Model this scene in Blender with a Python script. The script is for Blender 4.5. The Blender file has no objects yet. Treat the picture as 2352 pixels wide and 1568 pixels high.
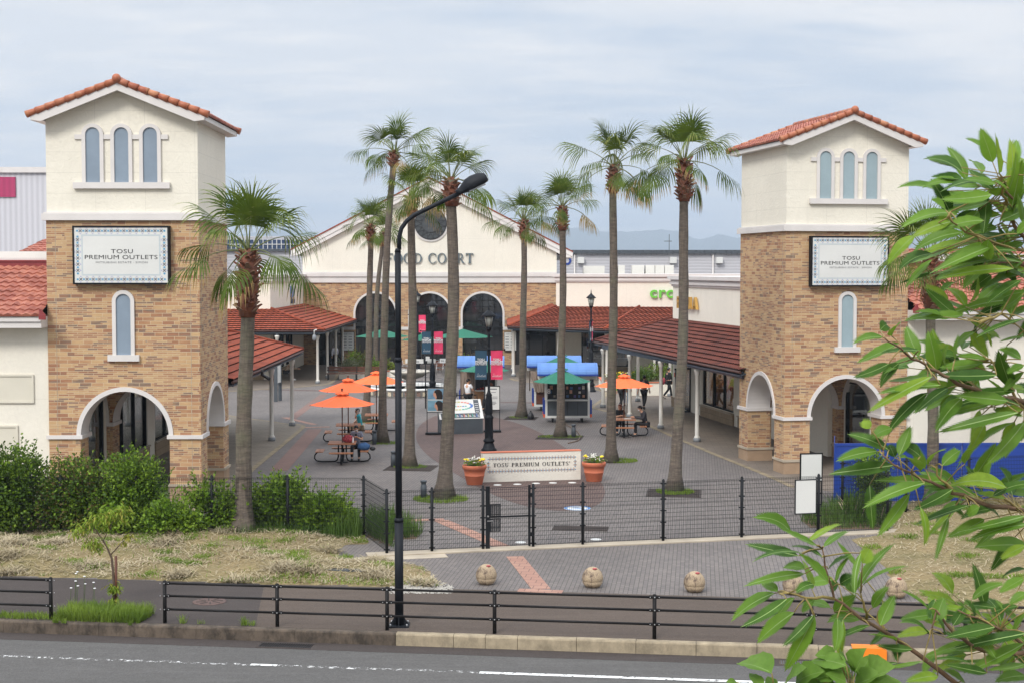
import bpy, math, random
from mathutils import Vector, Matrix
R = math.radians
sin, cos, pi = math.sin, math.cos, math.pi
random.seed(7)
S = bpy.context.scene
COL = S.collection

# ---------------------------------------------------------------- camera
H, FPX, PITCH = 7.0, 3400.0, math.atan(164 / 3400)
cam_d = bpy.data.cameras.new("camera"); cam = bpy.data.objects.new("camera", cam_d); COL.objects.link(cam)
cam.location = (0, 0, H); cam.rotation_euler = (pi / 2 - PITCH, 0, 0)
cam_d.sensor_width = 36; cam_d.lens = 36 * FPX / 2352
cam_d.clip_start = 0.1; cam_d.clip_end = 30000
cam_d.dof.use_dof = False
S.camera = cam

# ---------------------------------------------------------------- sky, sun, exposure
SUN_EL, SUN_AZ = 40, 207          # azimuth clockwise from +Y; light from behind and left
w = bpy.data.worlds.new("World"); S.world = w; w.use_nodes = True
nt = w.node_tree; nt.nodes.clear()
def wn(t, **k):
    n = nt.nodes.new(t)
    for a, b in k.items(): setattr(n, a, b)
    return n
L = nt.links.new
sky = wn('ShaderNodeTexSky', sky_type='NISHITA', sun_disc=False, sun_elevation=R(SUN_EL), sun_rotation=R(SUN_AZ))
sky.air_density = 1.2; sky.dust_density = 2.5
bg = wn('ShaderNodeBackground'); bg.inputs[1].default_value = 0.073
out = wn('ShaderNodeOutputWorld')
tc = wn('ShaderNodeTexCoord'); sep = wn('ShaderNodeSeparateXYZ'); L(tc.outputs['Generated'], sep.inputs[0])
addz = wn('ShaderNodeMath', operation='MAXIMUM'); L(sep.outputs[2], addz.inputs[0]); addz.inputs[1].default_value = 0.0
addz2 = wn('ShaderNodeMath', operation='ADD'); L(addz.outputs[0], addz2.inputs[0]); addz2.inputs[1].default_value = 0.11
dv = wn('ShaderNodeVectorMath', operation='SCALE'); L(tc.outputs['Generated'], dv.inputs[0])
inv = wn('ShaderNodeMath', operation='DIVIDE'); inv.inputs[0].default_value = 1.0; L(addz2.outputs[0], inv.inputs[1]); L(inv.outputs[0], dv.inputs['Scale'])
def cloud(scale, rot, det, lo, hi, loc=(0, 0, 0)):
    mp = wn('ShaderNodeMapping'); mp.inputs['Scale'].default_value = scale; mp.inputs['Rotation'].default_value = (0, 0, R(rot)); mp.inputs['Location'].default_value = loc
    L(dv.outputs[0], mp.inputs[0])
    ns = wn('ShaderNodeTexNoise'); ns.inputs['Scale'].default_value = 1.0; ns.inputs['Detail'].default_value = det; ns.inputs['Roughness'].default_value = 0.55; ns.inputs['Distortion'].default_value = 0.35
    L(mp.outputs[0], ns.inputs[0])
    mr = wn('ShaderNodeMapRange'); mr.inputs[1].default_value = lo; mr.inputs[2].default_value = hi
    L(ns.outputs[0], mr.inputs[0]); return mr
c1 = cloud((0.8, 1.25, 1), 8, 9, 0.42, 0.56, (1.7, .4, 0))
c2 = cloud((2.2, 4.2, 1), -5, 9, 0.42, 0.60, (3, 1, 0))
mixf = wn('ShaderNodeMath', operation='MULTIPLY_ADD'); L(c1.outputs[0], mixf.inputs[0]); mixf.inputs[1].default_value = 0.55; 
m2 = wn('ShaderNodeMath', operation='MULTIPLY'); L(c2.outputs[0], m2.inputs[0]); m2.inputs[1].default_value = 0.45; L(m2.outputs[0], mixf.inputs[2])
CB, CW = (5.35, 6.0, 6.95, 1), (8.0, 7.95, 8.0, 1)
mc = wn('ShaderNodeMix', data_type='RGBA'); L(mixf.outputs[0], mc.inputs[0]); mc.inputs[6].default_value = CB; mc.inputs[7].default_value = CW
# overcast dome: brighter towards the zenith
zr = wn('ShaderNodeMapRange'); L(sep.outputs[2], zr.inputs[0]); zr.inputs[1].default_value = 0.3; zr.inputs[2].default_value = 1.0; zr.inputs[3].default_value = 1.0; zr.inputs[4].default_value = 3.1
sc_ = wn('ShaderNodeVectorMath', operation='SCALE'); L(mc.outputs[2], sc_.inputs[0]); L(zr.outputs[0], sc_.inputs['Scale'])
fin = wn('ShaderNodeMix', data_type='RGBA'); fin.inputs[0].default_value = 0.96; L(sky.outputs[0], fin.inputs[6]); L(sc_.outputs[0], fin.inputs[7])
L(fin.outputs[2], bg.inputs[0]); L(bg.outputs[0], out.inputs[0])
ld = bpy.data.lights.new("sun", 'SUN'); ld.energy = 1.5; ld.angle = R(16); ld.color = (1, .97, .92)
sun = bpy.data.objects.new("sun", ld); COL.objects.link(sun)
_az = R(SUN_AZ); sd = Vector((sin(_az) * cos(R(SUN_EL)), cos(_az) * cos(R(SUN_EL)), sin(R(SUN_EL))))
sun.rotation_euler = sd.to_track_quat('Z', 'Y').to_euler()
S.view_settings.view_transform = 'Standard'; S.view_settings.look = 'None'
S.view_settings.exposure = 0.72; S.view_settings.gamma = 1.0; S.view_settings.use_curve_mapping = False
try:
    S.cycles.use_denoising = True; S.cycles.max_bounces = 6; S.cycles.diffuse_bounces = 3; S.cycles.transparent_max_bounces = 8
    S.cycles.volume_bounces = 0
except Exception: pass

# ---------------------------------------------------------------- picture <-> world
def ray(x, y):
    a = (x - 1176) / FPX; b = (784 - y) / FPX
    return Vector((a, cos(PITCH) + b * sin(PITCH), -sin(PITCH) + b * cos(PITCH)))
def G(x, y, z=0.0):
    d = ray(x, y); t = (z - H) / d.z
    return Vector((d.x * t, d.y * t, z))
def A(x, y, Y):
    d = ray(x, y); t = Y / d.y
    return Vector((d.x * t, Y, H + d.z * t))

# ---------------------------------------------------------------- mesh builder
class MB:
    def __init__(s): s.v = []; s.f = []; s.mi = []; s.sm = []
    def add(s, vs, fs, m=0, smooth=False):
        o = len(s.v); s.v.extend([tuple(q) for q in vs])
        for f in fs: s.f.append(tuple(i + o for i in f)); s.mi.append(m); s.sm.append(smooth)
        return s
    def box(s, x0, y0, z0, x1, y1, z1, m=0):
        vs = [(x0,y0,z0),(x1,y0,z0),(x1,y1,z0),(x0,y1,z0),(x0,y0,z1),(x1,y0,z1),(x1,y1,z1),(x0,y1,z1)]
        return s.add(vs, [(0,3,2,1),(4,5,6,7),(0,1,5,4),(1,2,6,5),(2,3,7,6),(3,0,4,7)], m)
    def obox(s, o, u, v, n, m=0):     # origin corner + three edge vectors
        o, u, v, n = map(Vector, (o, u, v, n))
        vs = [o, o+u, o+u+v, o+v, o+n, o+u+n, o+u+v+n, o+v+n]
        fs = [(0,3,2,1),(4,5,6,7),(0,1,5,4),(1,2,6,5),(2,3,7,6),(3,0,4,7)]
        if u.cross(v).dot(n) < 0: fs = [f[::-1] for f in fs]
        return s.add(vs, fs, m)
    def quad(s, a, b, c, d, m=0): return s.add([a, b, c, d], [(0,1,2,3)], m)
    def poly(s, pts, m=0): return s.add(pts, [tuple(range(len(pts)))], m)
    def slab(s, pts, th, m=0):        # polygon (world pts) thickened downwards by th
        n = len(pts); lo = [Vector(p) - Vector((0,0,th)) for p in pts]
        s.add([Vector(p) for p in pts] + lo, [tuple(range(n)), tuple(range(2*n-1, n-1, -1))] + [((i+1) % n, i, n+i, n+(i+1) % n) for i in range(n)], m)
        return s
    def prism(s, pts2, O, U, V, d, m=0):   # 2d outline in frame O,U,V extruded by vector d
        O, U, V, d = map(Vector, (O, U, V, d)); n = len(pts2)
        a = [O + U*p[0] + V*p[1] for p in pts2]; b = [q + d for q in a]
        flip = U.cross(V).dot(d) < 0
        ar = sum(pts2[i][0]*pts2[(i+1) % n][1] - pts2[(i+1) % n][0]*pts2[i][1] for i in range(n))
        if ar < 0: flip = not flip
        fs = [tuple(range(n-1, -1, -1)), tuple(range(n, 2*n))] + [(i, (i+1) % n, n+(i+1) % n, n+i) for i in range(n)]
        if flip: fs = [f[::-1] for f in fs]
        return s.add(a + b, fs, m)
    def tube(s, pts, r, seg=8, m=0, cap=True, smooth=True):
        pts = [Vector(p) for p in pts]; n = len(pts)
        rs = r if isinstance(r, (list, tuple)) else [r] * n
        vs = []; pu = None
        for i, p in enumerate(pts):
            t = (pts[min(i+1, n-1)] - pts[max(i-1, 0)])
            if t.length < 1e-9: t = Vector((0,0,1))
            t.normalize()
            if pu is None: pu = t.orthogonal().normalized()
            u = (pu - t * pu.dot(t))
            u = u.normalized() if u.length > 1e-6 else t.orthogonal().normalized()
            pu = u; v = t.cross(u)
            for k in range(seg):
                a = 2*pi*k/seg; vs.append(p + (u*cos(a) + v*sin(a)) * rs[i])
        fs = [(i*seg+k, i*seg+(k+1) % seg, (i+1)*seg+(k+1) % seg, (i+1)*seg+k) for i in range(n-1) for k in range(seg)]
        s.add(vs, fs, m, smooth)
        if cap:
            o = len(s.v) - n*seg
            s.f.append(tuple(o+k for k in range(seg-1, -1, -1))); s.mi.append(m); s.sm.append(False)
            s.f.append(tuple(o+(n-1)*seg+k for k in range(seg))); s.mi.append(m); s.sm.append(False)
        return s
    def lathe(s, prof, c=(0,0,0), seg=16, m=0, smooth=True, sx=1, sy=1, rot=0):
        vs = []; n = len(prof)
        for r, z in prof:
            for k in range(seg):
                a = 2*pi*k/seg + rot; vs.append((c[0]+r*cos(a)*sx, c[1]+r*sin(a)*sy, c[2]+z))
        fs = [(i*seg+k, i*seg+(k+1) % seg, (i+1)*seg+(k+1) % seg, (i+1)*seg+k) for i in range(n-1) for k in range(seg)]
        s.add(vs, fs, m, smooth)
        o = len(s.v) - n*seg
        if prof[0][0] > 1e-4: s.f.append(tuple(o+k for k in range(seg-1, -1, -1))); s.mi.append(m); s.sm.append(False)
        if prof[-1][0] > 1e-4: s.f.append(tuple(o+(n-1)*seg+k for k in range(seg))); s.mi.append(m); s.sm.append(False)
        return s
    def ball(s, c, rx, ry=None, rz=None, seg=12, rings=8, m=0):
        ry = ry or rx; rz = rz or rx
        vs = []; 
        for i in range(rings+1):
            t = pi*i/rings
            for k in range(seg):
                a = 2*pi*k/seg; vs.append((c[0]+rx*sin(t)*cos(a), c[1]+ry*sin(t)*sin(a), c[2]-rz*cos(t)))
        fs = [(i*seg+k, i*seg+(k+1) % seg, (i+1)*seg+(k+1) % seg, (i+1)*seg+k) for i in range(rings) for k in range(seg)]
        return s.add(vs, fs, m, True)
    def merge(s, vs, fs, O, U, V, N, m=0):
        O, U, V, N = map(Vector, (O, U, V, N))
        return s.add([O + U*p[0] + V*p[1] + N*p[2] for p in vs], fs, m)
    def build(s, name, mats, parent=None, uv=True, world=False):
        me = bpy.data.meshes.new(name)
        vs = s.v
        if world and parent is not None:
            l = parent.location; vs = [(p[0]-l.x, p[1]-l.y, p[2]-l.z) for p in vs]
        me.from_pydata(vs, [], s.f)
        if not isinstance(mats, (list, tuple)): mats = [mats]
        for mm in mats: me.materials.append(mm)
        me.polygons.foreach_set('material_index', s.mi); me.polygons.foreach_set('use_smooth', s.sm)
        if uv:
            lay = me.uv_layers.new(name='UVMap'); dat = [0.0] * (2 * len(me.loops)); me.update()
            for p in me.polygons:
                n = p.normal
                if abs(n.z) > 0.85: ux, uy, vx, vy, vz = 1, 0, 0, 1, 0
                else:
                    l = math.hypot(n.x, n.y) or 1; ux, uy = -n.y/l, n.x/l; vx, vy, vz = 0, 0, 1
                for li in p.loop_indices:
                    co = me.vertices[me.loops[li].vertex_index].co
                    dat[2*li] = co.x*ux + co.y*uy; dat[2*li+1] = co.x*vx + co.y*vy + co.z*vz
            lay.data.foreach_set('uv', dat)
        me.update()
        o = bpy.data.objects.new(name, me); COL.objects.link(o)
        if parent is not None: o.parent = parent
        return o

def empty(name, loc, rz=0, sc=1):
    o = bpy.data.objects.new(name, None); COL.objects.link(o); o.location = loc; o.rotation_euler = (0,0,rz); o.scale = (sc,)*3
    o.empty_display_size = 0.2
    return o
def tag(o, label=None, cat=None, group=None, kind=None):
    for k, v in (('label', label), ('category', cat), ('group', group), ('kind', kind)):
        if v: o[k] = v
    return o
def thing(name, label, cat, loc=(0,0,0), rz=0, group=None, sc=1): return tag(empty(name, loc, rz, sc), label, cat, group)
def struct(mb, name, mat, uv=True):
    o = mb.build(name, mat, None, uv); o['kind'] = 'structure'; return o
def copy_tree(o, parent=None, loc=None, rz=None, label=None, sc=None):
    c = o.copy(); COL.objects.link(c)
    if parent is not None: c.parent = parent
    if loc is not None: c.location = loc
    if rz is not None: c.rotation_euler = (0,0,rz)
    if sc is not None: c.scale = (sc,)*3
    if label: c['label'] = label
    for ch in [q for q in bpy.data.objects if q.parent == o]: copy_tree(ch, c)
    return c

# ---------------------------------------------------------------- materials
def srgb(r, g, b):
    f = lambda c: (c/255/12.92) if c/255 <= 0.04045 else ((c/255+0.055)/1.055)**2.4
    return (f(r), f(g), f(b), 1)
class NT:
    def __init__(s, name):
        s.mat = bpy.data.materials.new(name); s.mat.use_nodes = True; s.t = s.mat.node_tree; s.t.nodes.clear()
        s.out = s.n('ShaderNodeOutputMaterial'); s.p = s.n('ShaderNodeBsdfPrincipled'); s.l(s.p.outputs[0], s.out.inputs[0])
    def n(s, t, **k):
        q = s.t.nodes.new(t)
        for a, b in k.items(): setattr(q, a, b)
        return q
    def l(s, a, b): s.t.links.new(a, b)
    def coord(s, kind='Object', scale=(1,1,1), rot=(0,0,0), loc=(0,0,0)):
        c = s.n('ShaderNodeTexCoord'); m = s.n('ShaderNodeMapping'); m.inputs['Scale'].default_value = scale; m.inputs['Rotation'].default_value = rot; m.inputs['Location'].default_value = loc
        s.l(c.outputs[kind], m.inputs[0]); return m.outputs[0]
    def noise(s, vec, scale, det=4, rough=.55, dist=0):
        q = s.n('ShaderNodeTexNoise'); q.inputs['Scale'].default_value = scale; q.inputs['Detail'].default_value = det; q.inputs['Roughness'].default_value = rough; q.inputs['Distortion'].default_value = dist
        s.l(vec, q.inputs[0]); return q.outputs[0]
    def rng(s, v, a, b, c=0, d=1):
        q = s.n('ShaderNodeMapRange'); 
        for i, x in enumerate((a, b, c, d)): q.inputs[i+1].default_value = x
        s.l(v, q.inputs[0]); return q.outputs[0]
    def mix(s, f, a, b, mode='MIX'):
        q = s.n('ShaderNodeMix', data_type='RGBA', blend_type=mode)
        for i, x in ((0, f), (6, a), (7, b)):
            if hasattr(x, 'default_value') or hasattr(x, 'is_linked'): s.l(x, q.inputs[i])
            else: q.inputs[i].default_value = x
        return q.outputs[2]
    def mul(s, a, b, op='MULTIPLY'):
        q = s.n('ShaderNodeMath', operation=op)
        for i, x in enumerate((a, b)):
            if hasattr(x, 'is_linked'): s.l(x, q.inputs[i])
            else: q.inputs[i].default_value = x
        return q.outputs[0]
    def ramp(s, f, stops, const=False):
        q = s.n('ShaderNodeValToRGB'); e = q.color_ramp.elements
        if const: q.color_ramp.interpolation = 'CONSTANT'
        while len(e) < len(stops): e.new(.5)
        for el, (p, c) in zip(e, stops): el.position = p; el.color = c
        s.l(f, q.inputs[0]); return q.outputs[0]
    def brick(s, vec, w, h, mort=.01, off=.5, c1=(0,0,0,1), c2=(1,1,1,1), cm=(0,0,0,1), smooth=.1):
        q = s.n('ShaderNodeTexBrick'); q.offset = off; q.inputs['Scale'].default_value = 1; q.inputs['Brick Width'].default_value = w; q.inputs['Row Height'].default_value = h
        q.inputs['Mortar Size'].default_value = mort; q.inputs['Mortar Smooth'].default_value = smooth; q.inputs['Color1'].default_value = c1; q.inputs['Color2'].default_value = c2; q.inputs['Mortar'].default_value = cm
        s.l(vec, q.inputs[0]); return q
    def bump(s, h, st=.3, d=.02):
        q = s.n('ShaderNodeBump'); q.inputs['Strength'].default_value = st; q.inputs['Distance'].default_value = d
        s.l(h, q.inputs['Height']); s.l(q.outputs[0], s.p.inputs['Normal'])
    def fin(s, col=None, rough=.8, metal=0, spec=None):
        if col is not None:
            if hasattr(col, 'is_linked'): s.l(col, s.p.inputs['Base Color'])
            else: s.p.inputs['Base Color'].default_value = col
        s.p.inputs['Roughness'].default_value = rough; s.p.inputs['Metallic'].default_value = metal
        if spec is not None: s.p.inputs['Specular IOR Level'].default_value = spec
        return s.mat
def dk(c, k): return (c[0]*k, c[1]*k, c[2]*k, 1)
def M(name, col, rough=.7, var=.14, scale=3.0, bump=0.0, metal=0, spec=None, stretch=(1,1,1), d=.01):
    t = NT(name); v = t.coord('Object', stretch); n = t.noise(v, scale, 5)
    c = t.mix(t.rng(n, .3, .7), dk(col, 1-var), dk(col, 1+var*.8))
    if bump: t.bump(t.noise(v, scale*6, 4), bump, d)
    return t.fin(c, rough, metal, spec)

# ledgestone cladding: long courses, some split in two thin ones
def stone_cladding(name, dark=1.0):
    t = NT(name); v = t.coord('UV')
    a = t.brick(v, .36, .116, .007, .37); b = t.brick(v, .30, .058, .006, .43); pick = t.brick(v, .8, .232, .0001, .31)
    pk = t.rng(pick.outputs['Color'], .5, .52)
    rnd = t.mix(pk, a.outputs['Color'], b.outputs['Color'])
    mort = t.mix(pk, a.outputs['Fac'], b.outputs['Fac'])
    nz = t.noise(t.coord('UV', (3, 16, 1)), 1.6, 5); nz2 = t.noise(t.coord('UV', (1.4, 5, 1), loc=(7,3,0)), 1.0, 3)
    f = t.mul(t.mul(rnd, .62), t.mul(nz2, .5), 'ADD')
    col = t.ramp(f, [(.12, srgb(186,148,108)), (.34, srgb(194,162,120)), (.5, srgb(184,146,108)), (.62, srgb(168,126,93)), (.74, srgb(152,107,82)), (.84, srgb(120,104,92)), (.95, srgb(182,146,108))])
    col = t.mix(t.rng(nz, .3, .75, .0, .32), col, dk(srgb(150,112,78), dark))
    col = t.mix(mort, col, srgb(196,176,146))
    col = t.mix(t.rng(t.noise(t.coord('UV'), .35, 3), .3, .7), dk((1,1,1), .9*dark), dk((1,1,1), 1.04*dark), 'MULTIPLY') if False else col
    hgt = t.mul(t.mul(mort, -1.2), t.mul(nz, .8), 'ADD')
    t.bump(hgt, .5, .02)
    return t.fin(col, .85)
M_STONE = stone_cladding("tan ledgestone cladding")
def stucco(name, col, jw=1.5, jh=.62, sw=.5):
    t = NT(name); v = t.coord('Object'); uv = t.coord('UV')
    n1 = t.noise(v, 5.5, 6, .6, 1.6); n2 = t.noise(v, .5, 4)
    j = t.brick(uv, jw, jh, .006, 0.0)
    stain = t.noise(t.coord('Object', (2.2, 2.2, .25)), 1.2, 5)
    c = t.mix(t.rng(n2, .3, .7), dk(col, .93), dk(col, 1.03))
    c = t.mix(t.rng(n1, .35, .65, 0, .25), c, dk(col, .8))
    c = t.mix(t.rng(stain, .58, .8, 0, .22), c, dk(col, .62))
    c = t.mix(t.mul(j.outputs['Fac'], .35), c, dk(col, .5))
    t.bump(n1, sw, .035)
    return t.fin(c, .9)
CREAM = srgb(227, 221, 206)
M_STUCCO = stucco("cream stucco panels", CREAM)
M_STUCCO2 = stucco("cream shop wall stucco", srgb(228, 222, 208), 2.4, 3.1, .3)
M_WHITE = M("white painted trim", srgb(208, 203, 199), .6, .06, 1.2, .1)
M_FROST = M("frosted window sheet", srgb(128, 142, 156), .35, .12, 1.1)
M_FROST2 = M("pale frosted window sheet", srgb(146, 164, 170), .35, .1, 1.1)
M_PLINTH = M("tan painted plinth", srgb(158, 133, 108), .85, .16, 1.6, .2)
M_BLACK = M("black painted steel", (0.006, .007, .009, 1), .6, .2, 4, spec=.25)
M_BROWNB = M("dark brown painted steel", (0.007, .006, .006, 1), .6, .2, 4, .05, spec=.25)
M_NAVY = M("blue black painted steel", (0.007, .009, .013, 1), .6, .15, 3, spec=.25)
M_BEAM = M("blue grey steel beam", srgb(64, 72, 82), .5, .12, 2)
M_COLW = M("off white painted column", srgb(204, 200, 192), .5, .06, 2)
M_COLG = M("grey column base paint", srgb(128, 132, 136), .6, .1, 4)
def tile_mat(name, cols, rough=.65, grime=.3):
    t = NT(name); v = t.coord('Object')
    vo = t.n('ShaderNodeTexVoronoi'); vo.inputs['Scale'].default_value = 3.2; t.l(v, vo.inputs[0])
    sp = t.n('ShaderNodeSeparateColor'); t.l(vo.outputs['Color'], sp.inputs[0])
    c = t.ramp(sp.outputs[0], [(0, cols[0]), (.35, cols[1]), (.7, cols[2]), (1, cols[3])])
    c = t.mix(t.rng(t.noise(v, 1.1, 5), .45, .75, 0, grime), c, dk(cols[0], .35))
    t.bump(t.noise(v, 30, 3), .2, .005)
    return t.fin(c, rough, 0, .25)
M_TILE = tile_mat("pink red clay tile", [srgb(136,78,64), srgb(160,96,80), srgb(176,114,94), srgb(148,84,70)], .6, .3)
M_TILE2 = tile_mat("orange red canopy tile", [srgb(122,56,38), srgb(138,66,44), srgb(148,72,48), srgb(128,58,40)], .85, .35)
M_TILE3 = tile_mat("weathered dark red canopy tile", [srgb(84,42,34), srgb(102,52,40), srgb(112,58,44), srgb(90,44,35)], .85, .65)
M_RAKE = tile_mat("orange barrel rake tile", [srgb(150,84,62), srgb(166,102,74), srgb(180,124,92), srgb(156,88,68)], .45, .1)
M_REDM = M("dark red metal flashing", srgb(132, 52, 54), .4, .1, 2)
M_GLASS = NT("dark shop glass"); 
_v = M_GLASS.coord('Object'); M_GLASS = M_GLASS.fin(M_GLASS.mix(M_GLASS.rng(M_GLASS.noise(_v, .7, 3), .4, .6), (.012,.013,.014,1), (.03,.03,.032,1)), .04, 0, .8)
def clear_glass():
    m = bpy.data.materials.new("clear shop glass"); m.use_nodes = True; t = m.node_tree; t.nodes.clear()
    o = t.nodes.new('ShaderNodeOutputMaterial'); mx = t.nodes.new('ShaderNodeMixShader'); tr = t.nodes.new('ShaderNodeBsdfTransparent'); gl = t.nodes.new('ShaderNodeBsdfGlossy')
    lw = t.nodes.new('ShaderNodeLayerWeight'); lw.inputs[0].default_value = .25; mr = t.nodes.new('ShaderNodeMapRange'); mr.inputs[3].default_value = .08; mr.inputs[4].default_value = .7
    tr.inputs[0].default_value = (.82, .85, .85, 1); gl.inputs['Roughness'].default_value = .02; gl.inputs[0].default_value = (.9,.9,.9,1)
    t.links.new(lw.outputs['Fresnel'], mr.inputs[0]); t.links.new(mr.outputs[0], mx.inputs[0]); t.links.new(tr.outputs[0], mx.inputs[1]); t.links.new(gl.outputs[0], mx.inputs[2]); t.links.new(mx.outputs[0], o.inputs[0])
    return m
M_CLEAR = clear_glass()
def paver(name, c1, c2, cm, rot, w=.2, h=.1, mort=.007, grime=.35):
    t = NT(name); v = t.coord('Object', rot=(0,0,R(rot)))
    b = t.brick(v, w, h, mort, .5, c1, c2, cm)
    o = t.coord('Object')
    c = t.mix(t.rng(t.noise(o, 45, 3, .7), .3, .7, 0, .35), b.outputs['Color'], dk(c1, .55))
    c = t.mix(t.rng(t.noise(o, .22, 6, .6), .4, .68, 0, grime), c, dk(cm, 1.1))
    c = t.mix(t.rng(t.noise(o, 2.5, 5, .6), .5, .75, 0, .22), c, dk(c2, 1.25))
    t.bump(b.outputs['Fac'], -.25, .008)
    return t.fin(c, .8)
M_PAVE = paver("grey block paving", srgb(106,100,97), srgb(122,114,109), srgb(58,53,50), 97.2)
M_PAVEB = paver("brown red block paving", srgb(92,72,66), srgb(106,84,76), srgb(52,42,40), 97.2)
M_WALK = paver("weathered walkway slabs", srgb(122,112,100), srgb(134,124,110), srgb(92,82,70), 10, .45, .3, .008, .5)
M_WALK2 = paver("dark walkway slabs", srgb(114,103,92), srgb(126,114,102), srgb(84,75,65), 4, .6, .3, .008, .4)
M_TACT = paver("pink tactile paving", srgb(158,118,102), srgb(170,132,114), srgb(112,84,74), 7.2, .3, .3, .012, .2)
M_CONC = M("pale concrete", srgb(168,156,138), .9, .2, 1.5, .3)
M_EDGE = M("mossy tan edge stone", srgb(134,121,98), .9, .3, 2.2, .3)
def asphalt(name, c, cr=1.0, sp=.5):
    t = NT(name); v = t.coord('Object')
    g = t.noise(v, 26, 5, .85); big = t.noise(v, .3, 6, .6)
    vo = t.n('ShaderNodeTexVoronoi'); vo.inputs['Scale'].default_value = 22; t.l(v, vo.inputs[0])
    cc = t.mix(t.rng(g, .3, .7), dk(c, .5), dk(c, 1.4))
    cc = t.mix(t.rng(vo.outputs['Distance'], .0, .22, sp, 0), cc, dk(c, 2.3))
    cc = t.mix(t.rng(big, .35, .65, 0, .3), cc, dk(c, .72))
    cc = t.mix(t.rng(t.noise(v, 6, 5, .75), .35, .65), cc, dk(c, 1.25)) if False else t.mix(t.rng(t.noise(v, 7, 5, .75), .38, .62, 0, .38), cc, dk(c, .62))
    st = t.noise(t.coord('Object', (.25, 2.2, 1), (0, 0, R(7))), 1.4, 5, .7); cc = t.mix(t.rng(st, .5, .72, 0, .35), cc, dk(c, 1.35))
    t.bump(g, .6, .012)
    return t.fin(cc, .9, 0, .3)
M_ROAD = asphalt("grey road asphalt", srgb(90, 88, 86))
M_FOOT = asphalt("brown grey footpath asphalt", srgb(88, 77, 69), 1, .12)
M_FOOTD = asphalt("dark footpath asphalt", srgb(70, 63, 60), 1, .25)
M_SOIL = M("bare brown soil", srgb(96, 78, 58), .95, .3, 2, .4)
def kerbm(name, c, k):
    t = NT(name); v = t.coord('Object')
    n = t.noise(v, 3, 6, .7); n2 = t.noise(t.coord('Object', (2.2, 2.2, 1.2)), 1.6, 6, .75)
    cc = t.mix(t.rng(n, .35, .65), dk(c, .75), dk(c, 1.1)); cc = t.mix(t.rng(n2, .42, .62, 0, k), cc, dk(c, .16))
    t.bump(n, .4, .01); return t.fin(cc, .9)
M_KERBD = kerbm("dark mossy kerb concrete", srgb(96, 84, 72), .8)
M_KERBL = kerbm("pale kerb concrete", srgb(160, 146, 122), .35)
def paint(name):
    t = NT(name); v = t.coord('Object'); n = t.noise(v, 9, 6, .75)
    m = t.rng(n, .40, .46)
    t.fin((.72, .72, .70, 1), .7)
    tr = t.n('ShaderNodeBsdfTransparent'); mx = t.n('ShaderNodeMixShader'); t.l(m, mx.inputs[0]); t.l(tr.outputs[0], mx.inputs[1]); t.l(t.p.outputs[0], mx.inputs[2]); t.l(mx.outputs[0], t.out.inputs[0])
    return t, m
M_PAINT = paint("worn white road paint")[0].mat
_t, _m = paint("faded white road paint"); _m.node.inputs[1].default_value = .52; _m.node.inputs[2].default_value = .62; M_PAINTF = _t.mat
def leafm(name, c, c2, tr=.35, rough=.5, scale=2.0):
    t = NT(name); v = t.coord('Object'); n = t.noise(v, scale, 4); n2 = t.noise(v, scale*9, 2)
    col = t.mix(t.rng(n, .35, .65), c, c2); col = t.mix(t.rng(n2, .3, .8, 0, .4), col, dk(c, .55))
    t.fin(col, max(rough, .5), 0, .18)
    ts = t.n('ShaderNodeBsdfTranslucent'); t.l(col, ts.inputs[0]); mx = t.n('ShaderNodeMixShader'); mx.inputs[0].default_value = tr
    t.l(t.p.outputs[0], mx.inputs[1]); t.l(ts.outputs[0], mx.inputs[2]); t.l(mx.outputs[0], t.out.inputs[0])
    return t.mat
M_PALM = leafm("palm frond green", (.05,.088,.008,1), (.125,.175,.018,1), .3, .45, 1.3)
M_PALMY = leafm("pale drooping frond tips", (.13,.19,.035,1), (.27,.28,.07,1), .3, .5, 1.2)
M_PALMB = leafm("dry yellow brown fronds", (.27,.17,.06,1), (.36,.27,.11,1), .25, .6, 1.5)
M_STALK = M("green palm leaf stalk", (.13,.15,.05,1), .5)
M_BARK = None
def barkm(name, c, c2):
    t = NT(name); v = t.coord('Object', (1,1,5)); n = t.noise(v, 3.5, 6, .7, .6); f = t.noise(t.coord('Object', (14,14,1.5)), 1.5, 4); big = t.noise(t.coord('Object'), .9, 4)
    col = t.mix(t.rng(n, .3, .7), dk(c, .62), c2); col = t.mix(t.rng(f, .35, .7, 0, .5), col, dk(c, .45)); col = t.mix(t.rng(big, .48, .68, 0, .5), col, srgb(98,104,78))
    t.bump(t.mul(n, f, 'ADD'), .8, .03); return t.fin(col, .95)
M_BARK = barkm("grey fibrous palm bark", srgb(92,82,74), srgb(122,110,98))
M_BOOT = M("red brown palm leaf bases", srgb(112, 66, 46), .75, .45, 5, .4)
M_BOOT2 = M("grey brown cut palm stubs", srgb(126, 98, 78), .85, .35, 6, .4)
M_HEDGE = leafm("hedge leaf green", (.05,.10,.016,1), (.11,.18,.028,1), .3, .5, 1.1)
M_HEDGE2 = leafm("fresh hedge leaf green", (.15,.27,.022,1), (.28,.40,.05,1), .35, .5, 1.3)
M_HEDGE3 = leafm("reddish olive shrub leaf", (.10,.085,.03,1), (.16,.13,.045,1), .3, .6, 1.3)
M_HEDGE4 = leafm("grey green shrub leaf", (.12,.14,.08,1), (.2,.21,.12,1), .3, .6, 1.3)
M_GRASS = leafm("fresh grass blades", (.12,.20,.025,1), (.24,.33,.05,1), .35, .6, 1.0)
M_GRASSD = leafm("dark long grass blades", (.06,.12,.02,1), (.11,.18,.035,1), .3, .6, 1.0)
M_HAY = leafm("dry cut grass blades", (.34,.28,.17,1), (.54,.46,.32,1), .2, .8, .8)
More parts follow.
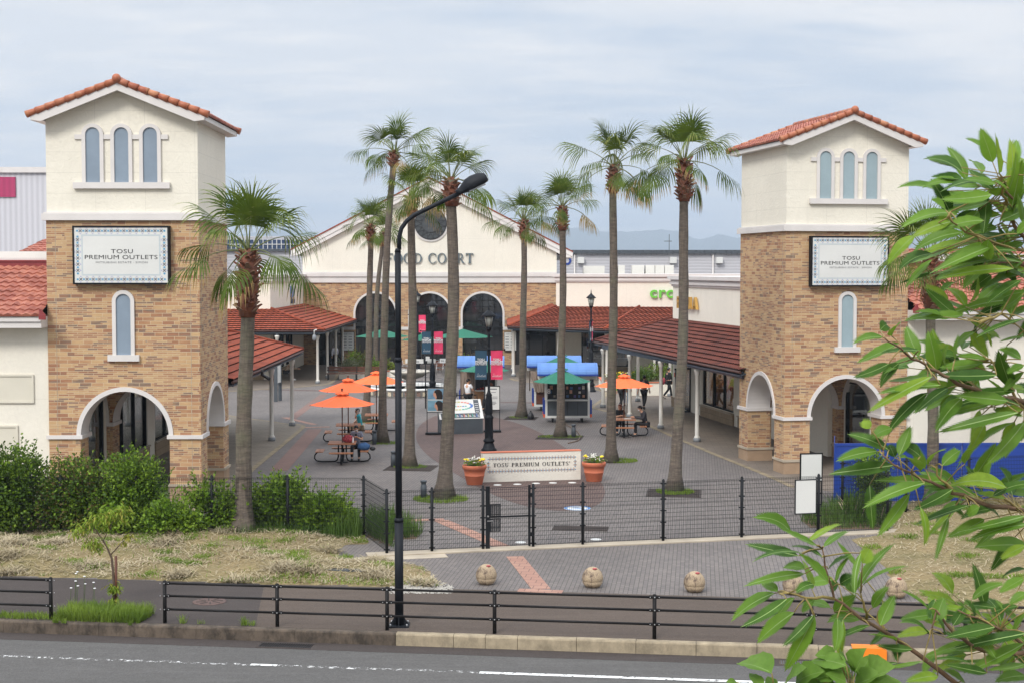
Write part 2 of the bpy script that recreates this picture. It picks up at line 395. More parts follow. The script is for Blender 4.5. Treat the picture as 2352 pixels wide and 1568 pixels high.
M_TWIG = M("brown twig bark", srgb(84, 68, 54), .85, .3, 20)
def lawnm():
    t = NT("mown dry lawn"); v = t.coord('Object'); n = t.noise(v, .55, 6, .65); n2 = t.noise(v, 16, 5, .75); n3 = t.noise(t.coord('Object', (1,3,1)), 5, 5, .7, 1.5)
    c = t.mix(t.rng(n, .35, .62), srgb(104,100,60), srgb(138,120,84)); c = t.mix(t.rng(n2, .3, .7, 0, .7), c, srgb(104,88,56)); c = t.mix(t.rng(n3, .48, .75, 0, .6), c, srgb(196,176,132))
    t.bump(n2, .9, .04); return t.fin(c, .95)
M_LAWN = lawnm()
M_ORANGE = M("orange parasol canvas", srgb(246, 108, 52), .75, .05, 1.5)
M_GREENC = M("dark green parasol canvas", srgb(24, 104, 82), .75, .08, 1.5)
M_WOODD = M("brown stained wood", srgb(92, 52, 34), .6, .2, 6)
M_SLAT = M("weathered orange brown slats", srgb(158, 106, 74), .6, .16, 5, .1, stretch=(1,6,1))
M_TERRA = M("terracotta clay", srgb(190, 106, 76), .75, .1, 3, .1)
M_CHROME = M("brushed steel", srgb(176,176,176), .35, .08, 5, metal=.8)
M_GREYM = M("grey painted metal", srgb(70, 76, 82), .55, .12, 3)
M_BOARD = M("off white board", srgb(208, 208, 204), .5, .04, 1)
M_BLUE = M("blue painted steel sheet", srgb(26, 58, 138), .45, .1, .8)
M_BLUER = M("sun faded blue sheet roof", srgb(88, 128, 188), .65, .12, 1.2)
M_TARP = M("grey brown canvas tarp", srgb(138, 122, 110), .85, .12, 2, .3, d=.05)
M_PINK = M("pink banner cloth", srgb(222, 58, 100), .7, .05, 2)
M_TEAL = M("dark teal banner cloth", srgb(36, 72, 94), .7, .06, 2)
M_INK = M("near black lettering", (.012,.012,.014,1), .5, .05)
M_STAMPW = M("white lettering", (.72,.72,.72,1), .5, .03)
M_SLATE = M("slate blue lettering", srgb(92,104,110), .5, .08)
# ================================================================ GROUND
Zr = -0.24                                     # road surface
K0, K1 = G(0, 1424), G(1636, 1477)             # kerb top edge
kd = (K1 - K0); kd.z = 0; kd.normalize(); kn = Vector((-kd.y, kd.x, 0))   # along the road, away from camera
def KP(s, n=0, z=0): return K0 + kd * s + kn * n + Vector((0, 0, z))
struct(MB().quad((-4400,-55,-.32),(4400,-55,-.32),(4400,7200,-.32),(-4400,7200,-.32)), 'ground', M_SOIL)
struct(MB().slab([KP(-120, -26, Zr), KP(160, -26, Zr), KP(160, .02, Zr), KP(-120, .02, Zr)], .05), 'road', M_ROAD)
m = MB(); m.slab([KP(-120, .17), KP(160, .17), (420, 420, 0), (-420, 420, 0)], .3); struct(m, 'plaza_paving', M_PAVE)
# gutter strip, darker and smoother
struct(MB().slab([KP(-60, -.52, Zr+.004), KP(60, -.52, Zr+.004), KP(60, -.01, Zr+.004), KP(-60, -.01, Zr+.004)], .004), 'road_gutter', M_FOOTD)
def lay(pts, name, mat, z=.004, th=None, kind='structure'):
    P = [G(*p) if len(p) == 2 else Vector(p) for p in pts]
    P = [Vector((q.x, q.y, z)) for q in P]
    o = MB().slab(P, th if th else min(z, .004)*.9).build(name, mat); o['kind'] = kind; return o
# footpath
fb = 4.06
a0 = G(600, 1345); s0 = (a0 - K0).dot(kd)
mq = MB().slab([KP(s0+1.0, .17, .004), KP(60, .17, .004), KP(60, fb, .004), KP(s0, fb, .004)], .003); struct(mq, 'footpath', M_FOOT)
mq = MB().slab([KP(-60, .17, .004), KP(s0+1.0, .17, .004), KP(s0, fb, .004), KP(-60, fb, .004)], .003); struct(mq, 'dark_footpath', M_FOOTD)
# kerbs: long dark weathered run, then pale blocks
sk = (G(910, 1452) - K0).dot(kd)
m = MB(); s = sk - 60
prof = [(0, Zr-.05), (0, -.035), (.012, -.01), (.035, .0), (.17, .0), (.17, Zr-.05)]
def kerb(m, a, b, dz=0):
    P = [[KP(q, p[0], p[1]+dz) for p in prof] for q in (a, b)]
    n = len(prof); m.add(P[0] + P[1], [(i, i+n, i+1+n, i+1) for i in range(n-1)] + [tuple(range(n)), tuple(range(2*n-1, n-1, -1))])
while s < sk - .01: kerb(m, s, s + 1.994, .004*sin(s*3)); s += 2.0
struct(m, 'weathered_kerb', M_KERBD)
m = MB(); s = sk; k = 0
while s < sk + 30:
    ln = .62 if k in (1, 2) else 1.13
    kerb(m, s+.004, s + ln - .006, .003*sin(k*2.1)); s += ln; k += 1
struct(m, 'pale_kerb', M_KERBL)
# worn white road line
W0, W1 = G(1101, 1544, Zr), G(1407, 1554.5, Zr); wd = (W1 - W0).normalized(); wn_ = Vector((-wd.y, wd.x, 0))
def line(a, b, w_, name, mat, z=Zr+.008):
    P = [W0 + wd*a - wn_*w_/2, W0 + wd*b - wn_*w_/2, W0 + wd*b + wn_*w_/2, W0 + wd*a + wn_*w_/2]
    o = MB().poly([Vector((q.x, q.y, z)) for q in P]).build(name, mat); o['kind'] = 'structure'
line(0, 40, .14, 'white_road_line', M_PAINT); line(-40, -.02, .13, 'faded_road_line', M_PAINTF)
line(-4.25, -3.75, .12, 'white_road_dash', M_PAINT, Zr+.011)
# brown oval on the plaza
oval = [(1010,950),(975,965),(957,985),(955,1010),(975,1040),(1010,1065),(1060,1095),(1110,1125),(1180,1155),(1260,1172),(1330,1172),(1375,1160),(1392,1135),(1385,1110),(1350,1070),(1310,1035),(1265,1005),(1215,980),(1160,962),(1090,948)]
def smoothpoly(P, it=2):
    P = [G(*p) for p in P]
    for _ in range(it):
        Q = []
        for i in range(len(P)):
            a, b = P[i], P[(i+1) % len(P)]; Q += [a*.75 + b*.25, a*.25 + b*.75]
        P = Q
    return P
P = smoothpoly(oval); P = [Vector((q.x, q.y, .004)) for q in P][::-1]
o = MB().slab(P, .003).build('brown_paving', M_PAVEB); o['kind'] = 'structure'
# covered walk paving, left near / left far / right
def edged(pts, outer, nm, mat, edge_w=.2):
    P = [G(*p) for p in pts]; O = [Vector(p) for p in outer]
    Q = [Vector((q.x, q.y, .008)) for q in P + O]
    o = MB().slab(Q, .007).build(nm, mat); o['kind'] = 'structure'
    mb = MB()
    for i in range(len(P)-1):
        a, b = P[i], P[i+1]; t = (b-a); t.z = 0; t.normalize(); nn = Vector((-t.y, t.x, 0)) * (edge_w/2)
        mb.slab([Vector((q.x, q.y, .011 + .0006*(i % 2))) for q in (a-nn-t*.03, b-nn+t*.03, b+nn+t*.03, a+nn-t*.03)], .01)
    o = mb.build(nm + '_edge', M_EDGE); o['kind'] = 'structure'
def arcpts(pts, it=2):
    for _ in range(it):
        q = [pts[0]]
        for a, b in zip(pts, pts[1:]): q += [(a[0]*.75+b[0]*.25, a[1]*.75+b[1]*.25), (a[0]*.25+b[0]*.75, a[1]*.25+b[1]*.75)]
        pts = q + [pts[-1]]
    return pts
edged(arcpts([(460, 940),(545,958),(617,966),(656,973),(700,975),(692,985),(635,1032),(590,1068),(560,1095),(430,1180)]), [(-20, 41.5, 0), (-30, 60, 0)], 'walkway', M_WALK)
edged(arcpts([(440, 905),(545,897),(617,893),(690,888),(752,883),(768,874),(775,860),(776,848)]), [(-13, 109.6, 0), (-40, 109.6, 0), (-40, 80, 0)], 'far_walkway', M_WALK2)
edged(arcpts([(1172, 868),(1182,874),(1290,884),(1372,893),(1400,905),(1362,932),(1361,937),(1420,950),(1480,972),(1544,1001),(1572,1013),(1640,1042),(1700,1066),(1760,1090),(1822,1118)]), [(13, 44.5, 0), (28, 52, 0), (24, 100, 0), (1, 109.6, 0)], 'right_walkway', M_WALK2)
# concrete footing under the mesh fence, tactile strips, grates
F0, F1 = G(888.5, 1271.6), G(2038, 1220); fd = (F1 - F0); fd.z = 0; flen = fd.length; fd.normalize(); fn = Vector((-fd.y, fd.x, 0))
def FP(s, n=0, z=0): return Vector((F0.x, F0.y, 0)) + fd*s + fn*n + Vector((0,0,z))
struct(MB().slab([FP(-.5, -.28, .03), FP(flen+.5, -.28, .03), FP(flen+.5, .2, .03), FP(-.5, .2, .03)], .03), 'fence_footing', M_CONC)
struct(MB().slab([FP(-1.9, -.75, .006), FP(1.4, -.75, .006), FP(1.4, -.285, .006), FP(-1.9, -.285, .006)], .005), 'concrete_strip', M_CONC)
FX = Vector(FP(flen)); 
def strip(p, q, wdt, nm, mat=M_TACT, z=.008):
    a, b = G(*p), G(*q); t = (b-a); t.z = 0; t.normalize(); n_ = Vector((-t.y, t.x, 0))*wdt/2
    o = MB().slab([Vector((c.x, c.y, z)) for c in (a-n_, b-n_, b+n_, a+n_)], .006).build(nm, mat); o['kind'] = 'structure'
strip((1182,1277),(1243,1352), .42, 'tactile_strip'); strip((1190,1354.5),(1292,1359), .3, 'tactile_bar', z=.0095)
strip((1014,1195),(1172,1262), .42, 'tactile_strip', z=.01); strip((885,1196),(1020,1192), .3, 'tactile_bar', z=.0115)
M_TACTD = paver("worn brown tactile paving", srgb(128,98,88), srgb(140,108,96), srgb(88,70,66), 12, .3, .1, .014, .3)
strip((640,1080),(724,985), .62, 'tactile_strip', M_TACTD); strip((700,981),(757,979.5), .3, 'tactile_bar', M_TACT, .0095)
strip((653,958),(722,974), .3, 'tactile_strip', M_TACT, .006); strip((668,962),(745,905), .45, 'tactile_strip', M_TACTD, .0055)
strip((752,897),(600,893.5), .5, 'brown_paving_band', M_PAVEB, .005); strip((1150,923),(1290,925), .5, 'brown_paving_band', M_PAVEB, .005)
strip((775,882),(830,850), .8, 'brown_paving_band', M_PAVEB, .0065)
# lawns
def lawn(pts, nm, hfun, mat=M_LAWN, n=46):
    P = [G(*p) for p in pts]
    xs = [p.x for p in P]; ys = [p.y for p in P]
    def inside(x, y):
        c = False; k = len(P)
        for i in range(k):
            a, b = P[i], P[(i+1) % k]
            if (a.y > y) != (b.y > y) and x < (b.x-a.x)*(y-a.y)/(b.y-a.y)+a.x: c = not c
        return c
    def edist(x, y):
        best = 9
        for i in range(len(P)):
            a, b = P[i], P[(i+1) % len(P)]; ab = Vector((b.x-a.x, b.y-a.y)); ap = Vector((x-a.x, y-a.y))
            t = max(0, min(1, ap.dot(ab)/max(ab.length_squared, 1e-6))); best = min(best, (ap-ab*t).length)
        return best
    hf = lambda x, y: .015 + min(1, edist(x, y)/1.2) * hfun(x, y) if inside(x, y) else -.03
    x0, x1, y0, y1 = min(xs), max(xs), min(ys), max(ys); vs = []; fs = []; nx = int((x1-x0)/.2)+1; ny = int((y1-y0)/.2)+1
    for j in range(ny+1):
        for i in range(nx+1):
            x = x0+(x1-x0)*i/nx; y = y0+(y1-y0)*j/ny; vs.append((x, y, hf(x, y)))
    ins = [v[2] > 0 for v in vs]
    for j in range(ny):
        for i in range(nx):
            q = (j*(nx+1)+i, j*(nx+1)+i+1, (j+1)*(nx+1)+i+1, (j+1)*(nx+1)+i)
            if any(ins[k] for k in q): fs.append(q)
    mb = MB(); mb.add(vs, fs, 0, True); o = mb.build(nm, mat); o['kind'] = 'structure'
    return inside, hf, (x0, x1, y0, y1)
mound = lambda x, y: .13 + .07*sin(x*.7+1) * cos(y*.8) + .05*sin(x*2.3+y*1.7)
LA = lawn([(-260,1312),(0,1321),(300,1330),(600,1341),(860,1346),(1012,1349),(985,1312),(960,1296),(880,1291),(782,1282),(770,1262),(800,1250),(846,1248),(838,1222),(360,1212),(0,1210),(-260,1200)], 'lawn', mound)
LB = lawn([(1952,1238),(2040,1224),(2062,1168),(2120,1140),(2700,1120),(2900,1440),(2480,1420),(2352,1409),(2215,1402),(2108,1387),(2030,1305)], 'lawn', lambda x, y: .08+.05*sin(x*1.3+y))
LC = lawn([(842,1232),(905,1262),(900,1240),(960,1236),(972,1224),(905,1190),(838,1190)], 'grass_bed', lambda x, y: .03, M_SOIL)
LD = lawn([(1838,1200),(1880,1216),(2036,1214),(2050,1160),(1940,1150),(1850,1185)], 'grass_bed', lambda x, y: .03, M_SOIL)
def blades(mb, n, ins, hf, bb, h, flat, wd_, clump=0, dens=None, seed=1):
    rr = random.Random(seed); cs = [(rr.uniform(bb[0], bb[1]), rr.uniform(bb[2], bb[3])) for _ in range(clump)] if clump else None
    k = 0; tries = 0
    while k < n and tries < n*8:
        tries += 1
        if cs: c = rr.choice(cs); x = rr.gauss(c[0], .16); y = rr.gauss(c[1], .16)
        else: x = rr.uniform(bb[0], bb[1]); y = rr.uniform(bb[2], bb[3])
        if not ins(x, y) or (dens and rr.random() > dens(x, y)): continue
        z = hf(x, y); a = rr.uniform(0, 2*pi); ln = h*rr.uniform(.5, 1.3); e = rr.uniform(*flat)
        d = Vector((cos(a)*cos(e), sin(a)*cos(e), sin(e)))*ln; s_ = Vector((-sin(a), cos(a), 0))*wd_*rr.uniform(.6, 1.3)
        p = Vector((x, y, z + rr.uniform(0, .03))); mid = p + d*.55 + Vector((0,0,.06*ln)); tip = p + d - Vector((0,0,.12*ln*(1-sin(e))))
        mb.add([p-s_, p+s_, mid+s_*.7, mid-s_*.7, tip], [(0,1,2,3),(3,2,4)]); k += 1
mb = MB(); blades(mb, 9500, LA[0], LA[1], LA[2], .24, (0, .35), .011, 0, lambda x, y: .3 + .7*(sin(x*1.1)*sin(y*1.7+.6) > -.2) )
blades(mb, 5000, LA[0], LA[1], LA[2], .34, (0, .5), .012, 34, None, 5)
blades(mb, 6500, LB[0], LB[1], LB[2], .2, (0, .4), .011, 0, None, 8)
tag(mb.build('dry_grass', M_HAY, None, False), kind='stuff')
mb = MB(); blades(mb, 14000, LA[0], LA[1], LA[2], .08, (.4, 1.4), .009, 120, None, 11); blades(mb, 5000, LA[0], LA[1], LA[2], .1, (.5, 1.4), .009, 0, lambda x, y: 1.0 if y < 33 + .3*sin(x) else .03, 12)
blades(mb, 9000, LB[0], LB[1], LB[2], .08, (.5, 1.4), .009, 50, None, 13)
tag(mb.build('short_grass', M_GRASS, None, False), kind='stuff')
mb = MB(); blades(mb, 1400, LC[0], LC[1], LC[2], .45, (.9, 1.5), .009, 0, None, 21); blades(mb, 2200, LD[0], LD[1], LD[2], .36, (.8, 1.5), .009, 0, None, 22)
tag(mb.build('long_grass', M_GRASSD, None, False), kind='stuff')

# ================================================================ TILES AND WALLS
def tiles(mb, eL, eR, tL, tR, course=.33, tw=.27, amp=.03, step=.03, m=0, sub=4, mr=None):
    mr = m if mr is None else mr
    eL, eR, tL, tR = map(Vector, (eL, eR, tL, tR))
    s = (eR - eL).normalized(); mid = ((tL + tR)/2 - (eL + eR)/2); up = mid - s*mid.dot(s); ln = up.length; up.normalize()
    n = s.cross(up); n = n if n.z > 0 else -n
    N = max(1, round(ln/course))
    for i in range(N):
        t0, t1 = i/N, (i+1)/N
        a0, b0 = eL.lerp(tL, t0), eR.lerp(tR, t0); a1, b1 = eL.lerp(tL, t1), eR.lerp(tR, t1)
        K = max(1, int(max((b0-a0).length, (b1-a1).length)/(tw/sub)))
        vs = []
        jit = random.uniform(-.004, .004)
        for k in range(K+1):
            f = k/K; p0 = a0.lerp(b0, f); p1 = a1.lerp(b1, f)
            w0 = amp*(.5+.5*cos(2*pi*(p0-eL).dot(s)/tw)); w1 = amp*(.5+.5*cos(2*pi*(p1-eL).dot(s)/tw))
            vs += [p0 - n*.02, p0 + n*(step+w0+jit), p1 + n*(w1*.8)]
        fs = []
        vv = []; f1 = []; f2 = []
        for k in range(K):
            o = 3*k; f1.append((o, o+3, o+4, o+1)); f2.append((o+1, o+4, o+5, o+2))
        mb.add(vs, f1, mr, False); mb.add(vs, f2, m, True)
    return mb
def wall_open(mb, O, U, N, ln, zt, ops, th=.25, m=0, z0=0):
    """wall along U from O, outward normal N, rectangular openings (u0,u1,z0,z1)"""
    O, U, N = map(Vector, (O, U, N)); Z = Vector((0,0,1)); u = 0
    B = lambda a, b, c, d: mb.obox(O + U*a + Z*c - N*th, U*(b-a), N*th, Z*(d-c), m) if b-a > .001 and d-c > .001 else None
    for (a, b, c, d) in sorted(ops):
        B(u, a, z0, zt); B(a, b, z0, c); B(a, b, d, zt); u = b
    B(u, ln, z0, zt)
def shopfront(root, O, U, N, ln, ops, mull=1.5, glass=None, world=True, stock=True, seed=3, dep=2.2, wallm=None, warm=True):
    """frames, panes and a furnished room behind each opening"""
    O, U, N = map(Vector, (O, U, N)); Z = Vector((0,0,1)); rr = random.Random(seed)
    for (a, b, c, d) in ops:
        fr = MB(); f = .07
        fr.obox(O+U*a+Z*c-N*.16, U*(b-a), N*.12, Z*f); fr.obox(O+U*a+Z*(d-f)-N*.16, U*(b-a), N*.12, Z*f)
        k = max(1, round((b-a)/mull)); 
        for i in range(k+1):
            x = a + (b-a-f)*i/k; fr.obox(O+U*x+Z*(c+f)-N*.165, U*f, N*.13, Z*(d-c-2*f))
        w_ = fr.build('window', M_BLACK, root, False, world)
        pn = MB().obox(O+U*(a+f)+Z*(c+f)-N*.11, U*(b-a-2*f), N*.012, Z*(d-c-2*f)).build('pane', glass or M_CLEAR, w_, False, False)
        if world:
            l = root.location
            for v in pn.data.vertices: v.co = (v.co.x-l.x, v.co.y-l.y, v.co.z-l.z)
        # room box
        rm = MB()
        rm.obox(O+U*a+Z*0.02-N*dep, U*(b-a), -N*.1, Z*(d+.2), 0); rm.obox(O+U*a+Z*.02-N*.3, U*.06, -N*(dep-.3), Z*(d+.1), 0); rm.obox(O+U*(b-.06)+Z*.02-N*.3, U*.06, -N*(dep-.3), Z*(d+.1), 0)
        rm.obox(O+U*a+Z*(d+.2)-N*.28, U*(b-a), -N*dep, Z*.1, 0); rm.obox(O+U*a+Z*.012-N*.28, U*(b-a), -N*dep, Z*.02, 1)
        rm.build('shop_interior', [M_SHOPW if warm else M_SHOPD, M_WOODD], root, False, world)
        if warm:
            MB().obox(O+U*(a+.3)+Z*(d+.12)-N*.8, U*(b-a-.6), -N*.5, Z*.03).build('ceiling_light', M_LIT, root, False, world)
        if stock:
            sh = MB(); gd = MB()
            for zz in (.9, 1.45, 2.0):
                sh.obox(O+U*(a+.15)+Z*zz-N*(dep-.05), U*(b-a-.3), N*.4, Z*.03)
                x = a+.3
                while x < b-.5:
                    wv = rr.uniform(.12, .32); hv = rr.uniform(.12, .34); mm = rr.randrange(4)
                    p = O+U*x+Z*(zz+.03)-N*(dep-.12)
                    gd.prism([(0,0),(wv,0),(wv*.9,hv),(wv*.1,hv)], p, U, Z, N*.16, mm); x += wv + rr.uniform(.06, .3)
            for q in range(int((b-a)/1.1)):
                x = a+.5+q*1.1+rr.uniform(-.2,.2); p = O+U*x-N*.8; gd.lathe([(.02,.0),(.02,.9),(.12,1.0),(.17,1.35),(.2,1.5),(.05,1.6),(.09,1.75),(.0,1.85)], (p.x,p.y,.02), 8, rr.randrange(4))
            sh.build('shelf', M_WHITE, root, False, world); gd.build('goods', M_GOODS, root, False, world)
def litm():
    m = bpy.data.materials.new('warm shop light'); m.use_nodes = True; b = m.node_tree.nodes['Principled BSDF']; b.inputs['Base Color'].default_value = (1,.8,.55,1); b.inputs['Emission Color'].default_value = (1,.78,.5,1); b.inputs['Emission Strength'].default_value = 5.0; return m
M_LIT = litm()
M_SHOPW = M("warm lit shop wall", srgb(168, 132, 92), .8, .15, 1.5); M_SHOPD = M("dim shop wall", srgb(74, 72, 70), .8, .2, 1.5)
M_GOODS = [M("tan leather goods", srgb(172,112,60), .5, .2, 6), M("dark goods", srgb(38,36,42), .5, .2, 6), M("pale goods", srgb(206,198,184), .5, .1, 6), M("red goods", srgb(160,44,40), .5, .2, 6)]
M_BASE = stone = None
def block_mat():
    t = NT("split block base wall"); uv = t.coord('UV'); b = t.brick(uv, .42, .26, .008, .5, srgb(150,132,108), srgb(166,146,120), srgb(112,98,80))
    n = t.noise(t.coord('Object'), 9, 5, .7); c = t.mix(t.rng(n, .35, .7, 0, .45), b.outputs['Color'], srgb(118,100,80)); t.bump(n, .7, .03); return t.fin(c, .95)
M_BASE = block_mat()
def column_mb(x, y, h=3.0, z=0):
    base = MB().lathe([(.15,0),(.15,.15),(.13,.165)], (x,y,z), 16)
    sh = MB().lathe([(.125,.165),(.125,.2),(.1,.23),(.085,.27),(.08,h-.28),(.105,h-.26),(.105,h-.2),(.12,h-.17),(.125,h-.12),(.14,h-.1),(.14,h-.02),(.1,h)], (x,y,z), 16)
    return base, sh
def canopy(name, label, slopes, hips, beam, cols, mat, loc, group='tiled canopies over the walkways', h=3.0):
    root = thing(name, label, 'canopy', loc, 0, group)
    mb = MB()
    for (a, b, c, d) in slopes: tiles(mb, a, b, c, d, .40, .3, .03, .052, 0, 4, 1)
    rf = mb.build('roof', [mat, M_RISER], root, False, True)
    ho = MB()
    for (a, b) in hips: ho.tube([Vector(a)+Vector((0,0,.05)), Vector(b)+Vector((0,0,.05))], .085, 8)
    if hips: 
        o = ho.build('hip_tiles', mat, rf, False, False)
        for v in o.data.vertices: v.co -= root.location
    so = MB()
    for (a, b, c, d) in slopes:
        q = [Vector(p) - Vector((0,0,.16)) for p in (a, b, d, c)]; so.slab(q, .04)
    so.build('soffit', M_BEAM, root, False, True)
    bm_ = MB()
    for a, b in zip(beam, beam[1:]):
        a, b = Vector(a), Vector(b); t = (b-a).normalized(); n_ = Vector((-t.y, t.x, 0))
        bm_.obox(a - n_*.06 - t*.06 + Vector((0,0,h)), (b-a) + t*.12, n_*.12, Vector((0,0,.26)))
    bm_.build('beam', M_BEAM, root, False, True)
    gt = MB()
    for (a, b, c, d) in slopes:
        a, b = Vector(a), Vector(b); gt.tube([a + Vector((0,0,-.05)), b + Vector((0,0,-.05))], .055, 6)
    gt.build('gutter', M_BOOT3, root, False, True)
    for (x, y) in cols:
        b0, s0 = column_mb(x, y, h); c = s0.build('column', M_COLW, root, False, True)
        o = b0.build('column_base', M_COLG, c, False, False)
        for v in o.data.vertices: v.co -= root.location
        bk = MB().box(x-.05, y-.05, h-.01, x+.05, y+.05, h+.1).build('bracket', M_BEAM, c, False, False)
        for v in bk.data.vertices: v.co -= root.location
    return root
M_RISER = M('grimy tile edge', srgb(52, 30, 26), .9, .3, 4, spec=.1)  # shadow gaps between tile courses, painted as a dark colour on the risers
M_BOOT3 = M("brown gutter paint", srgb(84, 56, 50), .6, .15, 2)

# ================================================================ TOWERS
def arc(uc, r, zs, a0=180, a1=0, n=28): return [(uc + r*cos(R(a0+(a1-a0)*i/n)), zs + r*sin(R(a0+(a1-a0)*i/n))) for i in range(n+1)]
def ring(mb, O, U, N, uc, zs, r0, r1, d, a0=180, a1=0, n=28, m=0, legs=0):
    O, U, N = map(Vector, (O, U, N)); Z = Vector((0,0,1)); A1 = arc(uc, r1, zs, a0, a1, n); A0 = arc(uc, r0, zs, a0, a1, n)
    if legs: A1 = [(A1[0][0], legs)] + A1 + [(A1[-1][0], legs)]; A0 = [(A0[0][0], legs)] + A0 + [(A0[-1][0], legs)]
    n2 = len(A1)
    vs = [O+U*p[0]+Z*p[1] for p in A1] + [O+U*p[0]+Z*p[1] for p in A0]; vs += [v + N*d for v in vs]
    fs = []
    for i in range(n2-1):
        a, b, c, e = i, i+1, n2+i+1, n2+i; t = 2*n2
        fs += [(a+t, b+t, c+t, e+t), (a, b, b+t, a+t), (e, e+t, c+t, c)]
    fs += [(0, 2*n2, 3*n2, n2), (n2-1, 2*n2-1, 4*n2-1, 3*n2-1)]
    mb.add(vs, fs, m)
def tower(label, loc, rz, sc, frost, brick=None):
    W, T = 4.6, .87; root = thing('brick_tower', label, 'tower', loc, rz, 'towers flanking the plaza entrance', sc)
    X, Y, Z = Vector((1,0,0)), Vector((0,1,0)), Vector((0,0,1)); uc, r, zs = W/2, 1.35, 2.0
    sides = [(Vector((0,0,0)), X, -Y), (Vector((W,0,0)), Y, X), (Vector((W,W,0)), -X, Y), (Vector((0,W,0)), -Y, -X)]
    b = MB(); z0, z1 = .5, 8.49
    for O, U, N in sides:
        a = arc(uc, r, zs); out = [(0,z0),(uc-r,z0)] + a + [(uc+r,z0),(W,z0),(W,z1),(0,z1)]
        b.poly([O+U*p[0]+Z*p[1] for p in out])
        a = arc(uc, r, zs); inn = [(T,z0),(uc-r,z0)] + a + [(uc+r,z0),(W-T,z0),(W-T,3.45),(T,3.45)]
        b.poly([O+U*p[0]+Z*p[1]-N*T for p in inn][::-1])
        for x in (uc-r, uc+r):
            q = [O+U*x+Z*z0, O+U*x+Z*zs, O+U*x+Z*zs-N*T, O+U*x+Z*z0-N*T]; b.poly(q if x < uc else q[::-1])
    b.build('wall', M_STONE, root)
    ln = MB(); tr = MB()
    for O, U, N in sides:
        ring(ln, O - N*T, U, N, uc, zs, r-.012, r+.01, T-.004); ring(tr, O, U, N, uc, zs, r-.02, r+.115, .045)
    ln.box(T-.02, T-.02, 3.4, W-T+.02, W-T+.02, 3.46); ln.build('arch_lining', M_WHITE, root, False)
    tr.build('arch_trim', M_WHITE, root, False)
    for cx, cy in ((0,0),(W-T-.08,0),(0,W-T-.08),(W-T-.08,W-T-.08)):
        s_ = T+.08
        im = MB().box(cx-.07, cy-.07, 1.89, cx+s_+.07, cy+s_+.07, 2.005).build('impost', M_WHITE, root, False)
        pl = MB().box(cx-.015, cy-.015, 0, cx+s_+.015, cy+s_+.015, .425).build('plinth', M_PLINTH, root, False)
        MB().box(cx-.05, cy-.05, .425, cx+s_+.05, cy+s_+.05, .51).build('plinth_band', M_CONC, pl, False)
    # vertical corner joints of the cladding
    class JT:
        def box(s, *a): MB().box(*a).build('wall_joint', M_CONC, root, False)
    jt = JT()
    for x in (.27, W-.27): jt.box(x-.006, -.006, .51, x+.006, .004, 1.89); jt.box(x-.006, -.006, 2.01, x+.006, .004, 8.48)
    for y in (.27, W-.27):
        jt.box(W-.004, y-.006, .51, W+.006, y+.006, 1.89); jt.box(W-.004, y-.006, 2.01, W+.006, y+.006, 8.48)
        jt.box(-.006, y-.006, .51, .004, y+.006, 1.89); jt.box(-.006, y-.006, 2.01, .004, y+.006, 8.48)
    None
    c = MB().box(-.11, -.11, 8.49, W+.11, W+.11, 8.69).box(-.06, -.06, 8.69, W+.06, W+.06, 8.73); c.build('cornice', M_WHITE, root, False)
    # upper stucco room with gable front and back
    zt, za = 11.62, 11.62 + .375*(W/2)
    u = MB(); e = .02
    g = [(e, 8.73),(W-e, 8.73),(W-e, zt),(W/2, za),(e, zt)]
    u.poly([(p[0], e, p[1]) for p in g]); u.poly([(p[0], W-e, p[1]) for p in g][::-1])
    u.quad((W-e,e,8.73),(W-e,W-e,8.73),(W-e,W-e,zt),(W-e,e,zt)); u.quad((e,W-e,8.73),(e,e,8.73),(e,e,zt),(e,W-e,zt))
    u.build('upper_wall', M_STUCCO, root)
    # roof
    of, os_ = .45, .30; sl = .375; zR = za + .14
    rf = MB(); xe0, xe1 = -os_-.06, W+os_+.06; ze = zR - sl*(W/2+os_+.06)
    tiles(rf, (xe0, W+of, ze), (xe0, -of+.1, ze), (W/2, W+of, zR), (W/2, -of+.1, zR), .33, .24, .05, .035)
    tiles(rf, (xe1, -of+.1, ze), (xe1, W+of, ze), (W/2, -of+.1, zR), (W/2, W+of, zR), .33, .24, .05, .035)
    ro = rf.build('roof', M_TILE, root, False)
    rk = MB(); nn = 9
    for yy in (-of+.02, W+of-.02):
        for sx in (-1, 1):
            L_ = W/2+os_+.08
            for i in range(nn):
                a = L_*(i/nn); bb = L_*((i+1)/nn)+.03
                p0 = Vector((W/2+sx*a, yy, zR+.01-sl*a)); p1 = Vector((W/2+sx*bb, yy, zR+.01-sl*bb))
                rk.tube([p0, p0.lerp(p1,.5), p1], [.085, .10, .115], 10)
    for i in range(14):
        y0 = -of+.1+(W+2*of-.2)*i/14; y1 = -of+.1+(W+2*of-.2)*(i+1)/14
        rk.tube([(W/2,y0,zR+.05),(W/2,y1+.02,zR+.05)], [.09,.11], 10)
    rk.build('rake_tiles', M_RAKE, ro, False)
    MB().ball((W/2, -of-.04, zR+.06), .135, seg=16, rings=10).build('ridge_cap', M_RAKE, ro, False)
    fa = MB(); tp = zR - .05
    for yy in (-of, W+of-.05):
        for sx in (-1, 1):
            ex = W/2+os_
            pts = [(0, tp), (sx*ex, tp-sl*ex), (sx*(ex-.02), tp-sl*ex-.14), (sx*(ex-.32), tp-sl*(ex-.32)-.3), (0, tp-.24)]
            fa.prism([(p[0], p[1]) for p in pts], (W/2, yy, 0), X, Z, Y*.05)
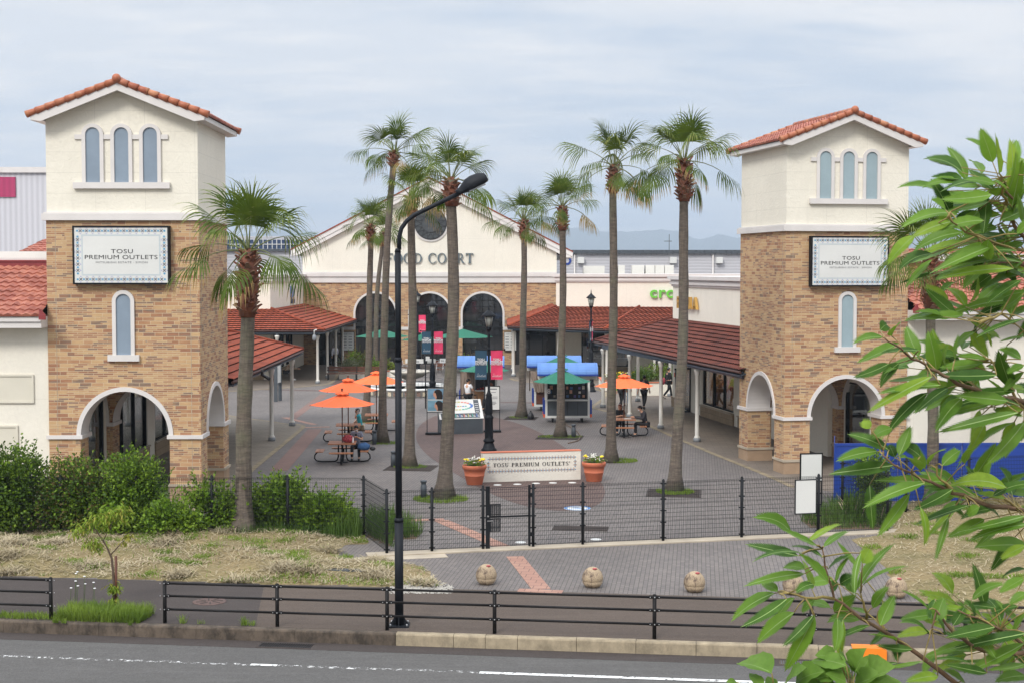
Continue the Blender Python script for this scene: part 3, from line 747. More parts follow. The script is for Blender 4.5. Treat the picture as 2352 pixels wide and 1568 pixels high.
    for sx in (-1, 1):
        x = W/2+sx*(W/2+os_); zz = tp-sl*(W/2+os_)
        a = x-.05 if sx > 0 else x
        fa.box(a, -of+.052, zz-.15, a+.05, W+of-.052, zz-.005)
        x2 = W if sx > 0 else -os_+.04
        fa.box(min(W/2+sx*(W/2-.03), x-sx*.05), -of+.052, zz-.15, max(W/2+sx*(W/2-.03), x-sx*.05), W+of-.052, zz-.13)
    # sloping soffit under the front and back overhang
    for y0 in (-of+.052, W-e):
        for sx in (-1, 1):
            ex = W/2
            P = [(W/2, y0, tp-.2), (W/2, y0+of-.03, tp-.2), (W/2+sx*ex, y0+of-.03, tp-.2-sl*ex), (W/2+sx*ex, y0, tp-.2-sl*ex)]
            fa.poly(P if sx < 0 else P[::-1])
    fa.build('fascia', M_WHITE, ro, False)
    # windows
    O, U, N = sides[0]
    for i in (-1, 0, 1):
        wx = uc + i*.862; f = MB(); ring(f, (0,0.02,0), X, -Y, wx, 11.06, .215, .325, .07, legs=9.63)
        wo = f.build('window', M_WHITE, root, False)
        a = arc(wx, .22, 11.06, n=16); MB().prism([(wx-.22, 9.62)] + a + [(wx+.22, 9.62)], (0,.02,0), X, Z, (0,-.02,0)).build('pane', frost, wo, False)
    s_ = MB().box(uc-1.45, -.1, 9.44, uc+1.45, .02, 9.625); s_.build('sill', M_WHITE, root, False)
    for a, b2 in ((-1.40,-1.19),(-.535,-.327),(.327,.535),(1.19,1.40)): MB().box(uc+a, -.035, 10.92, uc+b2, .02, 11.06).build('string_course', M_WHITE, root, False)
    f = MB(); ring(f, (0,0,0), X, -Y, uc, 6.05, .222, .335, .07, legs=4.44); wo = f.build('window', M_WHITE, root, False)
    a = arc(uc, .225, 6.05, n=16); MB().prism([(uc-.225, 4.43)] + a + [(uc+.225, 4.43)], (0,0,0), X, Z, (0,-.02,0)).build('pane', frost, wo, False)
    MB().box(uc-.475, -.11, 4.25, uc+.475, 0, 4.44).build('sill', M_WHITE, wo, False)
    return root
tl_c = A(457.6, 600, 44.8)
LT = dict(loc=(tl_c.x - 4.6*cos(.0097), 44.8 - 4.6*.0097, 0), rz=.0097, sc=1.0)
TL = tower('tall cream and ledgestone tower left of the plaza entrance, behind the overgrown hedge', LT['loc'], LT['rz'], 1.0, M_FROST)
tr_c = A(1804.4, 600, 50.6); RT = dict(loc=(tr_c.x, 50.6, 0), rz=math.atan(.1945))
TR = tower('tall cream and ledgestone tower right of the plaza entrance, beside the blue hoarding', RT['loc'], RT['rz'], .98, M_FROST2)
# ================================================================ LOW BUILDINGS BESIDE THE TOWERS
def low_building(label, loc, rz, u0, u1, side_u, sgn, frames, y_side, deep, door_ops):
    root = thing('shop_building', label, 'building', loc, rz)
    X, Y, Z = Vector((1,0,0)), Vector((0,1,0)), Vector((0,0,1))
    b = MB(); b.box(u0, .06, 0, u1, 4.7, 5.3); b.build('wall', M_STUCCO2, root)
    bd = MB(); bd.box(u0, 4.7, 0, u1, deep, 7.0); 
    MBo = (min(side_u, u1 if sgn < 0 else u0), 4.72, max(side_u, u1 if sgn < 0 else u0)); bd.box(MBo[0] if sgn<0 else MBo[0]+.26, 4.66, 0, MBo[2]-.26 if sgn<0 else MBo[2], deep, 3.0)
    bd.box(MBo[0], 4.75, 3.0, MBo[2], deep, 7.0)
    bd.build('rear_wall', M_STUCCO2, root)
    e = MB(); e.box(u0, -.62, 5.27, u1, .055, 5.46); e.box(u0, -.68, 5.46, u1, .05, 5.6); e.build('eave_band', M_WHITE, root, False)
    r = MB(); tiles(r, (u0, -.74, 5.63), (u1, -.74, 5.63), (u0, 2.75, 7.12), (u1, 2.75, 7.12), .36, .27, .06, .035)
    rr_ = r.build('roof', M_TILE, root, False)
    MB().box(u0, 2.7, 6.9, u1, 2.9, 7.26).box(u0, 2.66, 7.26, u1, 2.95, 7.31).build('ridge_flashing', M_REDM, rr_, False)
    ex = u1 if sgn < 0 else u0
    MB().prism([(0,0),(-.22*sgn,0),(-.05*sgn,.2),(0,.22)], (ex, -.80, 5.62), X, Z, (0,.05,0)).box(min(ex, ex-.2*sgn), -.86, 5.52, max(ex, ex-.2*sgn), -.81, 5.66).build('end_flashing', M_REDM, rr_, False)
    pp = MB(); pp.box(u0, 2.95, 6.8, u1, 4.8, 7.38); pp.box(u0, 5.5, 7.0, u1, 5.7, 7.62); pp.build('parapet', M_WHITE, root, False)
    for (a, c, z0, z1) in frames:
        fr = MB(); fr.box(a, .0, z0, c, .055, z0+.06); fr.box(a, .0, z1-.06, c, .055, z1); fr.box(a, .0, z0+.06, a+.06, .055, z1-.06); fr.box(c-.06, .0, z0+.06, c, .055, z1-.06)
        fr.box(a+.06, .03, z0+.06, c-.06, .05, z1-.06); fr.build('wall_panel', M_WALLP, root, False)
    # side facade that runs under the tower and on to the plaza
    O = Vector((side_u, .92, 0)); U = Y; N = X * (-sgn) if False else X * (1 if sgn < 0 else -1)
    sw = MB(); wall_open(sw, O, U, N, y_side-.92, 3.4, door_ops, .25); sw.build('shop_wall', M_STUCCO2, root)
    st = MB()
    for (a, b2, c, d) in door_ops:
        if c > .2: st.obox(O+U*(a-.1)+N*.002, U*(b2-a+.2), N*.06, Z*c)
    for (a, b2, c, d) in door_ops:
        if c > .2: st.obox(O+U*(a-.12)+Z*c+N*.002, U*(b2-a+.24), N*.1, Z*.05, 1)
    st.build('stone_base', [M_BASE, M_CONC], root)
    shopfront(root, O, U, N, y_side, door_ops, 1.7, None, False, True, 5, 2.0, None, False)
    up = MB().obox(O+U*3.8+Z*3.4-N*.25, U*(y_side-.92-3.8), N*.25, Z*(1.5)); up.build('fascia_wall', M_STUCCO2, root)
    return root
M_WALLP = M("cream wall panel", srgb(206, 200, 184), .7, .05, 1)
LBt = low_building('cream building with pink tiled eave left of the left tower', LT['loc'], LT['rz'], -22, -.0, .77, -1, [(-6, -.45, 2.98, 3.85), (-6, -.95, .3, 2.3)], 18.7, 18.7,
    [(.3, 2.5, .55, 2.95), (3.3, 8.4, .55, 2.95), (9.6, 13.5, .55, 2.95), (14.3, 17.0, .55, 2.95)])
RBt = low_building('cream building with pink tiled eave right of the right tower', RT['loc'], RT['rz'], 4.5, 28, 3.75, 1, [(7, 9.4, .3, 2.4), (12, 15, 3, 3.8)], 8.0, 9.5,
    [(.4, 2.6, .45, 2.9), (3.6, 6.4, .0, 2.7)])

# ================================================================ NEAR RIGHT SHOP (behind the right tower)
wc = Vector((8.27, 76.1, 0)); wdv = Vector((.171, -.985, 0)).normalized(); wN = Vector((-.985, -.171, 0)).normalized(); Zv = Vector((0,0,1))
root = thing('shop_building', 'cream shop behind the right tower with gold letters above its dark red canopy', 'building', (wc.x, wc.y, 0))
ops = [(.85, 3.2, .02, 2.85), (5.2, 9.9, .58, 2.85), (10.8, 14.6, .58, 2.85), (15.6, 18.2, .02, 2.85)]
b = MB(); wall_open(b, wc, wdv, wN, 21, 6.15, ops, .3); b.obox(wc - wN*.3 + Vector((0,0,0)), -wN*9, wdv*.3, Zv*6.15); b.build('wall', M_STUCCO2, root, True, True)
st = MB()
for a, b2 in ((5.1, 10.0), (10.7, 14.7)): st.obox(wc+wdv*a+wN*.003, wdv*(b2-a), wN*.08, Zv*.5, 0); st.obox(wc+wdv*a+Zv*.5+wN*.003, wdv*(b2-a), wN*.13, Zv*.06, 1)
st.obox(wc+wdv*.0+wN*.003, wdv*.8, wN*.06, Zv*.5, 0)
st.build('stone_base', [M_BASE, M_CONC], root, True, True)
cn = MB()
for z0, z1, p in ((6.15,6.25,.07),(6.25,6.4,.14),(6.4,6.5,.1),(6.5,6.68,.24)): cn.obox(wc - wdv*p - wN*9.2 + Zv*z0, wdv*(21+p), wN*(9.2+p), Zv*(z1-z0-.001))
cn.build('cornice', M_WHITE, root, False, True)
shopfront(root, wc, wdv, wN, 21, ops, 1.6, None, True, True, 9, 2.6)
dl = MB(); o_ = wc+wdv*3.2; ddir = (wN*.9 + wdv*.35).normalized()
for q in (0, .95): dl.obox(o_ + ddir*q*.93, ddir*.07, wdv*.05, Zv*2.2)
dl.obox(o_, ddir, wdv*.05, Zv*.1); dl.obox(o_+Zv*2.12, ddir, wdv*.05, Zv*.08); dl.obox(o_+ddir*.8+wdv*-.06+Zv*.8, ddir*.03, wdv*.03, Zv*.8)
dl.build('door', M_BLACK, root, False, True)
MB().obox(wc+wdv*.35+Zv*1.55+wN*.003, wdv*.25, wN*.02, Zv*.22).build('wall_plaque', M_TERRA, root, False, True)

# far right shop (crocs) with front wall facing the camera
fr0 = Vector((3.0, 101.0, 0)); fr1 = Vector((17, 98.6, 0)); fU = (fr1-fr0).normalized(); fNn = Vector((fU.y, -fU.x, 0))
root = thing('shop_building', 'cream shop with green letters right of the food court', 'building', fr0)
ops = [(1.75, 5.0, .45, 2.85), (6.6, 9.6, .45, 2.85), (10.4, 13, .45, 2.85)]
b = MB(); wall_open(b, fr0, fU, fNn, 14, 6.15, ops, .3); b.obox(fr0 - fNn*.3, fU*.3, -fNn*8.6, Zv*6.15); b.build('wall', M_STUCCO2, root, True, True)
cn = MB()
for z0, z1, p in ((6.15,6.25,.07),(6.25,6.42,.14),(6.42,6.52,.1),(6.52,6.72,.24)): cn.obox(fr0 - fU*p - fNn*8.6 + Zv*z0, fU*(15+p), fNn*(8.6+p), Zv*(z1-z0-.001))
cn.build('cornice', M_WHITE, root, False, True)
st = MB()
for a, b2, c, d in ops: st.obox(fr0+fU*(a-.1)+fNn*.003, fU*(b2-a+.2), fNn*.07, Zv*.42, 0); st.obox(fr0+fU*(a-.1)+Zv*.42+fNn*.003, fU*(b2-a+.2), fNn*.1, Zv*.05, 1)
st.build('stone_base', [M_BASE, M_CONC], root, True, True)
shopfront(root, fr0, fU, fNn, 14, ops, 1.6, None, True, True, 12, 2.4, None, False)
RWroot = root
MB().obox(fr0+fU*5.6+Zv*1.7+fNn*.003, fU*.25, fNn*.02, Zv*.3).build('wall_plaque', M_TERRA, root, False, True)
MB().obox(fr0+Zv*3.9-fU*.25-fNn*3.2, fU*.2, -fNn*.4, Zv*.95).build('loudspeaker', M_BLACK, root, False, True)
ac = MB()
for px, w_ in ((1404, .5), (1420, .5), (1452, .9), (1483, .68), (1505, .68), (1527, .68), (1340, 1.6)):
    p = A(px, 628, 112); ac.box(p.x, 112, 6.5, p.x+w_, 113.2, 7.2 + (.1 if w_ > 1 else .15))
ac.build('air_conditioner', M_BOARD, root, False, True)
MB().box(3.5, 103, 6.2, 40, 125, 6.5).build('flat_roof', M_CONC, root, False, True)

# far left wing shop: corner at (-15.46, 94.7)
lc = Vector((-15.46, 94.7, 0))
root = thing('shop_building', 'cream shop with blue logo left of the food court', 'building', lc)
b = MB(); opsA = [(1.2, 5.6, .5, 2.85), (6.4, 9.6, .5, 2.85)]; opsB = [(.9, 4.5, .5, 2.85), (6, 9, .5, 2.85)]
wall_open(b, lc, (0,1,0), (1,0,0), 15, 6.15, opsA, .3); wall_open(b, lc+Vector((-.3,0,0)), (-1,0,0), (0,-1,0), 26, 6.15, opsB, .3)
b.build('wall', M_STUCCO2, root, True, True)
cn = MB()
for z0, z1, p in ((6.15,6.25,.07),(6.25,6.4,.14),(6.4,6.5,.1),(6.5,6.68,.24)): cn.box(-42, 94.7-p, z0, -15.46+p, 109.6, z1-.001)
cn.build('cornice', M_WHITE, root, False, True)
MB().box(-15.44, 95.6, 0, -15.38, 104.6, .48).build('stone_base', M_BASE, root, True, True); MB().box(-25, 94.62, 0, -15.9, 94.68, .48).build('stone_base', M_BASE, root, True, True)
shopfront(root, lc, (0,1,0), (1,0,0), 15, opsA, 1.6, None, True, True, 22, 2.2, None, False); shopfront(root, lc+Vector((-.3,0,0)), (-1,0,0), (0,-1,0), 26, opsB, 1.6, None, True, True, 23, 2.2, None, False)
hv = MB()
for px in (555, 590, 610, 632, 650): p = A(px, 620, 100); hv.box(p.x, 100, 6.6, p.x+.5, 101, 7.25)
hv.build('air_conditioner', M_BOARD, root, False, True)

# ================================================================ FOOD COURT
FY = 109.7
f0, f1 = A(695.5, 700, FY).x, A(1278.5, 700, FY).x; fc = (f0+f1)/2
root = thing('food_court_building', 'wide gabled hall with three arched windows and sun disc at the back of the plaza', 'building', (fc, FY, 0))
ctr = [A(862, 700, FY).x, A(987.7, 700, FY).x, A(1108.5, 700, FY).x]; ar, asz = 1.50, 3.78
out = [(f0, 0)]
for c in ctr: out += [(c-ar, 0)] + arc(c, ar, asz, n=24) + [(c+ar, 0)]
out += [(f1, 0), (f1, 6.05), (f0, 6.05)]
X, Y, Z = Vector((1,0,0)), Vector((0,1,0)), Zv
b = MB(); b.poly([(p[0], FY, p[1]) for p in out])
for c in ctr:
    a = [(c-ar, 0)] + arc(c, ar, asz, n=24) + [(c+ar, 0)]
    for p, q in zip(a, a[1:]): b.quad((p[0],FY,p[1]), (q[0],FY,q[1]), (q[0],FY+.45,q[1]), (p[0],FY+.45,p[1]))
b.build('wall', M_STONE, root, True, True)
t = MB(); im = MB()
for c in ctr: ring(t, (0,FY,0), X, -Y, c, asz, ar-.02, ar+.13, .06, legs=2.78)
xs = [f0+2.6] + [q for c in ctr for q in (c-ar-.0, c+ar+.0)] + [f1-.05]
for a, b2 in zip(xs[0::2], xs[1::2]): im.box(a, FY-.08, 2.56, b2, FY+.1, 2.78)
t.build('arch_trim', M_WHITE, root, False, True); im.build('impost', M_WHITE, root, False, True)
for c in ctr:
    fr = MB(); y = FY+.34
    def half(z): return ar if z < asz else math.sqrt(max(0, ar*ar-(z-asz)**2))
    for i in range(-3, 4):
        x = i*.43; top = asz + math.sqrt(max(0, ar*ar-x*x)); wd2 = .05 if i in (-2, 0, 2) else .03; fr.box(c+x-wd2/2, y, 0, c+x+wd2/2, y+.05, top)
    for k, z in enumerate((.1, .9, 2.15, 2.62, 3.2, 3.8, 4.25, 4.7)):
        h_ = half(z); tk = .2 if k == 3 else .045; fr.box(c-h_, y+.004, z, c+h_, y+.054, z+tk)
    wo = fr.build('window', M_BLACK, root, False, True)
    a = [(c-ar, 0)] + arc(c, ar, asz, n=24) + [(c+ar, 0)]; g_ = MB().prism(a, (0, FY+.4, 0), X, Z, (0,.02,0)).build('pane', M_GLASS, wo, False)
    for v in g_.data.vertices: v.co -= root.location
for (pa, pb) in ((730, 783), (1184, 1277)):
    xa, xb = A(pa, 800, FY).x, A(pb, 800, FY).x; d = MB().box(xa, FY-.05, 0, xb, FY+.02, 2.75).build('door', M_GLASS, root, False, True)
    e = MB(); n_ = max(2, int((xb-xa)/.8))
    for i in range(n_+1): x = xa+(xb-xa)*i/n_; e.box(x-.03, FY-.1, 0, x+.03, FY-.052, 2.75)
    e.box(xa, FY-.1, 2.2, xb, FY-.055, 2.3); o = e.build('door_frame', M_BLACK, d, False)
    for v in o.data.vertices: v.co -= root.location
cn = MB()
for z0, z1, p in ((6.05,6.38,.12),(6.38,6.42,.06),(6.42,6.50,.1),(6.50,6.74,.16),(6.74,6.84,.08)): cn.box(f0-.0, FY-p, z0, f1+.0, FY+.2, z1-.002)
cn.build('cornice', M_WHITE, root, False, True)
apx, apz = A(985, 406, FY-.4).x, A(985, 406, FY-.4).z; eL, eR = A(668, 572, FY-.4), A(1316, 577, FY-.4)
gz = lambda x: apz - (apz-eL.z)*abs(x-apx)/(apx-eL.x)
MB().poly([(f0,FY+.02,6.84),(f1,FY+.02,6.84),(f1,FY+.02,gz(f1)-.3),(apx,FY+.02,apz-.3),(f0,FY+.02,gz(f0)-.3)]).build('gable_wall', M_STUCCO2, root, True, True)
rf = MB(); fa = MB()
for e in (eL, eR):
    sx = 1 if e.x > apx else -1
    rf.slab([Vector(p) for p in ((apx, FY-.45, apz), (apx, FY+28, apz), (e.x, FY+28, e.z), (e.x, FY-.45, e.z))][::(-sx)], .1)
    fa.prism([(apx, apz-.1),(e.x, e.z-.1),(e.x-.03*sx, e.z-.42),(apx, apz-.42)], (0, FY-.4, 0), X, Z, (0,.08,0))
    fa.prism([(apx, apz-.42),(e.x-.1*sx, e.z-.42),(e.x-.5*sx, e.z-.66+.2),(apx, apz-.72)], (0, FY-.36, 0), X, Z, (0,.34,0))
    fa.box(min(e.x, e.x-sx*.6), FY-.3, e.z-.5, max(e.x, e.x-sx*.6), FY+28, e.z-.12)
ro = rf.build('roof', M_TILE2, root, False, True)
fa.build('fascia', M_WHITE, root, False, True)
dk_c = A(989, 514, FY)
d = MB().tube([(dk_c.x, FY+.01, dk_c.z), (dk_c.x, FY-.06, dk_c.z)], 1.34, 40, 1, True, False).tube([(dk_c.x, FY-.05, dk_c.z), (dk_c.x, FY-.1, dk_c.z)], 1.2, 40, 0, True, False)
dd = d.build('sun_disc', [M_DISC, M_WHITE] if 'M_DISC' in globals() else [M("dark grey disc", srgb(62,66,68), .6, .2, 3), M_WHITE], root, False, True)
s_ = MB()
def bar(p, q, w_=.03):
    p, q = Vector(p), Vector(q); t_ = (q-p).normalized(); n_ = Vector((-t_.z, 0, t_.x))*w_/2; s_.obox(p-n_, q-p, n_*2, (0,-.03,0))
yb = FY-.101
for i in range(16):
    a0, a1, am = 2*pi*i/16, 2*pi*(i+1)/16, 2*pi*(i+.5)/16; P = lambda r_, a: (dk_c.x+r_*cos(a), yb, dk_c.z+r_*sin(a))
    bar(P(.66, a0), P(1.14, am)); bar(P(1.14, am), P(.66, a1)); bar(P(.66, a0), P(.66, a1)); bar(P(1.16, a0), P(1.16, a1), .04)
o = s_.build('sun_rays', M_INK, dd, False)
for v in o.data.vertices: v.co -= root.location
MB().box(f0, FY+.5, 0, f1, FY+28, 6.2).build('rear_wall', M_STUCCO2, root, True, True)

# ================================================================ CANOPIES
Wz, Ez = 4.5, 3.3
canopy('walkway_canopy', 'orange tiled canopy on white columns in front of the blue logo shop', [
    ((-40,90.6,Ez),(-11.5,90.6,Ez),(-40,94.7,Wz),(-15.4,94.7,Wz)), ((-11.5,90.6,Ez),(-11.5,109.6,Ez),(-15.4,94.7,Wz),(-15.4,109.6,Wz))],
    [((-11.5,90.6,Ez),(-15.4,94.7,Wz))], [(-24,91.2,0),(-12.0,91.2,0),(-12.0,109.4,0)], [(-12.0,91.2),(-12.0,96.0),(-12.1,101.5),(-12.2,106.5),(-14.4,90.6)], M_TILE2, (-15.4,94.7,0))
canopy('walkway_canopy', 'orange red tiled canopy with hip end just behind the left tower', [
    ((-9.35,49.45,Ez),(-9.7,68.6,Ez),(-13.2,49.45,Wz),(-13.2,64.6,Wz)), ((-9.7,68.6,Ez),(-13.2,68.6,Ez),(-13.2,64.6,Wz),(-13.25,64.6,Wz))],
    [((-9.7,68.6,Ez),(-13.2,64.6,Wz))], [(-9.75,49.6,0),(-9.92,68.0,0),(-13,68.0,0)], [(-9.8,54.3),(-9.86,60.5),(-9.9,66.4)], M_TILE2, (-13.2,49.45,0))
e0 = A(1166, 749, 97.0); eA = Vector((e0.x, 97.0, Ez)); vB = A(1388, 758, 92.4); eB = Vector((vB.x, 92.4, Ez)); eC = Vector((16, 93.5, Ez))
canopy('walkway_canopy', 'weathered orange tiled canopy in front of the green letter shop', [
    (Vector((eA.x-.1,109.6,Ez)), eA, Vector((3.0,109.6,Wz)), Vector((3.0,101.0,Wz))), (eA, eB, Vector((3.0,101.0,Wz)), Vector((8.6,100.0,Wz))), (eB, eC, Vector((8.6,100.0,Wz)), Vector((16,98.8,Wz)))],
    [(eA, (3.0,101.0,Wz)), (eB, (8.6,100.0,Wz))], [(eA.x+.4,109.4,0),(eA.x+.45,97.5,0),(eB.x,93.0,0),(16,94.2,0)], [(.1,97.3),(.05,102.8),(3.0,95.6),(eB.x+.2,93.1),(9.0,93.4)], M_TILE2, (3.0,101.0,0))
rA, rB = A(1365.6, 783, 77.0), A(1700, 851.5, 54.3)
eT = Vector((rA.x, 77.0, Ez)); eN = Vector((rB.x, 54.3, Ez)); q0 = eT + (eN-eT).normalized()*3.2; n_ = Vector((.981,.193,0))
wT = Vector((8.27,76.1,Wz)); wE = wT + wdv*21.5; 
canopy('walkway_canopy', 'dark weathered red tiled canopy on white columns running up to the right tower', [
    (eT, eN, wT - wdv*.0, wE)], [(eT, wT)], [(eT.x+.75,76.3,0),(4.64,75.2,0),(8.2,56.6,0),(8.55,54.6,0)], [(4.64,75.2),(5.59,70.1),(6.58,65.2),(7.56,60.25),(6.72,78.8),(8.77,82)], M_TILE3, (8.27,76.1,0))

# ================================================================ BACKGROUND
def siding(name, c, vertical=True, sp=.3):
    t = NT(name); v = t.coord('UV', (1,1,1), (0,0,0 if vertical else R(90))); b_ = t.n('ShaderNodeTexWave'); b_.wave_type = 'BANDS'; b_.bands_direction = 'X'; b_.inputs['Scale'].default_value = .314/sp*1.0
    t.l(v, b_.inputs[0]); col = t.mix(t.rng(b_.outputs[0], 0, 1), dk(c, .86), dk(c, 1.05)); col = t.mix(t.rng(t.noise(t.coord('Object'), .08, 4), .4, .7, 0, .3), col, dk(c, .85)); t.bump(b_.outputs[0], .3, .05); return t.fin(col, .6)
M_SIDV = siding("pale grey ribbed steel wall", srgb(196,195,200), True, .55); M_SIDH = siding("pale grey steel siding", srgb(186,185,189), False, .35)
root = thing('warehouse', 'tall pale grey ribbed warehouse with a crimson square far behind the left tower', 'warehouse', (-60, 150, 0))
MB().box(-90,150,0,-40,190,A(50, 391, 150).z).build('wall', M_SIDV, root, True, True)
zt = A(50, 388, 150).z; MB().box(-90.2,149.7,zt-.4,-39.8,190,zt+.15).build('roof_edge', M_WHITE, root, False, True)
p, q = A(-60, 407, 149.9), A(36, 453, 149.9); MB().box(p.x,149.85,q.z,q.x,149.99,p.z).build('crimson_panel', siding("crimson ribbed panel", srgb(168,44,92), True, .55), root, True, True)
def hiproof(label, loc, x0, x1, y, ze, zr, run):
    root = thing('tiled_building', label, 'building', loc); r = MB()
    tiles(r, (x0,y,ze),(x1,y,ze),(x0+run*.35,y+run,zr),(x1,y+run,zr), .36, .3, .05, .04)
    tiles(r, (x0,y+2*run,ze),(x0,y,ze),(x0+run*.35,y+run,zr),(x0+run*.35-.05,y+run,zr), .36, .3, .05, .04); r.build('roof', M_TILE, root, False, True)
    b = MB().box(x0+.2,y+.1,ze-.25,x1,y+2*run,ze-.03); b.build('eave_band', M_WHITE, root, False, True)
    MB().box(x0+.5,y+.5,0,x1-.4,y+2*run-.4,ze-.25).build('wall', M_STUCCO2, root, True, True); MB().box(x0+2.5,y+.45,ze-1.0,x1-1,y+.49,ze-.35).build('vent_band', M_SHOPD, root, False, True)
a = A(45, 579, 80); hiproof('small building with pink hipped roof peeping out left of the left tower', (a.x,80,0), a.x, -19, 80, a.z, A(66,549,82).z, 2.2)
a = A(2093, 600, 85); hiproof('pink tiled roof behind the palm right of the right tower', (a.x,85,0), a.x-2, a.x+24, 85, a.z, A(2100,572,88).z, 2.6)
root = thing('warehouse', 'long pale grey warehouse with thin dark roof behind the right shops', 'warehouse', (30, 172, 0))
xa = A(1286, 600, 172).x; zw, zt = A(1500,583,172).z, A(1500,573,172).z
MB().box(xa,172,0,75,210,zw).build('wall', M_SIDH, root, True, True)
rf = MB().box(xa-.3,171.6,zw,75.3,210,zw+.25); 
for i in range(70):
    x = xa+i*.88; rf.box(x, 171.62, zw+.25, x+.8, 175, zw+.42+.12*(i % 2)*0)
for i in range(90): rf.box(xa+i*.62, 171.5, zw-.12, xa+i*.62+.05, 171.6, zw+.3)
rf.build('roof', M_GREYM, root, False, True)
dp = MB(); lp = MB()
for px in (1320, 1638): q = A(px, 600, 171.8); MB().tube([(q.x,171.85,0),(q.x,171.85,zw-.1)], .1, 8).build('downpipe', M_WHITE, root, False, True)
for px in (1334, 1546, 1652): q = A(px, 597, 171.8); MB().box(q.x-.38,171.4,q.z-.4,q.x+.38,171.98,q.z+.3).build('ventilation_hood', M_BOARD, root, False, True)
q = A(1302, 599, 171.9); rg = MB(); ring(rg, (q.x-.0,171.98,0), X, -Y, 0, q.z, .28, .52, .06, 0, 360, 24); rg.build('blue_letter', M_BLUE, root, False, True)
an = MB(); q = A(1537, 572, 175); an.tube([(q.x,175,zw),(q.x,175,zw+2.3)], .04, 5); an.tube([(q.x-.6,175,zw+1.5),(q.x+.3,175,zw+1.5)], .04, 5); an.build('antenna', M_GREYM, root, False, True)
root = thing('warehouse', 'white industrial building seen between left tower and food court gable', 'warehouse', (-30, 172, 0))
MB().box(-48,172,0,-18,200,A(650,574,172).z).build('wall', M_SIDH, root, True, True)
MB().box(-48.3,171.6,A(650,577,172).z,-18,200,A(650,573,172).z).build('roof', M_GREYM, root, False, True)
root = thing('solar_array', 'dark blue slatted array above the white industrial building', 'solar array', (-34, 215, 0))
z0, z1, z2 = A(620,572,215).z, A(620,551,215).z, A(620,543,215).z
MB().box(-48,215,z0,-26,215.3,z1).build('panel', M("dark blue panels", srgb(44,62,92), .4, .2, 1), root, False, True)
g_ = MB(); 
for i in range(34): g_.box(-48+i*.66,214.9,z0,-47.9+i*.66,214.99,z1)
g_.box(-48,214.85,(z0+z1)/2-.05,-26,214.9,(z0+z1)/2+.05); g_.build('frame', M_BOARD, root, False, True)
MB().box(-49,216,0,-25.5,240,z2).build('wall', M_SIDH, root, True, True)
# hills
MTN = M("forested hillside", (.04,.055,.045,1), .95, .3, .004)
def hills(pts, Yd, dep):
    P = [A(x, y, Yd) for x, y in pts]; vs = []; fs = []; rr = random.Random(4); n = 8
    Q = []
    for a, b2 in zip(P, P[1:]):
        for k in range(6):
            t = k/6; c = a.lerp(b2, t); Q.append(Vector((c.x, Yd, c.z + rr.uniform(-3, 3)*(k > 0))))
    Q.append(P[-1])
    for q in Q:
        for k in range(n+1):
            t = k/n; j = rr.uniform(-1, 1)*6*(0 < k < n)
            vs.append((q.x*(1-.35*(1-t)), Yd - dep*(1-t), -.5 + (q.z+.5)*t**1.6 + j*.5))
    for i in range(len(Q)-1):
        for k in range(n): o = i*(n+1)+k; fs.append((o, o+n+1, o+n+2, o+1))
    o = MB().add(vs, fs, 0, True).build('hills', MTN, None, False); o['kind'] = 'structure'
hills([(300,560),(480,545),(560,538),(640,523),(660,522),(700,528),(740,540),(840,548),(1000,545),(1120,538),(1200,530),(1268,521),(1300,523),(1340,525),(1373,533),(1400,532),(1450,532),(1478,530),(1520,526.5),(1560,532),(1584,543),(1602,550),(1621,547),(1636,544),(1652,537.6),(1666,542),(1680,544.5),(1694,547),(1800,540),(1900,545),(2050,530),(2120,520),(2200,528),(2360,540),(2700,560)], 7000, 1500)
HZ = NT("thin blue haze"); HZ.t.nodes.remove(HZ.p); pv = HZ.n('ShaderNodeVolumePrincipled'); pv.inputs['Color'].default_value = (.74,.86,1,1); pv.inputs['Density'].default_value = 2.4e-4; pv.inputs['Anisotropy'].default_value = .2; HZ.l(pv.outputs[0], HZ.out.inputs['Volume'])
def haze():
    o = MB().box(-4500,-60,-1.4,4500,7250,330).build('haze', HZ.mat, None, False); o['kind'] = 'stuff'; o.visible_shadow = True
haze()
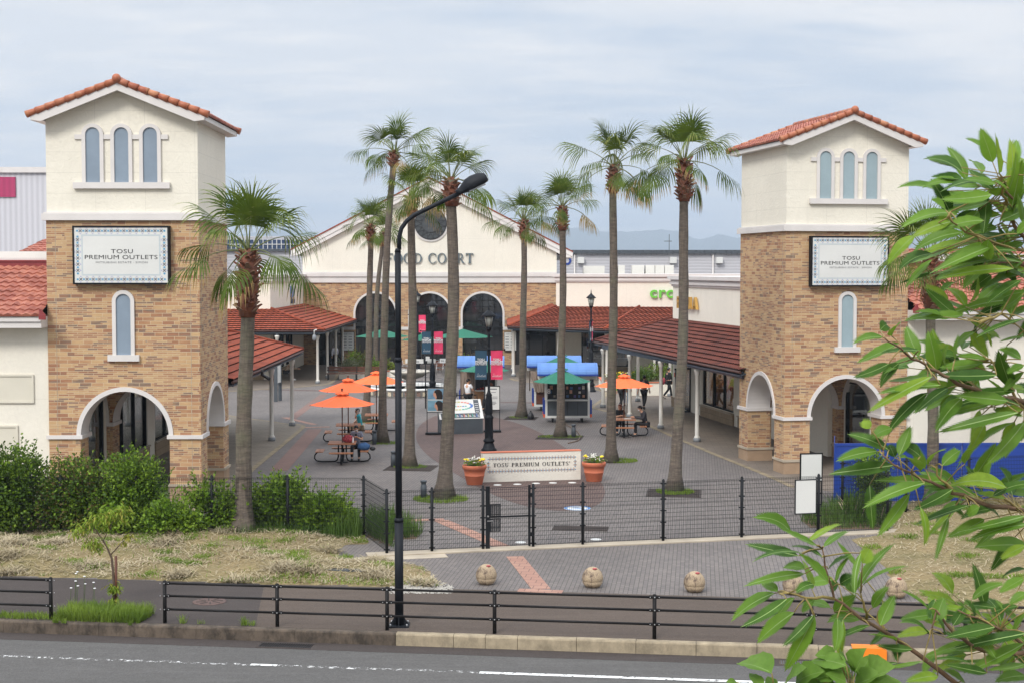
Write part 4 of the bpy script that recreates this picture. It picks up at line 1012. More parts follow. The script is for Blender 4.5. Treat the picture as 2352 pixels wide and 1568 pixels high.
# ================================================================ PALMS
def frond(mb, base, az, el, pet, fl, rr, old=0, age=0.5):
    d0 = Vector((cos(az)*cos(el), sin(az)*cos(el), sin(el))); side = Vector((-sin(az), cos(az), 0)); g = Vector((0,0,-1))
    pts = [base]; d = d0.copy(); sagk = .05 + .13*age
    for i in range(4): d = (d + g*sagk).normalized(); pts.append(pts[-1] + d*pet/4)
    mb.tube(pts, [.024,.019,.016,.013,.011], 4, 3, False)
    h = pts[-1]; dd = d; roll = rr.uniform(-.6, .6); up2 = side.cross(dd)
    if up2.z < 0: up2 = -up2
    s2 = side*cos(roll) + up2*sin(roll); u2 = s2.cross(dd)
    if u2.z < 0: u2 = -u2
    young = age < .3
    n = 30; spread = R(rr.uniform(78, 100) if young else rr.uniform(62, 84)); fold = rr.uniform(.05,.25) if young else -rr.uniform(.25,.6)
    mi = 2 if old == 2 else 0; mt = 2 if old else 1; dr = (.10 + .34*age)*rr.uniform(.8, 1.25)
    ts = (0, .2, .4, .56, .7, .85, 1.0)
    for k in range(n):
        s = -1 + 2*k/(n-1); L_ = fl*(1-.18*abs(s))*rr.uniform(.86, 1.1); tc = .42*fl*(1-abs(s))*(0 if young else 1)
        B = h + dd*tc + g*(.35*age*tc*tc/fl); dv2 = (dd + g*(.5*age*tc/fl)).normalized(); ph = s*spread
        di = (dv2*cos(ph) + s2*sin(ph) + u2*fold*abs(sin(ph))).normalized(); hw = L_*spread/(n-1)
        L_ = L_ - tc*.55; p = B; P = []; kd_ = rr.uniform(.7, 1.3)*dr
        for i, t in enumerate(ts):
            if i:
                st = t-ts[i-1]; di = (di + g*kd_*(.25 if t < .45 else 1.5)).normalized() if t > .3 else di; p = p + di*L_*st
            per = s2*cos(ph) - dd*sin(ph); per = (per - di*per.dot(di)).normalized()
            w_ = (.005, hw*.24, hw*.42, .014, .011, .007, .001)[i]; z_ = u2*(.012 if k % 2 else -.012)*min(1, t*4)
            P += [p - per*w_ + z_, p + per*w_ + z_]
        mb.add(P, [(2*i, 2*i+1, 2*i+3, 2*i+2) for i in range(4)], mi); mb.add(P[8:], [(0,1,3,2),(2,3,5,4)], mt)
def crown_mesh(seed, nf=26, rad=1.0, dead=3):
    rr = random.Random(seed); mb = MB()
    for i in range(nf):
        f = i/(nf-1); az = i*2.39996 + rr.uniform(-.25, .25)
        el = R(84 - 88*f + rr.uniform(-10, 10)); pet = (.5 + .42*min(1, f*1.5))*rad*rr.uniform(.8, 1.25)
        old = 0 if f < .8 else (1 if rr.random() < .75 else 2)
        frond(mb, Vector((0,0,.12*(1-f))) + Vector((cos(az), sin(az), 0))*.07, az, el, pet, (1.0 if f > .15 else .9)*rad*rr.uniform(.85, 1.12), rr, old, f)
    return mb
CROWN = {}
def palm(label, bx, by, cx, cy, rad, boot, seed, thick=1.0, bend=0, z0=0, group='fan palms of the plaza', stub=None):
    b = G(bx, by, z0); Y = b.y; c = A(cx, cy, Y + .3*bend); root = thing('palm_tree', label, 'palm tree', b, 0, group)
    top = c - b; rr = random.Random(seed*7+1); n = 22; pts = []; rs = []
    for i in range(n+1):
        t = i/n; sway = sin(t*pi)*bend*.16 + .02*sin(t*9+seed)
        pts.append(Vector((top.x*t + sway, top.y*t, top.z*t)))
        r = (.128 + .05*(1-t) + .15*max(0, 1-t*top.z/1.1)**2)*thick*(1+.035*sin(t*37+seed)+.02*sin(t*91)); rs.append(r)
    MB().tube(pts, rs, 16).build('trunk', M_BARK, root, False)
    # leaf bases
    mb = MB(); L_ = boot; N = int(46*boot)
    t0 = 1 - L_/top.z
    axis = lambda t: Vector((top.x*t + sin(t*pi)*bend*.16, top.y*t, top.z*t))
    mb.tube([axis(t0), axis(t0+(1-t0)*.25), axis(t0+(1-t0)*.6), axis(.985), axis(1.0)+Vector((0,0,.12))], [.16*thick, .20*thick, .19*thick, .16*thick, .09], 12, 0)
    for k in range(N):
        t = t0 + (1-t0)*(k/N); a = k*2.39996 + rr.uniform(-.2,.2); f = k/N
        p = axis(t); o = Vector((cos(a), sin(a), 0)); s_ = Vector((-sin(a), cos(a), 0)); rr0 = (.15+.045*sin(f*pi))*thick
        w0, ln = .085*rr.uniform(.8,1.2), rr.uniform(.13, .26)*(1 if boot > 1 else .8); e = rr.uniform(.5, 1.1)
        tip = p + o*(rr0 + ln*cos(e)) + Vector((0,0,ln*sin(e)))
        q0 = p + o*rr0*.8
        mb.add([q0-s_*w0, q0+s_*w0, q0+Vector((0,0,.09)), tip-s_*w0*.45, tip+s_*w0*.45, tip+Vector((0,0,.03))-o*.03], [(0,1,4,3),(0,3,5,2),(1,2,5,4),(3,4,5)], 0 if rr.random() < .55 else 1)
    mb.build('leaf_bases', [M_BOOT, M_BOOT2], root, False)
    key = seed % 4
    if key not in CROWN:
        CROWN[key] = crown_mesh(100+key, 17+key, 1.0)
        o = CROWN[key].build('crown', [M_PALM, M_PALMY, M_PALMB, M_STALK], root, False); CROWN[key] = o.data
    else:
        o = bpy.data.objects.new('crown', CROWN[key]); COL.objects.link(o); o.parent = root
    o.location = top; o.scale = (rad/1.58,)*3; o.rotation_euler = (rr.uniform(-.08,.08), rr.uniform(-.08,.08), seed*1.7)
    return root
palm('near palm rising from the hedge before the left tower, long shaggy red brown leaf bases', 556, 1228, 571, 580, 1.98, 1.7, 1, 1.3, 0)
palm('thick palm just right of the street lamp post, crown level with the lamp head', 1018, 1142, 1036, 415, 1.55, .8, 2, 1.2, 1)
palm('palm left of the street lamp head, its crown partly hidden behind the lamp arm', 940, 1070, 945, 455, 1.35, .7, 3, 1.0, .4)
palm('tallest palm of the left row, slim trunk just left of the lamp post', 880, 1016, 906, 352, 1.65, .55, 4, .95, -1)
palm('shorter palm behind the orange parasols with its crown against the cream gable', 841, 968, 852, 520, 1.42, .7, 5, .95, .2)
palm('thin palm growing from the white planter before the left arched window', 862, 846, 881, 535, 1.45, .9, 6, 1.0, -1, .45)
palm('palm between the map board and the front kiosk, scarred pale trunk foot', 1197, 957, 1203, 508, 1.65, .9, 7, 1.0, .3)
palm('palm in front of the kiosk with the green parasol', 1286, 1003, 1292, 478, 1.62, .95, 8, .98, .3)
palm('palm beside the right terracotta pot, crown lower than its right neighbour', 1403, 1060, 1409, 385, 1.85, .95, 9, 1.0, .2)
palm('tall leaning palm left of the right tower, thick skirt of dark stubs', 1550, 1127, 1572, 372, 1.75, 1.25, 10, 1.05, .6)
palm('palm in front of the blue hoarding right of the right tower, behind the near leaves', 2142, 1160, 2135, 590, 1.75, 1.6, 11, 1.0, .2)
palm('distant small palm behind the shop roofs right of the middle', 1548, 690, 1549, 617, 1.7, .6, 12, 1.0, 0, 0.0, 'distant palms')
# ================================================================ HEDGES, SHRUBS
def leaves(mb, blobs, n, sz, mi=(0,), seed=1, surf=.55, sprig=0, jit=.25):
    rr = random.Random(seed); vol = [b[3]*b[4]*b[5] for b in blobs]; tot = sum(vol)
    for b, v in zip(blobs, vol):
        k = int(n*v/tot); ph = [rr.uniform(0, 6.28) for _ in range(6)]
        for _ in range(k):
            u = rr.uniform(-1, 1); a = rr.uniform(0, 2*pi); s_ = math.sqrt(1-u*u)
            d = Vector((s_*cos(a), s_*sin(a), u)); lump = 1 + jit*(sin(5*a+ph[0])*sin(4*u+ph[1]) + .7*sin(9*a+ph[2]+6*u)*.6 + .35*sin(17*a+11*u+ph[3]))
            r = (rr.random()**surf)*lump
            c = Vector((b[0]+d.x*b[3]*r, b[1]+d.y*b[4]*r, b[2]+d.z*b[5]*r))
            if c.z < .02: continue
            t = (d + Vector((rr.gauss(0,.7), rr.gauss(0,.7), rr.gauss(.15,.6)))).normalized(); w_ = t.cross(Vector((rr.gauss(0,1), rr.gauss(0,1), rr.gauss(0,1)))).normalized()
            L_ = sz*rr.uniform(.6, 1.4); W_ = L_*.32
            m_ = mi[rr.randrange(len(mi))]
            mb.add([c - t*L_*.5, c + w_*W_, c + t*L_*.5, c - w_*W_], [(0,1,2,3)], m_)
        for _ in range(int(sprig*v/tot)):
            a = rr.uniform(0, 2*pi); u = rr.uniform(.35, 1); s_ = math.sqrt(1-u*u); d = Vector((s_*cos(a), s_*sin(a), u))
            p = Vector((b[0]+d.x*b[3]*.9, b[1]+d.y*b[4]*.9, b[2]+d.z*b[5]*.9)); g = (d + Vector((rr.gauss(0,.3), rr.gauss(0,.3), .7))).normalized(); ln = rr.uniform(.2,.55)
            mb.tube([p, p+g*ln*.5, p+g*ln], [.006,.005,.003], 3, 2 if 2 in mi else mi[0], False)
            for q in range(int(ln/.035)):
                c = p + g*(q*.035); t = (g + Vector((rr.gauss(0,.8), rr.gauss(0,.8), rr.gauss(0,.5)))).normalized(); w_ = t.cross(Vector((rr.gauss(0,1), rr.gauss(0,1), rr.gauss(0,1)))).normalized(); L_ = sz*rr.uniform(.7,1.2)
                mb.add([c, c+t*L_*.5+w_*L_*.25, c+t*L_, c+t*L_*.5-w_*L_*.25], [(0,1,2,3)], mi[rr.randrange(len(mi))])
def bush(label, loc, blobs, n, sz, mats, mi, seed, sprig=0, cat='bush', name='bush', surf=.45, group=None, stems=9):
    root = thing(name, label, cat, loc, 0, group); mb = MB(); leaves(mb, blobs, n, sz, mi, seed, surf, sprig); mb.build('foliage', mats, root, False)
    rr = random.Random(seed+50); st = MB()
    for _ in range(stems):
        b = rr.choice(blobs); p = Vector((b[0]*.7+rr.uniform(-.15,.15), b[1]*.7+rr.uniform(-.1,.1), -.03 if blobs[0][2] > .1 else blobs[0][2])); q = Vector((b[0]+rr.uniform(-.6,.6)*b[3], b[1]+rr.uniform(-.6,.6)*b[4], b[2]+rr.uniform(.2,.8)*b[5]))
        st.tube([p, p.lerp(q,.5)+Vector((rr.uniform(-.06,.06), rr.uniform(-.06,.06), .03)), q], [.018,.012,.005], 4)
    st.build('stems', M_TWIG, root, False); return root
HM = [M_HEDGE, M_HEDGE2, M_HEDGE3]
hg = 'bushes of the overgrown hedge'
bush('dark green hedge bush at the left edge of the picture, tallest of the hedge', (-13.6,39.2,0), [(-.6,0,1.3,1.2,.8,1.2),(.5,.1,1.2,.8,.8,1.15),(-.2,0,.7,1.3,.85,.8)], 24000, .09, HM, (0,0,0,1), 1, 60, group=hg)
bush('hedge bush with reddish top in front of the left pier of the left tower', (-11.7,39.2,0), [(0,0,1.0,.95,.75,1.05),(.4,-.1,.8,.9,.8,.85),(-.3,.1,.6,.9,.8,.7)], 19000, .085, HM, (0,0,1,2), 2, 60, group=hg)
bush('bright topped hedge bush below the arch of the left tower', (-10.2,39.1,0), [(0,0,1.15,.85,.75,1.0),(.35,0,1.0,.7,.7,.9),(0,-.2,.55,.95,.8,.6)], 19000, .085, HM, (0,1,1,0), 3, 90, group=hg)
bush('low yellow green bush at the foot of the hedge behind the sapling', (-8.95,38.3,0), [(0,0,.5,.7,.5,.52),(.45,0,.38,.5,.45,.42)], 7000, .09, HM, (1,1,0), 4, 30, group=hg)
bush('sparse see-through bush on the mesh fence left of the near palm', (-7.85,38.9,0), [(-.35,0,.95,.5,.35,.42),(.3,0,.75,.55,.35,.6),(.1,0,.35,.7,.4,.35)], 3600, .10, HM, (1,1,0), 5, 60, group=hg, surf=.7)
bush('rounded green bush immediately right of the near palm trunk', (-6.15,39.5,0), [(0,0,.8,.7,.55,.7),(-.45,0,.6,.6,.55,.55),(.4,0,.5,.6,.55,.5)], 12000, .10, HM, (1,0,1), 6, 60, group=hg)
bush('yellow green bush at the right end of the hedge beside the fence corner', (-4.95,39.2,0), [(0,0,.55,.65,.5,.5),(.35,-.1,.4,.5,.45,.4),(-.4,0,.48,.5,.45,.45)], 9500, .095, HM, (1,1,1,0), 7, 50, group=hg)
bush('small bright leafed weed bush in the dark foot of the hedge', (-10.45,38.35,0), [(0,0,.5,.45,.35,.5)], 700, .14, HM, (1,), 8, 0, group=hg, surf=.7)
mb = MB(); rr = random.Random(3)
blades(mb, 2600, lambda x, y: True, lambda x, y: 0, (-10, -3.95, 38.35, 39.3), .38, (.9, 1.5), .008, 0, None, 31)
blades(mb, 500, lambda x, y: True, lambda x, y: 0, (-4.7, -3.95, 38.2, 39.4), .7, (1.0, 1.5), .009, 0, None, 32)
tag(mb.build('long_grass', M_GRASSD, None, False), kind='stuff')
# roots of tufts on the kerb edge, cracks
mb = MB()
def strip_grass(s0, s1, n0, n1, n, h, seed):
    r_ = random.Random(seed)
    for _ in range(n):
        p = KP(r_.uniform(s0, s1), r_.uniform(n0, n1), 0); a = r_.uniform(0, 2*pi); e = r_.uniform(.7, 1.5); ln = h*r_.uniform(.5, 1.3); d = Vector((cos(a)*cos(e), sin(a)*cos(e), sin(e)))*ln; s_ = Vector((-sin(a), cos(a), 0))*.005
        mid = p+d*.6+Vector((0,0,.05*ln)); tip = p+d-Vector((0,0,.15*ln)); mb.add([p-s_,p+s_,mid+s_*.7,mid-s_*.7,tip], [(0,1,2,3),(3,2,4)])
sx = lambda px, py: (G(px, py)-K0).dot(kd)
strip_grass(sx(0,1410)-6, sx(140,1412), .15, .5, 5200, .13, 41); strip_grass(sx(148,1412), sx(345,1415), .12, .95, 5200, .30, 42); strip_grass(sx(345,1400), sx(372,1400), .3, .8, 240, .2, 46)
for px, py, n, h in ((125,1440,60,.16),(145,1440,40,.12),(420,1428,45,.22),(465,1424,25,.1),(568,1432,60,.2),(586,1424,35,.14),(305,1442,30,.12)):
    s_ = sx(px, 1430); strip_grass(s_-.06, s_+.06, (.2 if py < 1435 else -.06), (.3 if py < 1435 else 0), n, h, px)
tag(mb.build('kerbside_grass', M_GRASS, None, False), kind='stuff')
# grass and grates round the palms
def tuft(px, py, rx, ry, n, h, seed, mat=M_GRASS, hole=.2):
    c = G(px, py); m2 = MB(); r_ = random.Random(seed)
    for _ in range(n):
        a = r_.uniform(0, 2*pi); q = math.sqrt(r_.uniform(hole, 1)); x, y = c.x+rx*q*cos(a), c.y+ry*q*sin(a); b = r_.uniform(0, 2*pi); e = r_.uniform(.6, 1.5); ln = h*r_.uniform(.4, 1.3)
        d = Vector((cos(b)*cos(e), sin(b)*cos(e), sin(e)))*ln; s_ = Vector((-sin(b), cos(b), 0))*.007; p = Vector((x, y, 0)); mid = p+d*.6; tip = p+d-Vector((0,0,.1*ln)); m2.add([p-s_,p+s_,mid+s_*.7,mid-s_*.7,tip], [(0,1,2,3),(3,2,4)])
    return tag(m2.build('grass_patch', mat, None, False), kind='stuff')
tuft(1012,1146,.85,.75,1500,.13,1); tuft(1550,1130,.6,.6,1100,.14,2); tuft(1418,1058,.75,.6,1300,.12,3); tuft(1286,1003,.95,.55,900,.09,4); tuft(942,1072,.6,.5,700,.1,5); tuft(884,1017,.6,.5,500,.1,6); tuft(1197,958,.6,.55,500,.08,7); tuft(842,968,.6,.5,300,.08,8)
def grate(px, py, w_, d_, rz, lab):
    c = G(px, py); root = thing('tree_grate', lab, 'tree grate', c, rz, 'metal grates at the palm feet'); m2 = MB()
    for i in range(14): m2.box(-w_/2+.05, -d_/2+d_*i/14+.02, .004, w_/2-.05, -d_/2+d_*i/14+.02+d_/28, .016)
    m2.build('bars', M_FOOTD, root, False); f = MB(); f.box(-w_/2,-d_/2,.003,w_/2,-d_/2+.04,.02); f.box(-w_/2,d_/2-.04,.003,w_/2,d_/2,.02); f.box(-w_/2,-d_/2+.04,.003,-w_/2+.04,d_/2-.04,.02); f.box(w_/2-.04,-d_/2+.04,.003,w_/2,d_/2-.04,.02); f.build('frame', M_FOOTD, root, False)
for a in ((1286,1004,1.9,1.5,R(-8),'grate round the palm in front of the kiosk'),(944,1074,1.7,1.5,R(-8),'grate round the palm left of the lamp head'),(1548,1132,1.7,1.6,R(-8),'grate round the tall leaning palm'),(1197,960,1.5,1.4,R(-8),'grate round the scarred palm near the kiosk')): grate(*a)
# yucca and small tree by the right fence
yc = G(1962, 1196); root = thing('spiky_plant', 'clump of long sword leaves by the blue hoarding behind the fence', 'plant', yc); m2 = MB(); rr = random.Random(8)
for k in range(95):
    a = rr.uniform(0, 2*pi); e = R(rr.uniform(15, 85)); ln = rr.uniform(.7, 1.15); o = Vector((rr.gauss(0,.22), rr.gauss(0,.12), 0)); d = Vector((cos(a)*cos(e), sin(a)*cos(e), sin(e))); s_ = Vector((-sin(a), cos(a), 0))*.02
    p0, p1, p2, p3 = o, o+d*ln*.4, o+d*ln*.75-Vector((0,0,.05)), o+d*ln-Vector((0,0,.2*cos(e)))
    m2.add([p0-s_,p0+s_,p1+s_,p1-s_,p2+s_*.7,p2-s_*.7,p3], [(0,1,2,3),(3,2,4,5),(5,4,6)], 0 if rr.random() < .8 else 1)
m2.build('leaves', [M_GRASSD, M_HAY], root, False)
bush('small round dark green tree against the blue hoarding', tuple(G(2002,1185)), [(0,0,1.15,.55,.5,.75),(.1,0,.6,.4,.4,.5)], 5200, .07, HM, (0,0,1), 61, 20, 'small tree', 'small_tree')
# sapling by the kerb
sp_ = G(260.5, 1397); root = thing('sapling', 'young staked tree with drooping yellow green leaves beside the kerb', 'young tree', sp_)
MB().tube([(0,0,0),(.02,0,.5),(-.02,0,1.05),(-.12,0,1.3),(-.3,.05,1.55),(-.42,.05,1.75)], [.03,.028,.024,.018,.014,.01], 8).tube([(-.05,0,1.12),(.1,0,1.28),(.22,.02,1.42)], [.016,.013,.008], 6).tube([(-.2,0,1.4),(-.05,.1,1.75),(.12,.1,2.0)], [.012,.01,.006], 6).build('trunk', M_TWIG, root, False)
MB().tube([(.05,.02,0),(.06,.02,1.1)], [.03,.028], 8).build('stake', M_WOODD, root, False)
m2 = MB(); rr = random.Random(15)
def droop_leaves(c, n, r, L_, mi):
    for _ in range(n):
        a = rr.uniform(0, 2*pi); p = Vector(c) + Vector((rr.gauss(0,r), rr.gauss(0,r), rr.gauss(0,r*.7))); d = Vector((cos(a), sin(a), rr.uniform(-1.1,-.1))).normalized(); s_ = d.cross(Vector((0,0,1))).normalized()*L_*.13
        q = p+d*L_*.5; t = p+d*L_-Vector((0,0,.03)); m2.add([p, q+s_, t, q-s_], [(0,1,2,3)], mi if rr.random() < .75 else 1-mi)
for c, n, r in (((.18,.1,2.05),90,.08),((-.05,.1,1.95),80,.09),((-.35,.05,1.85),110,.1),((-.6,0,1.72),90,.1),((-.72,0,1.6),50,.08),((.1,.1,1.85),50,.07)): droop_leaves(c, n, r, .13, 0)
for c, n, r in (((-.42,0,1.4),110,.08),((-.3,0,1.3),80,.08)): droop_leaves(c, n, r, .12, 0)
droop_leaves((.33,.0,1.52),60,.05,.11,1); droop_leaves((.22,0,1.38),30,.04,.1,1); droop_leaves((.02,-.02,.45),160,.07,.11,0); droop_leaves((.02,-.02,.2),60,.06,.1,0)
m2.build('foliage', [leafm('fresh sapling leaf', (.20,.30,.03,1), (.30,.40,.05,1), .35, .5, 3), leafm("yellowing sapling leaf", (.32,.30,.05,1), (.42,.40,.09,1), .3, .5, 3)], root, False)
# wild flowers
root = thing('wild_flowers', 'white daisy heads on thin stems in the grass tuft left of the sapling', 'flowers', sp_ + Vector((-.6,0,0))); m2 = MB()
for k in range(9):
    x, y, h_ = rr.uniform(-.35,.25), rr.uniform(-.15,.3), rr.uniform(.35,.75); m2.tube([(x,y,0),(x+.03,y,h_)], .004, 3, 0); m2.ball((x+.03,y,h_), .03, .03, .012, 8, 4, 1)
m2.build('flower_heads', [M_GRASSD, M_STAMPW], root, False)

# ================================================================ TEXT
def font_geo(s, size, bold=0.0, sx=1.0, depth=.01, align='CENTER', spacing=1.0, track=None):
    cu = bpy.data.curves.new('t', 'FONT'); cu.body = s; cu.size = size; cu.extrude = depth/2; cu.offset = bold; cu.align_x = align; cu.align_y = 'BOTTOM_BASELINE' if False else 'TOP_BASELINE'; cu.space_line = spacing
    if track: cu.space_character = track
    cu.resolution_u = 4
    o = bpy.data.objects.new('t', cu); COL.objects.link(o); bpy.context.view_layer.update()
    me = o.to_mesh(); vs = [(v.co.x*sx, v.co.y, v.co.z + depth/2) for v in me.vertices]; fs = [tuple(p.vertices) for p in me.polygons]
    o.to_mesh_clear(); bpy.data.objects.remove(o); bpy.data.curves.remove(cu); return vs, fs
def put_text(mb, s, size, O, U, V, bold=0, sx=1.0, depth=.01, m=0, align='CENTER', spacing=1.0, track=None):
    vs, fs = font_geo(s, size, bold, sx, depth, align, spacing, track); U, V = Vector(U).normalized(), Vector(V).normalized(); mb.merge(vs, fs, O, U, V, U.cross(V), m)
def G_arc(cx, cy, rx, ry, tx, ty, a0, a1, n=14):
    o = [(cx+rx*cos(R(a0+(a1-a0)*i/n)), cy+ry*sin(R(a0+(a1-a0)*i/n))) for i in range(n+1)]; q = [(cx+(rx-tx)*cos(R(a0+(a1-a0)*i/n)), cy+(ry-ty)*sin(R(a0+(a1-a0)*i/n))) for i in range(n+1)]
    return [[o[i], o[i+1], q[i+1], q[i]] for i in range(n)]
def glyph(c):
    T, t = .19, .055; B = lambda x0, y0, x1, y1: [(x0,y0),(x1,y0),(x1,y1),(x0,y1)]
    foot = lambda x, w_=.28, y=0: B(x-w_/2, y, x+w_/2, y+t*.8)
    if c == 'T': return [B(.28,.04,.28+T,.95), foot(.355,.32), B(.0,.95,.71,1), [(0,.95),(0,.74),(.04,.74),(.09,.95)], [(.71,.95),(.71,.74),(.67,.74),(.62,.95)]], .71
    if c == 'F': return [B(.08,.04,.08+T,.96), foot(.155,.3), foot(.155,.3,.96), B(.23,.95,.62,1), [(.62,.95),(.62,.76),(.59,.76),(.54,.95)], B(.23,.47,.46,.52), B(.44,.4,.47,.6)], .64
    if c == 'E': return [B(.08,.04,.08+T,.96), foot(.155,.3), foot(.155,.3,.96), B(.23,.95,.62,1), [(.62,.95),(.62,.76),(.59,.76),(.54,.95)], B(.23,.47,.46,.52), B(.44,.4,.47,.6), B(.23,0,.66,.05), [(.66,.05),(.66,.26),(.63,.26),(.57,.05)]], .68
    if c == 'L': return [B(.08,.04,.08+T,.96), foot(.155,.3), foot(.155,.3,.96), B(.23,0,.63,.05), [(.63,.05),(.63,.28),(.6,.28),(.54,.05)]], .65
    if c == 'I': return [B(.08,.04,.08+T,.96), foot(.155,.3), foot(.155,.3,.96)], .32
    if c == 'O': return G_arc(.42,.5,.42,.52,.15,.05,0,360,28), .86
    if c == 'C': return G_arc(.42,.5,.42,.52,.15,.05,48,312,22) + [[(.67,.89),(.72,.97),(.72,.66),(.69,.66)], [(.67,.1),(.76,.22),(.72,.24),(.62,.06)]], .8
    if c == 'D': return [B(.08,.0,.08+T,1), foot(.155,.3), foot(.155,.3,.96), B(.2,.95,.38,1), B(.2,0,.38,.05)] + G_arc(.36,.5,.46,.5,.15,.05,-90,90,16), .86
    if c == 'U': return [B(.08,.35,.08+T,.96), foot(.155,.28,.96), B(.62,.35,.67,.96), foot(.645,.22,.96)] + G_arc(.375,.36,.295,.38,.13,.08,180,360,14), .78
    if c == 'P': return [B(.08,.04,.08+T,.96), foot(.155,.3), foot(.155,.3,.96), B(.2,.95,.36,1), B(.2,.43,.36,.48)] + G_arc(.36,.715,.26,.285,.14,.05,-90,90,14), .66
    if c == 'R': return [B(.08,.04,.08+T,.96), foot(.155,.3), foot(.155,.3,.96), B(.2,.95,.36,1), B(.2,.45,.36,.5), [(.34,.47),(.5,.47),(.74,.04),(.58,.0)], foot(.7,.26)] + G_arc(.36,.725,.27,.275,.14,.05,-90,90,14), .82
    if c == 'S': return G_arc(.3,.74,.25,.27,.12,.05,40,225,12) + G_arc(.3,.26,.27,.27,.13,.05,-140,60,12) + [[(.1,.58),(.2,.64),(.5,.44),(.42,.36)], B(.47,.72,.5,.98), B(.03,.02,.06,.3)], .6
    if c == 'M': return [B(.1,.04,.15,.96), foot(.125,.24), foot(.12,.26,.96), [(.1,1),(.27,1),(.55,.14),(.47,.0)], [(.47,.0),(.52,.0),(.82,1),(.77,1)], B(.77,.04,.92,.96), foot(.845,.3), foot(.86,.26,.96)], 1.0
    if c == '®': return G_arc(.1,.85,.12,.13,.03,.03,0,360,14) + [B(.06,.78,.09,.93), B(.06,.9,.14,.93)], .26
    return [], .4
def serif_text(mb, s, cap, O, U, V, N, depth, gap=.1, m=0, width=None):
    tot = sum(glyph(c)[1] + gap for c in s) - gap; k = cap if not width else width/tot; x = -tot/2; i = 0
    O, U, V, N = map(Vector, (O, U, V, N))
    for c in s:
        ps, w_ = glyph(c)
        for p in ps:
            i += 1; mb.prism([((x+q[0])*k, q[1]*cap) for q in p], O, U, V, N*(depth+.00025*(i % 9)), m)
        x += w_ + gap
def tile_border(mb, O, U, V, N, w_, h_, b, cell, cols):
    """patterned tile band: discs, diagonal crosses and lozenges, raised a hair above the panel"""
    O, U, V, N = map(Vector, (O, U, V, N)); nx, ny = max(2, round(w_/cell)), max(2, round(h_/cell)); cx, cy = w_/nx, h_/ny
    def disc(x, y, r, mi, d): mb.prism([(x+r*cos(2*pi*k/8), y+r*sin(2*pi*k/8)) for k in range(8)], O, U, V, N*d, mi)
    def dia(x, y, r, mi, d): mb.prism([(x-r,y),(x,y-r),(x+r,y),(x,y+r)], O, U, V, N*d, mi)
    def cr(x, y, r, mi, d):
        for s_ in (1, -1):
            e = .16*r; mb.prism([(x-r-e,y-s_*r+s_*e),(x-r+e,y-s_*r-s_*e),(x+r+e,y+s_*r-s_*e),(x+r-e,y+s_*r+s_*e)], O, U, V, N*(d+.0002*s_), mi)
    pos = [(cx*(i+.5), y) for i in range(nx) for y in (b/2, h_-b/2)] + [(x, cy*(j+.5)) for j in range(1, ny-1) for x in (b/2, w_-b/2)]
    for x, y in pos: disc(x, y, b*.17, cols[0], .004)
    pos2 = [(cx*i, y, 1) for i in range(1, nx) for y in (b/2, h_-b/2)] + [(x, cy*j, 0) for j in range(2, ny-1) for x in (b/2, w_-b/2)]
    for x, y, hz in pos2:
        cr(x, y, b*.22, cols[1], .003)
        for s_ in (-1, 1): dia(x + (0 if hz else s_*b*.4), y + (s_*b*.4 if hz else 0), b*.11, cols[2], .0025)
M_TB = [M_BOARD, M("sky blue glaze", srgb(98,152,184), .3, .05), M("dark blue glaze", srgb(52,58,76), .3, .05), M("lilac glaze", srgb(150,150,190), .3, .05), M("brown red glaze", srgb(120,60,56), .4, .05), M_INK, M("grey lettering", srgb(120,120,122), .5, .05)]
def tower_sign(lab, T):
    ca, sa = cos(T['rz']), sin(T['rz']); k = T.get('sc', 1); root = thing('sign_board', lab, 'sign', Vector(T['loc']) + Vector((ca*2.3*k + sa*.0, sa*2.3*k, 0)), T['rz'], 'sign boards on the towers', k)
    w_, h_, z0 = 2.90, 1.76, 6.56; X, Z, N = (1,0,0), (0,0,1), (0,-1,0)
    MB().box(-w_/2, -.24, z0, w_/2, -.01, z0+.05).box(-w_/2, -.24, z0+h_-.05, w_/2, -.01, z0+h_).box(-w_/2, -.24, z0+.05, -w_/2+.05, -.01, z0+h_-.05).box(w_/2-.05, -.24, z0+.05, w_/2, -.01, z0+h_-.05).build('frame', M_BLACK, root, False)
    MB().box(-w_/2+.05, -.22, z0+.05, w_/2-.05, -.02, z0+h_-.05).build('panel', M_BOARD, root, False)
    tb = MB(); tile_border(tb, (-w_/2+.05, -.2205, z0+.05), X, Z, N, w_-.1, h_-.1, .205, .192, (1,2,3)); tb.build('tile_border', M_TB, root, False)
    r_ = MB()
    iw, ih = w_/2-.27, h_/2-.27; zc = z0+h_/2
    for a in (0, .025):
        for p, q in (((-iw+a,zc-ih+a),(iw-a,zc-ih+a+.008)), ((-iw+a,zc+ih-a-.008),(iw-a,zc+ih-a)), ((-iw+a,zc-ih+a+.009),(-iw+a+.008,zc+ih-a-.009)), ((iw-a-.008,zc-ih+a+.009),(iw-a,zc+ih-a-.009))): r_.box(p[0],-.223,p[1],q[0],-.2205,q[1])
    r_.build('inner_line', M("pale blue line", srgb(150,176,190), .4, .05), root, False)
    t = MB(); put_text(t, "TOSU", .175, (.035,-.222,zc+.055), X, Z, 0, 1.42, .004, 5, track=1.08); put_text(t, "PREMIUM OUTLETS", .175, (.0,-.222,zc-.12), X, Z, 0, 1.42, .004, 5, track=1.04)
    put_text(t, "MITSUBISHI ESTATE · SIMON", .08, (.02,-.222,zc-.245), X, Z, 0, 1.4, .004, 6, track=1.12); put_text(t, "®", .06, (1.17,-.222,zc-.03), X, Z, .0, 1.0, .004, 6)
    t.build('lettering', M_TB, root, False); return root
tower_sign('white sign board with blue tile border on the left tower', dict(LT)); tower_sign('white sign board with blue tile border on the right tower, overlapped by palm fronds', dict(RT, sc=.98))
